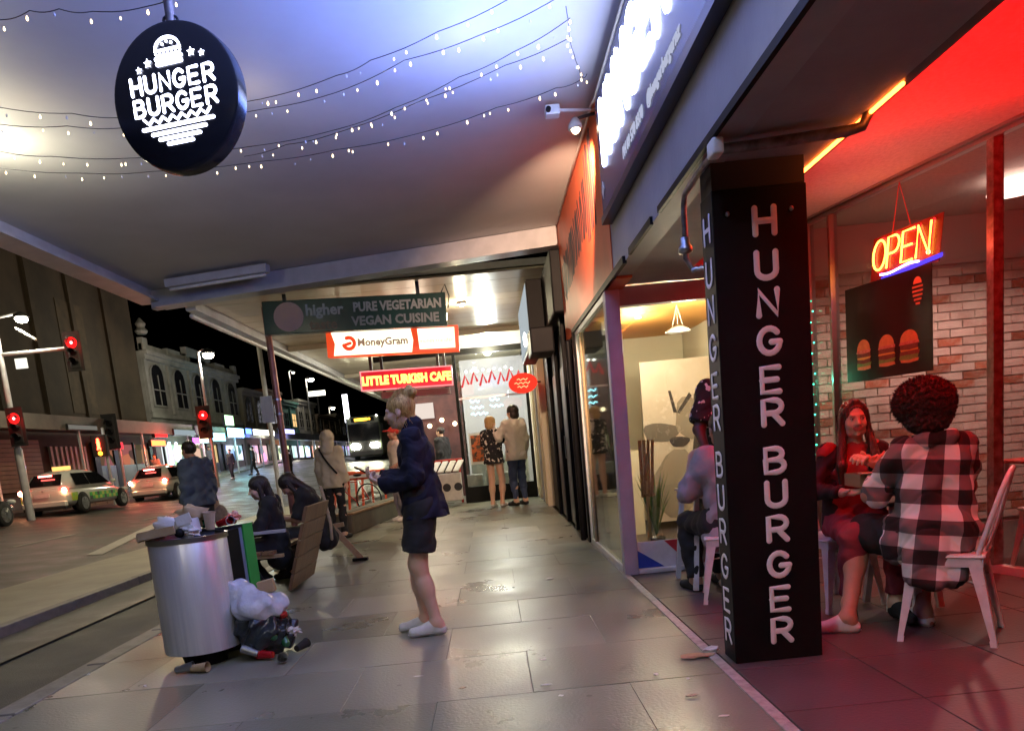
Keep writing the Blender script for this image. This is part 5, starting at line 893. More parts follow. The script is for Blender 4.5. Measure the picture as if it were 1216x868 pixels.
obj('pole', MB().tube([(pA.x-.25, YS+.3, roadz(pA.x)), (pA.x-.25, YS+.3, pT.z)], .085, 12), MT['trim'], sg, True); pb_ = atY(12, 418, YS); obj('mast_arm', MB().tube([(pA.x-.25, YS+.3, pb_.z), (pM.x-.25, YS+.3, pM.z-.1)], .055, 8), MT['whitep'], sg, True)
obj('mast_brace', MB().tube([tuple(atY(19, 390, YS)), tuple(atY(42, 403, YS))], .04, 6), MT['whitep'], sg); signal_head(sg, pA, .8, True, 12); signal_head(sg, pM, .8, True, 10)
obj('pole_sleeve', MB().tube([(pA.x-.25, YS+.3, roadz(pA.x)), (pA.x-.25, YS+.3, roadz(pA.x)+2.2)], .12, 12), MT['trim'], sg, True)
p = atY(25, 377, YS); obj('lamp_arm', MB().tube([(pA.x-.25, YS+.3, p.z+.1), (p.x, YS, p.z+.14)], .04, 6), MT['trim'], sg); lamp_head(sg, p, 1.1, 60, 130, (1, .93, .72))
p = atY(24, 432, YS); obj('white_plate', MB().box(p.x-.15, p.x+.2, YS, YS+.04, p.z-.14, p.z+.16), EM('plate', (1,.95,.8), .9), sg)
p = atY(241, 493, 39.); sg = thing('traffic_signal', 'far traffic signal showing red below the bright street lamp', 'traffic light', (p.x, 39, roadz(p.x))); obj('pole', MB().tube([(p.x+.1, 39.4, roadz(p.x)), (p.x+.1, 39.4, p.z+.4)], .07, 8), MT['trim'], sg, True); signal_head(sg, p, 1.1, True, 14)
p = atY(117, 527, 31.); sg = thing('pedestrian_signal', 'pedestrian signal with a small red figure behind the white cars', 'traffic light', (p.x, 31, roadz(p.x))); obj('pole', MB().tube([(p.x+.1, 31.3, roadz(p.x)), (p.x+.1, 31.3, p.z+.6)], .06, 8), MT['trim'], sg, True)
obj('signal_case', MB().box(p.x-.3, p.x+.3, 31, 31.2, p.z-.5, p.z+.35), MT['blackmatt'], sg, bevel=.03); obj('red_figure', MB().ball((p.x, 30.97, p.z+.17), .055, 8, 6).tube([(p.x, 30.97, p.z+.08), (p.x, 30.97, p.z-.06)], .06, 6).tube([(p.x-.05, 30.97, p.z-.22), (p.x-.01, 30.97, p.z-.06)], .03, 6).tube([(p.x+.05, 30.97, p.z-.22), (p.x+.01, 30.97, p.z-.06)], .03, 6), EM('pedred', (1, .05, .02), 14), sg); obj('amber_lens', MB().ball((p.x+.02, 30.98, p.z-.38), .09, 8, 6), EM('pedamb', (1, .3, .02), 5), sg)
p = atY(131, 512, 33.); sg = thing('traffic_signal', 'dark unlit signal seen from the side above the second white car', 'traffic light', (p.x, 33, roadz(p.x))); obj('pole', MB().tube([(p.x+.1, 33.3, roadz(p.x)), (p.x+.1, 33.3, p.z+.6)], .06, 8), MT['trim'], sg, True); signal_head(sg, p + Vector((0,0,.3)), 1, False)
# kerb pole with sign plate
kp = thing('street_pole', 'steel pole with red light put into its colour and a small plate, behind the seated pair', 'pole', (-3.2, 12, -.01)); obj('shaft', MB().tube([(-3.2, 12, -.11), (-3.2, 12, 3.9)], .05, 12), M('pole_redlit', (.45,.2,.18), (.3,.14,.13), rough=.35, metal=.4, scale=9), kp, True); obj('plate', MB().box(-3.45, -3.27, 11.95, 11.97, 1.9, 2.3), MT['whitep'], kp, bevel=.004)  # red light falling on the steel is put into its base colour
for z in (2.0, 2.22, 1.1): obj('clamp', MB().lathe([(.06, z), (.06, z+.03)], (-3.2, 12, 0), 12), MT['steel'], kp)
# ================================================================== CARS
def section_car(body, label, loc, rz=0, hatch=True, stripes=False, taxi=False, lights=True, brake=1.0, group=None):
    q = thing('car', label, 'car', loc, group, rz); L = 4.45
    # stations y (rear 0 -> front L): (y, ztop_of_lower_body, halfwidth)
    st = [(0, .86, .70), (.06, .93, .78), (.5, .97, .86), (1.2, .97, .885), (2.2, .95, .89), (3.0, .93, .885), (3.6, .86, .86), (4.2, .74, .78), (4.42, .60, .66)]
    V, Fc = [], []; n = 9
    for y, zt, w in st:
        zb = .24 if .1 < y < 4.3 else .34
        V += [(-w*.86, y, zb), (-w*.97, y, zb+.12), (-w, y, (zb+zt)/2), (-w*.97, y, zt-.08), (0, y, zt+.03), (w*.97, y, zt-.08), (w, y, (zb+zt)/2), (w*.97, y, zb+.12), (w*.86, y, zb)]
    for i in range(len(st)-1): Fc += [(i*n+k, i*n+(k+1) % n, (i+1)*n+(k+1) % n, (i+1)*n+k) for k in range(n)]
    Fc += [tuple(range(n-1, -1, -1)), tuple((len(st)-1)*n+k for k in range(n))]
    bo = child('body', MB().add(V, Fc), body, q); bo.modifiers.new('s', 'SUBSURF').levels = 2; bo.modifiers['s'].render_levels = 2
    # greenhouse
    gs = [(.12, .95, .72, .68), (.55, 1.40, .60, .52), (1.2, 1.50, .60, .54), (2.1, 1.48, .60, .54), (2.6, 1.36, .62, .52), (3.25, .93, .74, .66)]
    V, Fc = [], []; n = 6
    for y, zt, w, wt in gs: V += [(-.80 if .2 < y < 3.1 else -w, y, .86), (-wt-.04, y, max(.9, zt-.06)), (-wt*.6, y, zt), (wt*.6, y, zt), (wt+.04, y, max(.9, zt-.06)), (.80 if .2 < y < 3.1 else w, y, .86)]
    for i in range(len(gs)-1): Fc += [(i*n+k, i*n+(k+1) % n, (i+1)*n+(k+1) % n, (i+1)*n+k) for k in range(n)]
    Fc += [tuple(range(n-1, -1, -1)), tuple((len(gs)-1)*n+k for k in range(n))]
    ro = child('cabin', MB().add(V, Fc), body, q)
    cg = MT['carglass']
    child('rear_window', MB().prism([(-.56, .0), (.56, 0), (.46, 1), (-.46, 1)], lambda u, v, d: (u, .145 + v*.36 - d, .99 + v*.37), 0, .02), cg, q, False)
    child('windscreen', MB().prism([(-.60, .0), (.60, 0), (.48, 1), (-.48, 1)], lambda u, v, d: (u, 3.2 - v*.56 + d, .98 + v*.37), 0, .02), cg, q, False)
    for sg_ in (-1, 1):
        for a, b, ta_, tb2 in ((.62, 1.50, .75, 1.50), (1.58, 2.9, 1.58, 2.42)):
            child('side_window', MB().add([(sg_*.815, a, .95), (sg_*.815, b, .95), (sg_*.645, tb2, 1.36), (sg_*.645, ta_, 1.36), (sg_*.79, a, .95), (sg_*.79, b, .95), (sg_*.60, tb2, 1.37), (sg_*.60, ta_, 1.37)], [(0,1,2,3), (4,7,6,5), (0,4,5,1), (1,5,6,2), (2,6,7,3), (3,7,4,0)]), cg, q, False)
        child('wing_mirror', MB().ball((sg_*.96, 2.9, 1.0), .09, 8, 6, (1, .6, .8)), body, q)
        child('tail_light', MB().ball((sg_*.70, .06, .84), .13, 10, 7, (1.1, .6, .62)), EM('tail', (1, .03, .02), 9*brake), q)
        child('tail_light', MB().ball((sg_*.72, .02, .82), .085, 8, 6), EM('tailc', (1, .42, .2), 36*brake), q)
        child('headlight', MB().ball((sg_*.66, 4.28, .66), .12, 8, 6, (1.2, .7, .6)), MT['whitep'], q)
        for y in (.82, 3.55):
            w = child('wheel', MB().lathe([(.2, -.1), (.31, -.1), (.325, -.06), (.325, .06), (.31, .1), (.2, .1)], (sg_*.82, y, .325), 22, 'x'), 'rubber', q); rm = MB().lathe([(.02, 0), (.2, .0), (.215, .02*sg_)], (sg_*.905, y, .325), 22, 'x')
            for k in range(7): a = 2*pi*k/7; rm.bar((sg_*.93, y, .325), (sg_*.93, y+.2*cos(a), .325+.2*sin(a)), .05, .02, (1,0,0))
            r_ = child('rim', rm, MT['steel'], q, False); r_.parent = w
            child('wheel_arch', MB().lathe([(.30, .0), (.375, .004), (.375, -.02)], (sg_*.872, y, .335), 22, 'x').xf(lambda p: (p[0], p[1], max(p[2], .26))), MT['rubber'], q)
        if stripes:
            for k in range(12):
                for r_ in range(2): child('livery_square', MB().box(sg_*.893 - .006, sg_*.893 + .006, 1.25+k*.16, 1.41+k*.16, .42+r_*.12, .54+r_*.12), M('lv%d%d%d' % (k, r_, sg_), (.05,.45,.05) if (k+r_) % 2 else ((.5,.6,.05) if k % 3 else (.02,.05,.02)), rough=.4), q, False)
            child('livery_patch', MB().box(sg_*.85-.012, sg_*.85+.012, .2, .55, .45, .72), M('lvp%d' % sg_, (.15,.5,.08), (.5,.55,.05), rough=.4, scale=6), q, False)
    child('bumper', MB().box(-.74, .74, -.05, .12, .28, .48), body, q, False).modifiers.new('b', 'BEVEL').width = .04; child('number_plate', MB().box(-.25, .25, -.075, -.052, .62, .74), MT['whitep'], q, False); child('badge', MB().ball((0, .02, .84), .045, 8, 5), MT['steel'], q)
    child('brake_light', MB().box(-.22, .22, .30, .34, 1.30, 1.345), EM('tail3', (1, .1, .08), 22*brake), q, False); child('rear_valance', MB().box(-.7, .7, -.03, .3, .2, .29), MT['rubber'], q, False)
    if taxi: child('roof_sign', MB().box(-.28, .28, 1.3, 1.45, 1.51, 1.63), EM('taxi', (1, .45, .12), 1.5), q, False)
    l = plight('tail_glow', (0, 0, 0), 2.5*brake, (1, .08, .04), .2, None); l.parent = q; l.location = (0, -.5, .8); return q
def car_at(x, y, Y, *a, **k): p = atY(x, y, Y); return section_car(*a, loc=(p.x, p.y, roadz(p.x)), **k)
section_car(MT['carwhite'], 'white car with green and yellow chequered sides stopped with brake lights on', (-14.95, 25.6, roadz(-15, 27)), 0, stripes=True, taxi=True, group='cars waiting at the red light')
section_car(MT['carwhite'], 'plain white car ahead with its rear lit by glowing tail lights', (-14.6, 32.6, roadz(-14.6, 33.5)), 0, brake=1.5, group='cars waiting at the red light')
section_car(MT['cardark'], 'dark blue car cut by the left edge of the photo', (-14.6, 18.0, roadz(-14.5)), 0, brake=.3, group='cars waiting at the red light')
# bus
bx = atY(440, 540, 36.); bz = -.1; _k0 = set(COL.objects); bu = thing('bus', 'oncoming bus with bright headlights and an amber destination display', 'bus', (bx.x, 36, bz)); X0, X1 = bx.x-1.25, bx.x+1.25
obj('body', MB().box(X0, X1, 36, 47, .25, 3.15), M('busp', (.10,.12,.09), (.14,.16,.12), rough=.3, scale=3), bu, bevel=.12); obj('windscreen', MB().box(X0+.12, X1-.12, 35.96, 35.985, 1.35, 2.62), MT['carglass'], bu)
obj('destination_display', MB().box(X0+.4, X1-.4, 35.95, 35.98, 2.75, 3.05), MT['black'], bu); obj('display_digits', font_text('OUT OF SERVICE', .2, lambda u, v, d=0: (bx.x+u, 35.94-d, 2.9+v), sx=.75, offset=.01).box(bx.x-.6, bx.x+.35, 35.944, 35.946, 2.80, 3.0), EM('amber', (1, .5, .03), 4), bu)
for s in (-1, 1):
    for k in (0, .3): obj('headlight', MB().ball((bx.x + s*(.85-k*.9), 35.90, .98), .17, 12, 8, (1.3, .4, 1.3)), EM('busl', (1, .97, .7), 90), bu, True)
    obj('marker_light', MB().ball((bx.x + s*1.05, 35.95, 3.1), .07, 6, 5), EM('busm', (1, .9, .8), 12), bu); obj('wheel', MB().lathe([(.25, -.14), (.45, -.14), (.45, .14), (.25, .14)], (bx.x + s*1.05, 38, .37), 18, 'x'), MT['rubber'], bu); obj('mirror', MB().box(bx.x+s*1.4-.1, bx.x+s*1.4+.1, 35.7, 35.8, 1.9, 2.5), MT['black'], bu)
    plight('headlamp', (bx.x + s*.7, 35.6, .95), 160, (1, .95, .6), .1, bu, 'SPOT', (radians(-82), 0, 0), sp=radians(100))
obj('bumper', MB().box(X0+.05, X1-.05, 35.9, 35.99, .3, .6), MT['darkm'], bu); obj('front_panel', MB().box(X0+.2, X1-.2, 35.975, 35.995, .62, 1.3), MT['darkm'], bu)

bp = atY(438, 560, 57.); bu.location = (bp.x, 57, roadz(bp.x, 57) + .02)
# kerb-side barriers, bicycle and planter near the bus
for i, (x, y) in enumerate(((428, 592), (444, 590), (410, 594))):
    p = atY(x, 575, 19 + i*.8); q = thing('barrier', ('orange plastic barrier nearest the bicycle', 'orange plastic barrier in the middle of the row', 'orange plastic barrier nearest the kerb pole')[i], 'barrier', (p.x, p.y, 0), 'orange barriers at the kerb'); m_ = M('barr%d' % i, (.6,.07,.02), (.45,.05,.015), rough=.5, scale=5)
    obj('top_rail', MB().box(p.x-.32, p.x+.32, p.y-.03, p.y+.03, .72, .92), m_, q, bevel=.02); obj('leg', MB().bar((p.x-.3, p.y-.2, 0), (p.x-.28, p.y, .75), .05, .05), m_, q); obj('leg', MB().bar((p.x+.3, p.y-.2, 0), (p.x+.28, p.y, .75), .05, .05), m_, q); obj('reflective_band', MB().box(p.x-.25, p.x+.25, p.y-.04, p.y-.031, .77, .85), MT['whitep'], q)
def bicycle(x, y, rz, label):
    q = thing('bicycle', label, 'bicycle', (x, y, 0), None, rz); m_ = M('bikefr', (.4,.03,.03), rough=.3, metal=.3)
    for yy_ in (-.5, .5):
        w = child('wheel', MB().tube([(0, yy_ + .33*cos(a), .345 + .33*sin(a)) for a in [2*pi*k/24 for k in range(25)]], .016, 6), 'rubber', q); sp = MB()
        for k in range(8): a = pi*k/8; sp.tube([(0, yy_-.32*cos(a), .345-.32*sin(a)), (0, yy_+.32*cos(a), .345+.32*sin(a))], .003, 4)
        s_ = child('spokes', sp, MT['steel'], q); s_.parent = w
    child('frame', MB().tube([(0,-.5,.345), (0,-.15,.3), (0,-.25,.82), (0,-.5,.345)], .014, 6).tube([(0,-.15,.3), (0,.36,.72), (0,-.22,.74)], .016, 6).tube([(0,.5,.345), (0,.34,.85)], .014, 6), m_, q); child('handlebar', MB().tube([(-.25,.28,.95), (0,.34,.93), (.25,.28,.95)], .012, 6), 'black', q); child('saddle', MB().ball((0,-.26,.88), .11, 8, 6, (.6, 1.1, .3)), 'black', q)
p = atY(415, 580, 17.); bicycle(p.x, p.y, radians(62), 'red framed bicycle parked at the kerb beside the barriers')
pq = thing('low_planter', 'long dark low planter box at the kerb beyond the standing woman', 'planter', (-2.2, 15, 0)); obj('side_board', MB().bar((-2.55, 12.6, .16), (-1.9, 17.6, .16), .3, .32), M('plbox', (.06,.06,.05), (.1,.09,.07), rough=.5, scale=4), pq, bevel=.02); obj('capping', MB().bar((-2.55, 12.6, .335), (-1.9, 17.6, .335), .34, .03), MT['timber'], pq); obj('soil', MB().bar((-2.54, 12.7, .355), (-1.91, 17.5, .355), .2, .01), MT['joint'], pq)
# ================================================================== BINS AND RUBBISH
def crumple(c, r, seed, sc=(1,1,1), amp=.35, n=14, m=10):
    g = random.Random(seed); ph = [g.uniform(0, 6) for _ in range(6)]; mb = MB().ball((0,0,0), 1, n, m)
    def f_(p):
        k = 1 + amp*(sin(4*p[0]+ph[0]+3*p[2])*sin(5*p[1]+ph[1]) + .6*sin(9*p[2]+ph[2]+4*p[0]) + .4*g.uniform(-1, 1)*.6)
        return (c[0]+p[0]*r*k*sc[0], c[1]+p[1]*r*k*sc[1], c[2]+p[2]*r*k*sc[2])
    return mb.xf(f_)
bc = Vector((-1.985, 4.86, 0)); bn = thing('litter_bin', 'overflowing brushed steel litter bin, nearest the camera', 'bin', bc)
obj('drum', MB().lathe([(.235, .10), (.238, .11), (.238, .80), (.235, .805), (.215, .805), (.215, .76), (.0, .74)], bc, 48), MT['chrome'], bn, angle=35); obj('rim', MB().lathe([(.232, .80), (.246, .802), (.246, .83), (.222, .832), (.22, .80)], bc, 48), MT['steel'], bn, angle=30)
obj('base', MB().lathe([(.13, .0), (.15, .095), (.05, .099)], bc, 24), MT['black'], bn); obj('top_lid', MB().lathe([(.22, .79), (.10, .80), (.02, .80)], bc, 24), MT['black'], bn)
b2c = Vector((-1.93, 5.27, 0)); bn2 = thing('recycling_bin', 'second steel bin with blue tinted side and green edge panel', 'bin', b2c)
obj('drum', MB().lathe([(.22, .10), (.222, .11), (.222, .83), (.2, .835), (.2, .79), (.0, .78)], b2c, 40), M('bluesteel', (.36,.42,.62), (.3,.36,.55), rough=.4, metal=.6, scale=20, stretch=(1,1,.05)), bn2, angle=35); obj('base', MB().lathe([(.17, 0), (.17, .098)], b2c, 20), MT['black'], bn2)
obj('divider', MB().bar((-1.775, 4.77, .46), (-1.745, 5.10, .46), .016, .74, (0,0,1)), MT['black'], bn2); obj('green_panel', MB().bar((-1.735, 5.16, .47), (-1.70, 5.26, .47), .02, .76), MT['green'], bn2, bevel=.004); obj('rim', MB().lathe([(.218, .83), (.23, .832), (.23, .85), (.206, .85)], b2c, 40), MT['darkm'], bn2, angle=30)
dots = MB(); 
for k in range(14): z = .72 - k*.04; dots.ball((-1.764, 4.80 + .004*(k % 3), z), .0055 if k % 3 else .008, 6, 4)
obj('white_lettering', dots, MT['whitep'], bn2)
def litter(name, mb, m, label, cat='rubbish', grp='rubbish piled on and around the bins', smooth=False, kids=()):
    c = Vector((sum(v[0] for v in mb.v), sum(v[1] for v in mb.v), min(v[2] for v in mb.v)*len(mb.v)))/len(mb.v); o = obj(name, mb, MT[m] if isinstance(m, str) else m, smooth=smooth); tag(o, label, cat, grp); setloc(o, c); return o
def cup(c, r, h, d, m, label, name='paper_cup'):
    d = Vector(d).normalized(); x = d.orthogonal().normalized(); y = d.cross(x); mb = MB(); n = 18
    for rr, t in ((r*.7, 0), (r, h), (r*1.06, h), (r*1.06, h*.97), (r*.94, h*.97), (r*.66, h*.04)):
        for k in range(n): a = 2*pi*k/n; mb.v.append(tuple(Vector(c) + x*rr*cos(a) + y*rr*sin(a) + d*t))
    mb.f += [(i*n+k, i*n+(k+1) % n, (i+1)*n+(k+1) % n, (i+1)*n+k) for i in range(5) for k in range(n)] + [tuple(range(n-1,-1,-1)), tuple(5*n+k for k in range(n))]
    return litter(name, mb, m, label)
litter('food_tray', MB().bar((-2.20, 4.75, .845), (-1.97, 4.74, .875), .17, .012).bar((-2.2, 4.66, .865), (-1.97, 4.655, .89), .012, .05).bar((-2.2, 4.84, .865), (-1.97, 4.83, .89), .012, .05).bar((-2.205, 4.66, .855), (-2.205, 4.84, .855), .012, .05), 'kraft', 'flat pale brown food tray at the left of the bin top')
litter('paper_plate', crumple((-2.07, 4.80, .91), .075, 4, (1.1, .5, .8), .18, 20, 12), 'paper', 'folded white paper plate standing on the bin', smooth=True)
litter('paper_box', MB().bar((-1.985, 4.78, .89), (-1.88, 4.76, .90), .10, .09).bar((-1.98, 4.715, .93), (-1.885, 4.715, .955), .008, .06), 'paper', 'white paper takeaway box with a small print on the bin', ); 
litter('paper_bag', crumple((-1.94, 4.86, .955), .085, 9, (1.1, .6, .7), .3, 20, 12), 'kraft', 'crumpled brown paper bag behind the white box', smooth=True)
litter('napkin', crumple((-1.91, 4.72, .865), .05, 12, (1.2, .7, .7), .4, 18, 12), 'paper', 'crumpled white napkin at the front of the bin rim')
litter('napkin', crumple((-2.12, 4.70, .855), .045, 15, (1.3, .7, .5), .4, 18, 12), M('napkin2', (.75,.45,.35), rough=.8), 'pinkish greasy napkin at the left rim of the bin')
litter('cup_cover', MB().ball((-1.955, 4.68, .865), .03, 10, 7), 'black', 'small dark cup lid on the bin', smooth=True)
cup((-1.82, 4.83, .86), .038, .11, (.1, -.1, 1), MT['tan'], 'tan paper cup standing at the right of the bin top')
cup((-1.86, 5.08, .87), .03, .11, (1, -.3, .25), MT['redcan'], 'red and white can lying on the second bin', 'drink_can'); cup((-1.80, 5.10, .875), .028, .09, (.6, -1, .2), MT['steel'], 'silver can lying beside the red can', 'drink_can')
litter('food_wrapper', crumple((-1.80, 5.22, .90), .045, 21, (1, .8, .7), .35), M('wrapor', (.75,.12,.05), (.8,.5,.4), rough=.5, scale=30), 'orange red food wrapper on the second bin'); litter('food_wrapper', crumple((-1.95, 5.12, .90), .055, 22, (1, .8, .7), .35), MT['bottle'], 'dark green crumpled wrapper between the bins')
bagm = M('plasticbag', (.42,.44,.54), (.58,.60,.68), rough=.22, scale=12, bump=1.0, bscale=30)
def wave(a, f, s): return lambda X, Y, Z: a*(np.sin(f*X + 3*np.sin(f*.5*Z+s))*np.sin(f*.9*Y+2*np.sin(f*.6*X)) + .6*np.abs(np.sin(f*1.2*Z + 3*np.sin(f*.4*Y+s))))
def bag(name, prims, m, label, a=.018, f=38, s=1, vox=.006):
    V, Q, T = sdf_mesh(prims, vox, .05, wave(a, f, s)); V[:, 2] = np.maximum(V[:, 2], .004); c = Vector((float(V[:,0].mean()), float(V[:,1].mean()), float(V[:,2].min())))
    o = bpy.data.objects.new(name, mkmesh(name, (V, Q, None), m, True)); COL.objects.link(o); tag(o, label, 'rubbish bag', 'rubbish piled on and around the bins'); setloc(o, c); return o
bag('rubbish_bag', [('e', (-1.50, 4.86, .13), (.15,.13,.13), None), ('e', (-1.58, 4.95, .16), (.12,.12,.14), None), ('e', (-1.42, 4.95, .1), (.1,.1,.1), None)], M('blackbag', (.012,.014,.02), (.03,.04,.05), rough=.18, scale=14, bump=1, bscale=25), 'black rubbish bag slumped against the bins')
bag('rubbish_bag', [('e', (-1.52, 4.83, .31), (.12,.10,.08), None), ('e', (-1.60, 4.88, .36), (.08,.08,.09), None), ('e', (-1.42, 4.88, .30), (.08,.08,.07), None), ('c', (-1.62, 4.84, .38), (-1.66, 4.82, .47), .028, .008)], bagm, 'pale translucent plastic bag on top of the black bag', .011, 30, 2, .005)
litter('carton', MB().bar((-1.52, 4.98, .43), (-1.42, 4.99, .445), .07, .08), 'kraft', 'small tan carton sticking out behind the plastic bag')
for i, (c, d, m, l, n_) in enumerate((((-1.41, 4.72, .035), (-.9, .3, .05), 'redcan', 'red drink can lying in front of the black bag', 'drink_can'), ((-1.33, 4.70, .032), (.15, -1, .1), 'steel', 'silver can end facing the camera in the rubbish', 'drink_can'), ((-1.50, 4.72, .05), (-1, .2, .4), 'steel', 'silver grey can under the plastic bag', 'drink_can'),
    ((-1.34, 4.80, .08), (-.5, .6, .9), 'bottle', 'green glass bottle leaning on the black bag', 'glass_bottle'), ((-1.40, 4.76, .14), (-.9, .2, .6), 'bottle', 'green glass bottle tucked under the plastic bag', 'glass_bottle'), ((-1.47, 4.77, .15), (.6, .5, .5), M('tealb', (.05,.4,.32), rough=.15), 'teal bottle below the plastic bag', 'glass_bottle'), ((-1.29, 4.84, .03), (.4, .9, .1), 'clothblk', 'black can lying at the right of the rubbish', 'drink_can'), ((-2.08, 4.60, .03), (1, .1, .1), 'steel', 'silver can under the steel bin', 'drink_can'), ((-1.98, 4.60, .03), (1, -.2, .05), 'kraft', 'brown cup under the steel bin', 'paper_cup'))):
    if n_ == 'glass_bottle':
        d = Vector(d).normalized(); p = Vector(c); mb = MB().tube([p, p+d*.12, p+d*.15, p+d*.165, p+d*.20], .026, 14); L0 = len(mb.v)
        def nar(v, p=p, d=d):
            w = Vector(v)-p; t = w.dot(d); rad = w - d*t; k = 1 if t < .12 else max(.4, 1 - (t-.12)*16); return tuple(p + d*t + rad*k)
        litter('glass_bottle', mb.xf(nar), m, l, 'bottle', smooth=True)
    else: cup(c, .031, .11, d, MT[m] if isinstance(m, str) else m, l, n_)
litter('napkin', crumple((-1.31, 4.90, .14), .04, 31, (1, 1, .7), .5), 'paper', 'white scrap of paper at the right of the rubbish bag'); litter('food_wrapper', crumple((-1.36, 4.86, .26), .035, 33, (1.1, 1, .6), .5), 'redcloth', 'small red wrapper beside the plastic bag')
for o in list(COL.objects):
    if o.get('group') == 'rubbish piled on and around the bins' and o.location.x > -1.72 and o.location.y < 5.05 and o.location.z < .6:
        o.location.x -= .10
        if o.name.startswith('rubbish_bag'): o.scale = (1.15, 1.1, 1.3)
# small litter on the pavement
for i, (x, y, l, m, r, sc) in enumerate(((653, 687, 'white paper scrap in the middle of the pavement', 'paper', .03, (1.3,1,.12)), (828, 779, 'brown autumn leaf by the edging strip', 'kraft', .055, (1.5,.7,.12)), (845, 773, 'white cigarette pack scrap touching the pillar corner', 'paper', .035, (1.5,.6,.5)), (645, 783, 'tiny white scrap at the slab joint', 'paper', .014, (1.4,1,.2)), (650, 813, 'torn white scrap on the slab joint', 'paper', .02, (1.5,.5,.15)), (666, 826, 'small pale scrap right of the joint', 'paper', .012, (1,1,.2)), (779, 801, 'pale crumb on the pavement left of the strip', 'paper', .013, (1,1,.3)), (817, 806, 'pale crumb nearest the edging strip', 'paper', .01, (1,1,.3)), (549, 817, 'faint scrap lower middle of the pavement', 'tan', .014, (1.5,1,.2)), (496, 803, 'faint pale mark scrap before the woman', 'paper', .014, (2,.6,.15)), (860, 850, 'pale scrap at the lower right of the pavement', 'paper', .013, (1.6,.6,.2)), (105, 801, 'white dot of litter left of the bin', 'paper', .012, (1,1,.3)), (822, 826, 'dusty scrap beside the strip', 'tan', .02, (1.6,.6,.2)), (172, 815, 'small white crumb below the steel bin', 'paper', .012, (1,1,.4)))):
    p = gz(x, y, .006); litter('scrap', crumple((p.x, p.y, .008 + r*sc[2]*.5), r, 50+i, sc, .3, 10, 6), m, l, 'litter', 'small litter on the pavement')
# ================================================================== BENCH
be = thing('bench', 'wooden bench with a raked backrest seen from behind', 'bench', (-2.3, 8, 0)); DT = M('benchback', (.13,.07,.035), (.2,.115,.055), rough=.45, scale=3, stretch=(1,6,1), bump=.2)
for k in range(5): obj('seat_slat', MB().box(-2.74+k*.125, -2.63+k*.125, 7.1, 9.15, .40, .435), MT['timber'], be, bevel=.004)
for k in range(5):
    a = Vector((-2.03 + .052*k, 0, .06 + .155*k)); b = a + Vector((.048, 0, .145)); obj('back_slat', MB().add([(a.x,7.06,a.z),(a.x+.03,7.06,a.z-.004),(b.x+.03,7.06,b.z-.004),(b.x,7.06,b.z),(a.x,8.0,a.z),(a.x+.03,8.0,a.z-.004),(b.x+.03,8.0,b.z-.004),(b.x,8.0,b.z)], [(0,1,2,3),(7,6,5,4),(0,4,5,1),(1,5,6,2),(2,6,7,3),(3,7,4,0)]), DT, be, bevel=.003)
for y in (7.15, 9.1):
    obj('end_frame', MB().bar((-2.72, y, 0), (-2.68, y, .40), .06, .05).bar((-2.72, y, .385), (-2.05, y, .385), .05, .03), MT['timber2'], be)
    obj('armrest', MB().box(-2.72, -2.0, y-.03, y+.03, .60, .63).box(-2.70, -2.66, y-.02, y+.02, .43, .60), MT['trim'], be, bevel=.005)
obj('raked_leg', MB().bar((-1.98, 9.1, .43), (-1.70, 9.16, .02), .05, .07).bar((-2.15, 9.1, .44), (-1.85, 9.12, .46), .05, .05), MT['timber2'], be); obj('foot', MB().box(-1.80, -1.62, 9.11, 9.2, .0, .035), MT['black'], be)
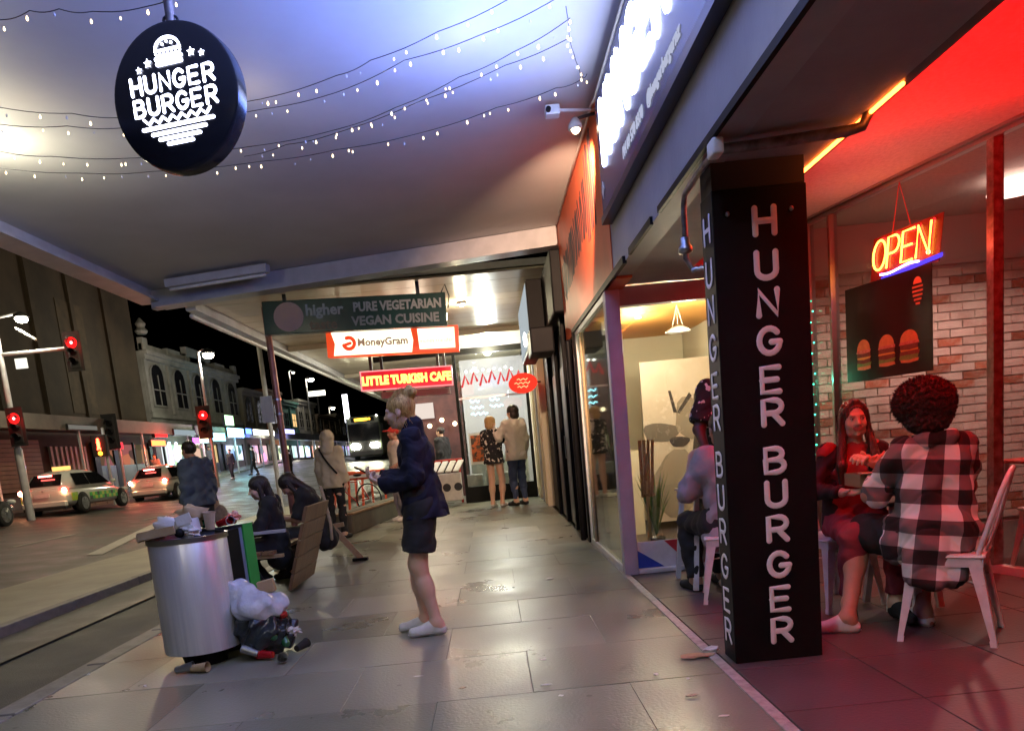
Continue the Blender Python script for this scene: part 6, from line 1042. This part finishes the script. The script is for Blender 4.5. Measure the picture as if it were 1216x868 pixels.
# ================================================================== METAL CHAIRS
def make_chair(label, loc, rz, group='white metal cafe chairs'):
    q = thing('metal_chair', label, 'chair', loc, group, rz)
    child('seat', MB().lathe([(.02, .452), (.20, .455), (.215, .447), (.21, .435), (.02, .437)], (0, 0, 0), 4).xf(lambda p: (p[0]*cos(pi/4)-p[1]*sin(pi/4), p[0]*sin(pi/4)+p[1]*cos(pi/4), p[2])), 'whitemetal', q, False).modifiers.new('b', 'BEVEL').width = .012
    q.children[0].name = 'seat'; q.children[0].data.transform(Matrix.Diagonal((1.22, 1.22, 1, 1)))
    pts = [(-.165, -.15, .45), (-.172, -.20, .62), (-.165, -.245, .76), (-.13, -.27, .83), (-.06, -.28, .855), (0, -.283, .86), (.06, -.28, .855), (.13, -.27, .83), (.165, -.245, .76), (.172, -.20, .62), (.165, -.15, .45)]
    child('back_frame', MB().tube(pts, .0125, 10), 'whitemetal', q); sp = MB(); 
    vs = []
    for t in range(8):
        z = .45 + .40*t/7; y = -.165 - .115*(t/7)**.8; w = .045 + .02*(t/7)
        for u in (-1, -.5, 0, .5, 1): vs.append((w*u, y - .012*(1-u*u), z))
    sp.add(vs, [(i*5+j, i*5+j+1, (i+1)*5+j+1, (i+1)*5+j) for i in range(7) for j in range(4)]); s_ = child('back_splat', sp, 'whitemetal', q); s_.modifiers.new('s', 'SOLIDIFY').thickness = .004
    for sx in (-1, 1):
        for sy in (-1, 1):
            a, b = Vector((sx*.165, sy*.16, .44)), Vector((sx*.215, sy*(.21 if sy > 0 else .235), .0)); mb = MB(); d = (b-a)
            ox, oy = Vector((-sx, 0, 0)), Vector((0, -sy, 0))
            ring = lambda p, w: [p, p+ox*w, p+ox*w+oy*.012, p+ox*.012+oy*.012, p+oy*w+ox*.012, p+oy*w]
            V = []; S = [(0, .07), (.12, .058), (.5, .042), (.93, .026), (.935, .03), (1, .03)]
            for t, w in S: V += ring(a + d*t, w)
            mb.add(V, [(i*6+k, i*6+(k+1) % 6, (i+1)*6+(k+1) % 6, (i+1)*6+k) for i in range(len(S)-1) for k in range(6)] + [(5,4,3,2,1,0), tuple((len(S)-1)*6+k for k in range(6))]); child('leg', mb, 'whitemetal', q, False)
    child('brace', MB().bar((-.18, .17, .30), (.18, -.18, .30), .02, .004).bar((-.18, -.18, .305), (.18, .17, .305), .02, .004), 'whitemetal', q, False)
    child('apron', MB().box(-.17, .17, .163, .17, .39, .44).box(-.17, .17, -.172, -.165, .39, .44).box(-.172, -.165, -.16, .16, .39, .44).box(.165, .172, -.16, .16, .39, .44), 'whitemetal', q, False)
    return q
ch = make_chair('white metal chair the person in the plaid jacket sits on', (2.31, 3.84, 0), radians(52)); CG = 'white metal cafe chairs'
dup(ch, (2.10, 4.72, 0), radians(195), 'white metal chair under the long haired woman holding a box', CG)
dup(ch, (1.60, 5.2, 0), radians(75), 'white metal chair under the person in the grey hoodie behind the pillar', CG)
dup(ch, (1.86, 6.0, 0), radians(185), 'white metal chair by the barber stripe panel', CG)
dup(ch, (3.72, 4.9, .006), radians(100), 'white metal chair inside behind the glass at the right edge', CG)
dup(ch, (3.5, 6.1, .006), radians(200), 'white metal chair deeper inside behind the glass', CG)
tbm = lambda loc, label: None
def cafe_table(x, y, label, top, r=.3, h=.74):
    q = thing('cafe_table', label, 'table', (x, y, 0), 'small square cafe tables'); obj('tabletop', MB().box(x-r, x+r, y-r, y+r, h-.025, h), MT[top], q, bevel=.008); 
    for sx in (-1, 1):
        for sy in (-1, 1): obj('leg', MB().bar((x+sx*(r-.05), y+sy*(r-.05), h-.026), (x+sx*(r+.01), y+sy*(r+.01), .01), .035, .035), MT['whitemetal'], q)
cafe_table(1.68, 5.76, 'small table with a wooden top before the barber window', 'timber2', .26)
cafe_table(2.42, 4.5, 'small dark table between the two seated diners', 'darkm', .14, .66)
cafe_table(4.1, 5.4, 'reddish table inside behind the glass', 'redcloth', .3)
# ================================================================== PEOPLE
def plaid():
    m = bpy.data.materials.new('plaid'); m.use_nodes = True; nt = m.node_tree; N = nt.nodes; L = nt.links; p = N['Principled BSDF']; p.inputs['Roughness'].default_value = .9
    tc = N.new('ShaderNodeTexCoord'); mp = N.new('ShaderNodeMapping'); mp.inputs['Rotation'].default_value = (0, radians(-6), 0); L.new(tc.outputs['Object'], mp.inputs[0])
    nz = N.new('ShaderNodeTexNoise'); nz.inputs['Scale'].default_value = 4; L.new(mp.outputs[0], nz.inputs[0]); va = N.new('ShaderNodeVectorMath'); va.operation = 'MULTIPLY_ADD'; L.new(nz.outputs['Color'], va.inputs[0]); va.inputs[1].default_value = (.008,.008,.008); L.new(mp.outputs[0], va.inputs[2])
    sx = N.new('ShaderNodeSeparateXYZ'); L.new(va.outputs[0], sx.inputs[0])
    def stripe(o, per, off):
        a = N.new('ShaderNodeMath'); a.operation = 'MULTIPLY_ADD'; a.inputs[1].default_value = 1/per; a.inputs[2].default_value = off; L.new(o, a.inputs[0]); f = N.new('ShaderNodeMath'); f.operation = 'FRACT'; L.new(a.outputs[0], f.inputs[0])
        g = N.new('ShaderNodeMath'); g.operation = 'GREATER_THAN'; g.inputs[1].default_value = .5; L.new(f.outputs[0], g.inputs[0]); return g.outputs[0]
    ng = N.new('ShaderNodeMath'); ng.operation = 'MULTIPLY_ADD'; ng.inputs[1].default_value = -1; ng.inputs[2].default_value = .12; L.new(sx.outputs[1], ng.inputs[0]); at_ = N.new('ShaderNodeMath'); at_.operation = 'ARCTAN2'; L.new(sx.outputs[0], at_.inputs[0]); L.new(ng.outputs[0], at_.inputs[1]); xy = N.new('ShaderNodeMath'); xy.operation = 'MULTIPLY'; xy.inputs[1].default_value = .27; L.new(at_.outputs[0], xy.inputs[0])
    s = N.new('ShaderNodeMath'); s.operation = 'ADD'; L.new(stripe(xy.outputs[0], .165, 10.1), s.inputs[0]); L.new(stripe(sx.outputs[2], .15, 10.3), s.inputs[1]); d = N.new('ShaderNodeMath'); d.operation = 'DIVIDE'; d.inputs[1].default_value = 2; L.new(s.outputs[0], d.inputs[0])
    cr = N.new('ShaderNodeValToRGB'); e = cr.color_ramp.elements; cr.color_ramp.interpolation = 'CONSTANT'; e[0].color = (.012,.011,.012,1); e[1].position = .25; e[1].color = (.15,.135,.135,1); q = e.new(.75); q.color = (.85,.80,.76,1); L.new(d.outputs[0], cr.inputs[0]); L.new(cr.outputs[0], p.inputs['Base Color'])
    n2 = N.new('ShaderNodeTexNoise'); n2.inputs['Scale'].default_value = 260; b = N.new('ShaderNodeBump'); b.inputs['Strength'].default_value = .5; b.inputs['Distance'].default_value = .004; L.new(tc.outputs['Object'], n2.inputs[0]); L.new(n2.outputs[0], b.inputs['Height']); L.new(b.outputs[0], p.inputs['Normal']); return m
MT['plaid'] = plaid()
MT['floral'] = M('floral', (.012,.012,.016), (.75,.70,.62), rough=.85, scale=17, detail=1, contrast=(.60,.63))
MT['jersey'] = M('jersey', (.012,.012,.014), (.7,.7,.7), rough=.8, scale=26, detail=1, stretch=(1,1,.8), contrast=(.62,.64))
MT['redtop'] = M('redtop', (.4,.03,.03), rough=.8)
# --- standing woman in the foreground, seen in left profile
def phone_x(root, J, H, R):
    c = Vector(J['wrR']) + Vector((-.045, .10, .055)); child('phone', MB().bar(c + Vector((0,-.07,-.035)), c + Vector((0,.06,.045)), .072, .009, (0,.5,-.9)), 'black', root, False)
W1 = person((-.50, 5.03, 0), 'young woman in a navy jacket and black shorts looking down at her phone', 1.60, radians(88),
 dict(head=(0,.075,1.575), neck=(0,.015,1.45), chest=(0,-.01,1.28), wrR=(.06,.27,1.13), elR=(.19,.02,1.13), elL=(-.19,.0,1.12), wrL=(-.10,.24,1.10),
  hipL=(-.08,0,.92), knL=(-.075,.05,.50), anL=(-.07,-.03,.085), toL=(-.08,.11,.035), knR=(.08,.09,.50), anR=(.10,.07,.085), toR=(.11,.21,.035)),
 wear=(('jacket','navy','top',dict(g=.020, arm=1.97, fl=.016, flare=.22, fr=.165, fdir=(0,-.22,-1), collar=1, down=.12, hem=.115, wide=1.1, fold=.008, ff=30, k=.022, vox=.0075)), ('shorts','clothblk','bottom',dict(g=.016, leg=.74, fl=.03, fold=.005, k=.02, vox=.008)), ('shoe','shoew','shoe',{})),
 hair='bun', hairm='hairbl', skin='skin', res=.009, hpitch=-.12, face=False, hands={'R': ((-.55,.75,.35), (-.5,-.3,.8), .55, -1), 'L': ((.55,.75,.3), (.5,-.3,.8), .7, 1)}, extra=phone_x)
def strand_set(root, H, kind, n, mt, seed):
    g = random.Random(seed); mb = MB()
    for i in range(n):
        if kind == 'bun':
            a = g.uniform(-1.3, 1.3); e_ = g.uniform(-.3, 1.0); st = (.086*sin(a), .075*cos(a)*cos(e_)-.01, .034 + .085*sin(e_)+.008); en = (g.uniform(-.03,.03), -.09 + g.uniform(-.03,.02), .10 + g.uniform(-.02,.03)); mid = tuple((st[k]+en[k])/2*1.12 + (.03 if k == 2 else 0) for k in range(3))
            if g.random() < .35: st = (g.choice((-1,1))*g.uniform(.05,.085), g.uniform(-.06,.05), g.uniform(-.08,-.02)); mid = tuple(st[k]*1.05 + (0,-.01,-.02)[k] for k in range(3)); en = tuple(st[k]*1.1 + (g.uniform(-.02,.02), g.uniform(-.03,.03), -.06)[k] for k in range(3))
            P = [H(*st), H(*mid), H(*en)]
        else:
            s = g.choice((-1, 1)); x = g.uniform(.0, .07); y = g.uniform(-.09, .03); q = g.uniform(.9, 1.08); P = [H(s*x, y*.6+.01, .125-x*.5), H(s*(.078*q), y, .03), H(s*(.088*q), y+.01, -.10), H(s*(.108*q), y*.5+.05, -.26), H(s*(.115*q), y*.4+.075, -.36-g.uniform(0,.08))]
        m = []
        for k in range(len(P)-1):
            for t in range(4): m.append(Vector(P[k]).lerp(Vector(P[k+1]), t/4) + Vector((g.uniform(-1,1), g.uniform(-1,1), g.uniform(-1,1)))*.0012)
        mb.tube(m + [Vector(P[-1])], .0016, 4, caps=False, r2=.0007)
    o = child('hair_strands', mb, mt, root); o['kind'] = 'stuff'
_H, _ = headfn((0,.075,1.575), 0, -.12); strand_set(W1, _H, 'bun', 130, 'hairbl', 3)
# --- seated pair on the bench
person((-2.17, 7.42, -.06), 'long haired person dressed in black on the near end of the bench', 1.62, radians(97), seat=True, pose=
 dict(head=(0,.11,1.14), neck=(0,.06,1.01), chest=(0,.03,.85), anL=(-.14,.22,.13), toL=(-.15,.36,.09), anR=(.12,.18,.13), toR=(.13,.32,.09), knL=(-.14,.42,.53), elL=(-.22,.12,.74), wrL=(-.10,.32,.68), elR=(.2,.12,.74), wrR=(.08,.32,.68)),
 wear=(('sweater','clothblk','top',dict(g=.02, arm=1.95, down=.14)), ('trousers','clothblk','bottom',dict(g=.03, leg=1.95, fl=.03)), ('shoe','clothblk','shoe',{})), hair='long', hairm='hairdk', res=.011, hpitch=-.25, hyaw=.2)
def bagstrap(root, J, H, R): child('bag_strap', MB().tube([(-.12,-.06,1.02), (-.20,-.10,.86), (-.22,-.13,.62), (-.2,-.12,.45)], .018, 6), 'tan', root)
person((-1.96, 8.45, -.06), 'person in black hunched forward over the far end of the bench', 1.68, radians(95), seat=True, pose=
 dict(head=(0,.30,1.08), neck=(0,.19,1.0), chest=(0,.10,.84), shL=(-.17,.13,.95), shR=(.17,.13,.95), elL=(-.2,.22,.70), wrL=(-.06,.42,.72), elR=(.2,.22,.70), wrR=(.06,.42,.72), anL=(-.14,.35,.13), toL=(-.15,.5,.09), anR=(.12,.35,.13), toR=(.13,.5,.09)),
 wear=(('shirt','clothblk','top',dict(g=.03, arm=1.0, down=.12)), ('trousers','clothblk','bottom',dict(g=.025, leg=1.95)), ('shoe','clothblk','shoe',{})), hair='long', hairm='hairdk', skin='skint', res=.011, hpitch=-.8, extra=bagstrap)
# --- hooded person with strap
def strap(root, J, H, R):
    child('crossbody_strap', MB().tube([(-.12,-.085,1.44), (-.04,-.155,1.32), (.05,-.155,1.18), (.14,-.13,1.05)], .016, 6), 'clothblk', root)
person((-2.52, 12, 0), 'person in a cream hooded top with a black crossbody strap, seen from behind', 1.68, radians(-12), dict(), wear=(('hoodie','clothcream','top',dict(g=.034, arm=1.95, fl=.004, down=.1, wide=1.1, fold=.006)), ('trousers','clothblk','bottom',dict(g=.004)), ('shoe','clothblk','shoe',{})), hair='hood', hairm='clothcream', res=.013, extra=strap)
p = atY(468, 520, 14.2); person((p.x, 14.2, 0), 'person in a red cap and pale shirt walking beyond the woman', 1.74, radians(120), dict(elL=(-.2,-.1,1.14), wrL=(-.2,.1,1.02)), wear=(('tee','clothwhite','top',dict(g=.025, arm=.9)), ('trousers','clothgrey','bottom',dict(g=.025)), ('shoe','shoew','shoe',{})), hair='cap', hairm='redcloth', skin='skint', res=.014)
# --- couple by the cafe
p = atY(586, 540, 15.3); person((p.x, 15.3, 0), 'blonde woman in a black floral mini dress beside the cafe glazing', 1.80, radians(-25), dict(elR=(.22,.1,1.22), wrR=(.12,.24,1.38), elL=(-.21,.08,1.16), wrL=(-.06,.22,1.2), knR=(.11,.05,.5)),
 wear=(('dress','floral','top',dict(g=.03, arm=.95, fl=.03, down=.1, flare=.26, fr=.17, fold=.008)), ('shoe','shoew','shoe',{})), hair='bob', hairm='hairgold', res=.013, hyaw=-.5)
p = atY(613, 540, 15.2); person((p.x, 15.2, 0), 'tall person in a long cream top and jeans beside the floral dress', 1.97, radians(35), dict(elL=(-.24,.13,1.2), wrL=(-.2,.36,1.34)),
 wear=(('long_top','clothwhite','top',dict(g=.038, arm=1.95, down=.14, wide=1.15, fold=.008)), ('jeans','denim','bottom',dict(g=.008, fl=0)), ('shoe','clothblk','shoe',{})), hair='bob', hairm='hairdk', res=.013, hyaw=.3)
# --- walker behind the bins
def bagx(root, J, H, R):
    child('bag', MB().xf(lambda p: p).ball((.17,.02,.86), .16, 14, 10, (.8, .55, 1)), 'tan', root); child('bag', MB().ball((.25,.0,.72), .15, 14, 10, (1, .6, .9)), M('bag2', (.2,.15,.12), (.3,.24,.2), rough=.8, scale=20, bump=.5), root); child('bag_strap', MB().tube([(.17,0,1.0), (.15,.03,1.3), (.12,-.02,1.42)], .014, 6), 'clothblk', root)
person((atY(229, 540, 10.6).x, 10.6, -.12), 'person in a blue grey jacket carrying bags in the bus lane behind the bins', 1.80, radians(60), dict(head=(0,.07,1.58)), wear=(('jacket','clothblue','top',dict(g=.04, arm=1.95, fl=.01, down=.06, wide=1.15, fold=.01)), ('trousers','clothblk','bottom',dict(g=.02)), ('shoe','clothblk','shoe',{})), hair='short', hairm='hairdk', skin='skint', res=.013, extra=bagx)
# --- seated diners
def boxfood(root, J, H, R):
    pass
G1 = person((2.20, 4.62, .01), 'long haired woman in a black jacket and crimson trousers holding a takeaway box', 1.64, radians(168),
 dict(head=(0,.045,1.19), neck=(0,.01,1.045), wrR=(.135,.27,.76), elR=(.235,.05,.76), wrL=(-.02,.27,.93), elL=(-.22,.10,.78), knL=(-.13,.42,.52), anL=(-.12,.40,.085), toL=(-.14,.55,.035), anR=(.13,.34,.085), toR=(.15,.48,.035)),
 seat=True, wear=(('top','redtop','top',dict(g=.010, arm=.15, down=.02, vox=.010)), ('trousers','crimson','bottom',dict(g=.014, leg=1.85, vox=.010)), ('shoe','clothblk','shoe',{})), hair='none', hairm='hairdk', skin='skin', res=.009, hyaw=.0, hpitch=-.02, hroll=.03, face=True,
 hands={'R': ((-.75,.62,.0), (.0,.3,.95), .35, 1), 'L': ((.45,.55,.35), (.5,.2,-.8), .6, -1)})
def girl_extra():
    J = dict(SIT); J.update(head=(0,.045,1.19), neck=(0,.01,1.045), elR=(.235,.05,.76), wrR=(.135,.27,.76), elL=(-.22,.10,.78), wrL=(-.02,.27,.93)); H, R = headfn(J['head'], 0, -.02, .03)
    q = []      # open jacket: sides, back and sleeves
    for S, s in (('L', -1), ('R', 1)):
        q += [('c', J['sh'+S], J['el'+S], .060, .050), ('c', J['el'+S], lerp(J['el'+S], J['wr'+S], .88), .050, .038), ('c', (s*.09,-.02,.50), (s*.10,-.02,.93), .105, .09), ('c', (s*.08,-.02,.93), J['sh'+S], .085, .06)]
    q += [('c', (0,-.06,.5), (0,-.05,.95), .10, .09), ('s', (0,.15,.78), (.062,.14,.34), None)]
    sdf_obj('jacket', [(q, .009, .03, fold(.007, 26, 3))], MT['clothblk'], G1)
    hq = [('e', H(0,-.02,.034), (.083,.101,.090), R), ('s', H(0,.105,-.03), (.062,.078,.112), R), ('c', H(0,-.06,0), H(0,-.1,-.25), .07, .055)]
    for s in (-1, 1): hq += [('c', H(s*.066,.0,.03), H(s*.080,.01,-.10), .020, .022), ('c', H(s*.080,.01,-.10), H(s*.105,.075,-.28), .026, .030), ('c', H(s*.105,.075,-.28), H(s*.115,.09,-.42), .030, .012), ('c', H(s*.015,.05,.108), H(s*.062,.03,.05), .014, .014)]
    o_hair = M('hairbrown', (.04,.022,.013), (.11,.06,.035), rough=.4, scale=60, stretch=(1,1,.15), bump=.7); sdf_obj('hair', [(hq, .0045, .016, strands(.003, 430))], o_hair, G1)
    strand_set(G1, H, 'long', 160, MT['hairbl'] if False else o_hair, 5)
    sdf_obj('food_wrap', [([('e', (-.045,.335,.93), (.05,.04,.035), None), ('c', (-.04,.33,.93), (.03,.31,.985), .03, .012), ('c', (-.05,.33,.94), (-.1,.30,.99), .025, .01)], .005, .02, wave(.008, 90, 1))], M('wrapr', (.75,.32,.22), (.7,.12,.06), rough=.5, scale=20), G1)
for o in list(G1.children):
    if o.name.startswith('hair'): bpy.data.objects.remove(o)
girl_extra()
for nm, mb, m in ():
    pass
cx_, cy_, cz_ = 2.19, 4.34, .815
q = thing('takeaway_box', 'open brown takeaway box held in the lap of the long haired woman', 'food box', (cx_, cy_, cz_-.04)); obj('tray', MB().bar((cx_-.13, cy_, cz_-.035), (cx_+.13, cy_-.02, cz_-.035), .19, .008).bar((cx_-.13, cy_-.095, cz_), (cx_+.13, cy_-.115, cz_), .008, .07).bar((cx_-.13, cy_+.095, cz_), (cx_+.13, cy_+.075, cz_), .008, .07).bar((cx_-.13, cy_-.095, cz_), (cx_-.13, cy_+.095, cz_), .008, .07).bar((cx_+.13, cy_-.115, cz_), (cx_+.13, cy_+.08, cz_), .008, .07), M('boxk', (.4,.25,.13), rough=.7), q)
obj('lid', MB().bar((cx_-.15, cy_-.13, cz_+.045), (cx_+.14, cy_-.15, cz_+.03), .07, .006), M('boxk2', (.6,.42,.25), rough=.7), q); obj('dark_food', crumple((cx_, cy_, cz_+.005), .07, 77, (1.5,1,.4), .3), MT['saucep'] if 'saucep' in MT else sau, q, True)
AF = person((2.27, 3.90, -.01), 'person with a round afro in an oversized black and white plaid jacket, from behind', 1.70, radians(-4),
 dict(head=(-.03,.05,1.175), neck=(0,.01,1.03), elL=(-.27,.12,.76), wrL=(-.16,.34,.82), elR=(.25,.14,.76), wrR=(.10,.36,.82), knL=(-.22,.40,.52), anL=(-.40,.14,.085), toL=(-.51,.17,.035), knR=(.13,.42,.51), anR=(.02,.16,.085), toR=(-.02,.30,.035)),
 seat=True, wear=(('shorts','clothblk','bottom',dict(g=.025, leg=.95, fl=.01, vox=.011)), ('plaid_jacket','plaid','raw',dict(prims=[('c',(-.075,-.03,.60),(-.08,-.01,.90),.125,.110),('c',(.075,-.03,.60),(.08,-.01,.90),.125,.110),('c',(-.08,0,.90),(-.145,0,.985),.105,.070),('c',(.08,0,.90),(.145,0,.985),.105,.070),('c',(0,0,.93),(0,0,1.03),.10,.07),
    ('c',(-.155,0,.975),(-.245,.12,.76),.076,.068),('c',(-.245,.12,.76),(-.17,.32,.815),.064,.048),('c',(.155,0,.975),(.22,.14,.76),.076,.068),('c',(.22,.14,.76),(.11,.34,.815),.064,.048),('c',(-.12,-.10,.60),(-.15,-.13,.36),.08,.06),('c',(.05,-.12,.60),(.02,-.16,.34),.09,.06),('c',(-.05,-.12,.60),(-.08,-.16,.33),.09,.06),('c',(.12,-.1,.55),(.14,-.1,.47),.08,.06),('c',(-.17,.02,.6),(-.2,.0,.44),.07,.06)], vox=.008, k=.022, fold=.010, ff=22)),
  ('jacket_collar','plaid','raw',dict(prims=[('c',(-.06,-.06,1.035),(.06,-.06,1.035),.035,.035),('c',(-.09,.0,1.03),(-.06,-.06,1.035),.032,.03),('c',(.09,.0,1.03),(.06,-.06,1.035),.032,.03)], vox=.009)), ('shoe','shoew','shoe',{})), hair='afro', hairm='afro', skin='skint', res=.009, hyaw=.25, bulk=1.02)
# afro curls: short tufts so the outline is uneven
rc = random.Random(9); tf = MB(); Hc = Vector((-.03,.05,1.175))
for i in range(2600):
    th = rc.uniform(0, 2*pi); ph = math.acos(rc.uniform(-.75, 1)); d = Vector((sin(ph)*cos(th), sin(ph)*sin(th), cos(ph)))
    if d.y > .55 and d.z < .3: continue
    p = Hc + Vector((d.x*.150, -.03 + d.y*.14, .05 + d.z*.13)); L_ = rc.uniform(.006, .018); x = d.orthogonal().normalized()*rc.uniform(.003, .006); y = d.cross(x); e2 = p + (d + Vector((rc.uniform(-.6,.6), rc.uniform(-.6,.6), rc.uniform(-.6,.6)))).normalized()*L_
    tf.add([p+x-d*.01, p-x*.5+y-d*.01, p-x*.5-y-d*.01, e2], [(0,1,3), (1,2,3), (2,0,3)])
child('hair_tufts', tf, 'afro', AF, False)['kind'] = 'stuff'
# --- group left of the pillar
person((1.80, 5.66, 0), 'person in a black jersey with white print standing half hidden by the pillar', 1.78, radians(170), dict(elR=(.24,.08,1.13), wrR=(.22,.26,.98)), wear=(('jersey','jersey','top',dict(g=.035, arm=.85, fl=.02, down=.1)), ('trousers','clothblk','bottom',dict(g=.025)), ('shoe','shoew','shoe',{})), hair='short', hairm='hairdk', skin='skinb', res=.012)
person((1.60, 5.20, -.01), 'person in a grey hooded top on a white chair, half hidden by the pillar', 1.72, radians(8), dict(head=(0,.06,1.17), elL=(-.25,.1,.76), wrL=(-.1,.32,.76), toL=(-.14,.5,.035), anL=(-.12,.36,.085)), seat=True, wear=(('hoodie','clothgrey','top',dict(g=.026, arm=1.95, fl=.008, down=.10, wide=1.1, fold=.007)), ('trousers','clothblk','bottom',dict(g=.02)), ('shoe','clothblk','shoe',{})), hair='short', hairm='hairdk', skin='skint', res=.011)
person((1.80, 6.14, -.01), 'person in a pale pink top seated across the small table, arm resting on it', 1.66, radians(178), dict(elR=(.24,.14,.80), wrR=(.14,.36,.78), head=(-.02,.03,1.19)), seat=True, wear=(('top','clothpink','top',dict(g=.02, arm=1.9, fl=.008, down=.1)), ('trousers','clothblk','bottom',dict(g=.02)), ('shoe','shoew','shoe',{})), hair='long', hairm='hairdk', skin='skin', res=.011)
# --- distant people
dp = [(276,44,'clothblk','clothblk','shoew','distant walker in black with pale shoes on the road',160), (303,47,'clothblk','clothblk','clothblk','distant dark figure striding across the road',100), (292,60,'redcloth','clothgrey','shoew','distant figure in a red top by the far shops',20), (252,50,'clothgrey','clothblk','clothblk','distant figure in grey left of the walker in black',200), (262,58,'clothpink','denim','shoew','distant figure in a pale top before the cyan sign',150),
      (238,52,'clothblk','clothblk','shoew','distant dark figure under the purple sign',30), (345,40,'clothblk','clothblk','clothblk','distant dark figure right of the kerb pole',80), (186,38,'clothgrey','clothblk','clothblk','distant grey figure under the orange red sign',190), (316,70,'clothwhite','denim','shoew','smallest distant figure by the white yellow sign',0)]
for x, Y, a, b, c, lab, yw in dp:
    p = atY(x, 560, Y); zz = ZF + roadz(-20, Y) - roadz(-20) if p.x < -16.3 else roadz(p.x, Y)
    person((p.x, Y, zz), lab, 1.72, radians(yw), dict(knL=(-.1,.14,.52), anL=(-.1,.2,.1), toL=(-.1,.33,.05), anR=(.1,-.18,.11), toR=(.1,-.06,.04), knR=(.1,0,.5)), wear=(('top',a,'top',dict(g=.03)), ('trousers',b,'bottom',dict(g=.02)), ('shoe',c,'shoe',{})), hair='short', res=.028, group='distant pedestrians')
person((-1.2, 19.0, 0), 'dark figure standing inside the cafe bay', 1.8, radians(60), dict(), wear=(('coat','clothblk','top',dict(g=.04, down=.2)), ('trousers','clothblk','bottom',dict(g=.03))), hair='short', res=.02)
person((-1.9, 18.6, 0), 'second figure in the dim cafe bay behind the standing woman', 1.75, radians(150), dict(), wear=(('coat','clothgrey','top',dict(g=.04, down=.1)), ('trousers','clothblk','bottom',dict(g=.03))), hair='bob', res=.02)
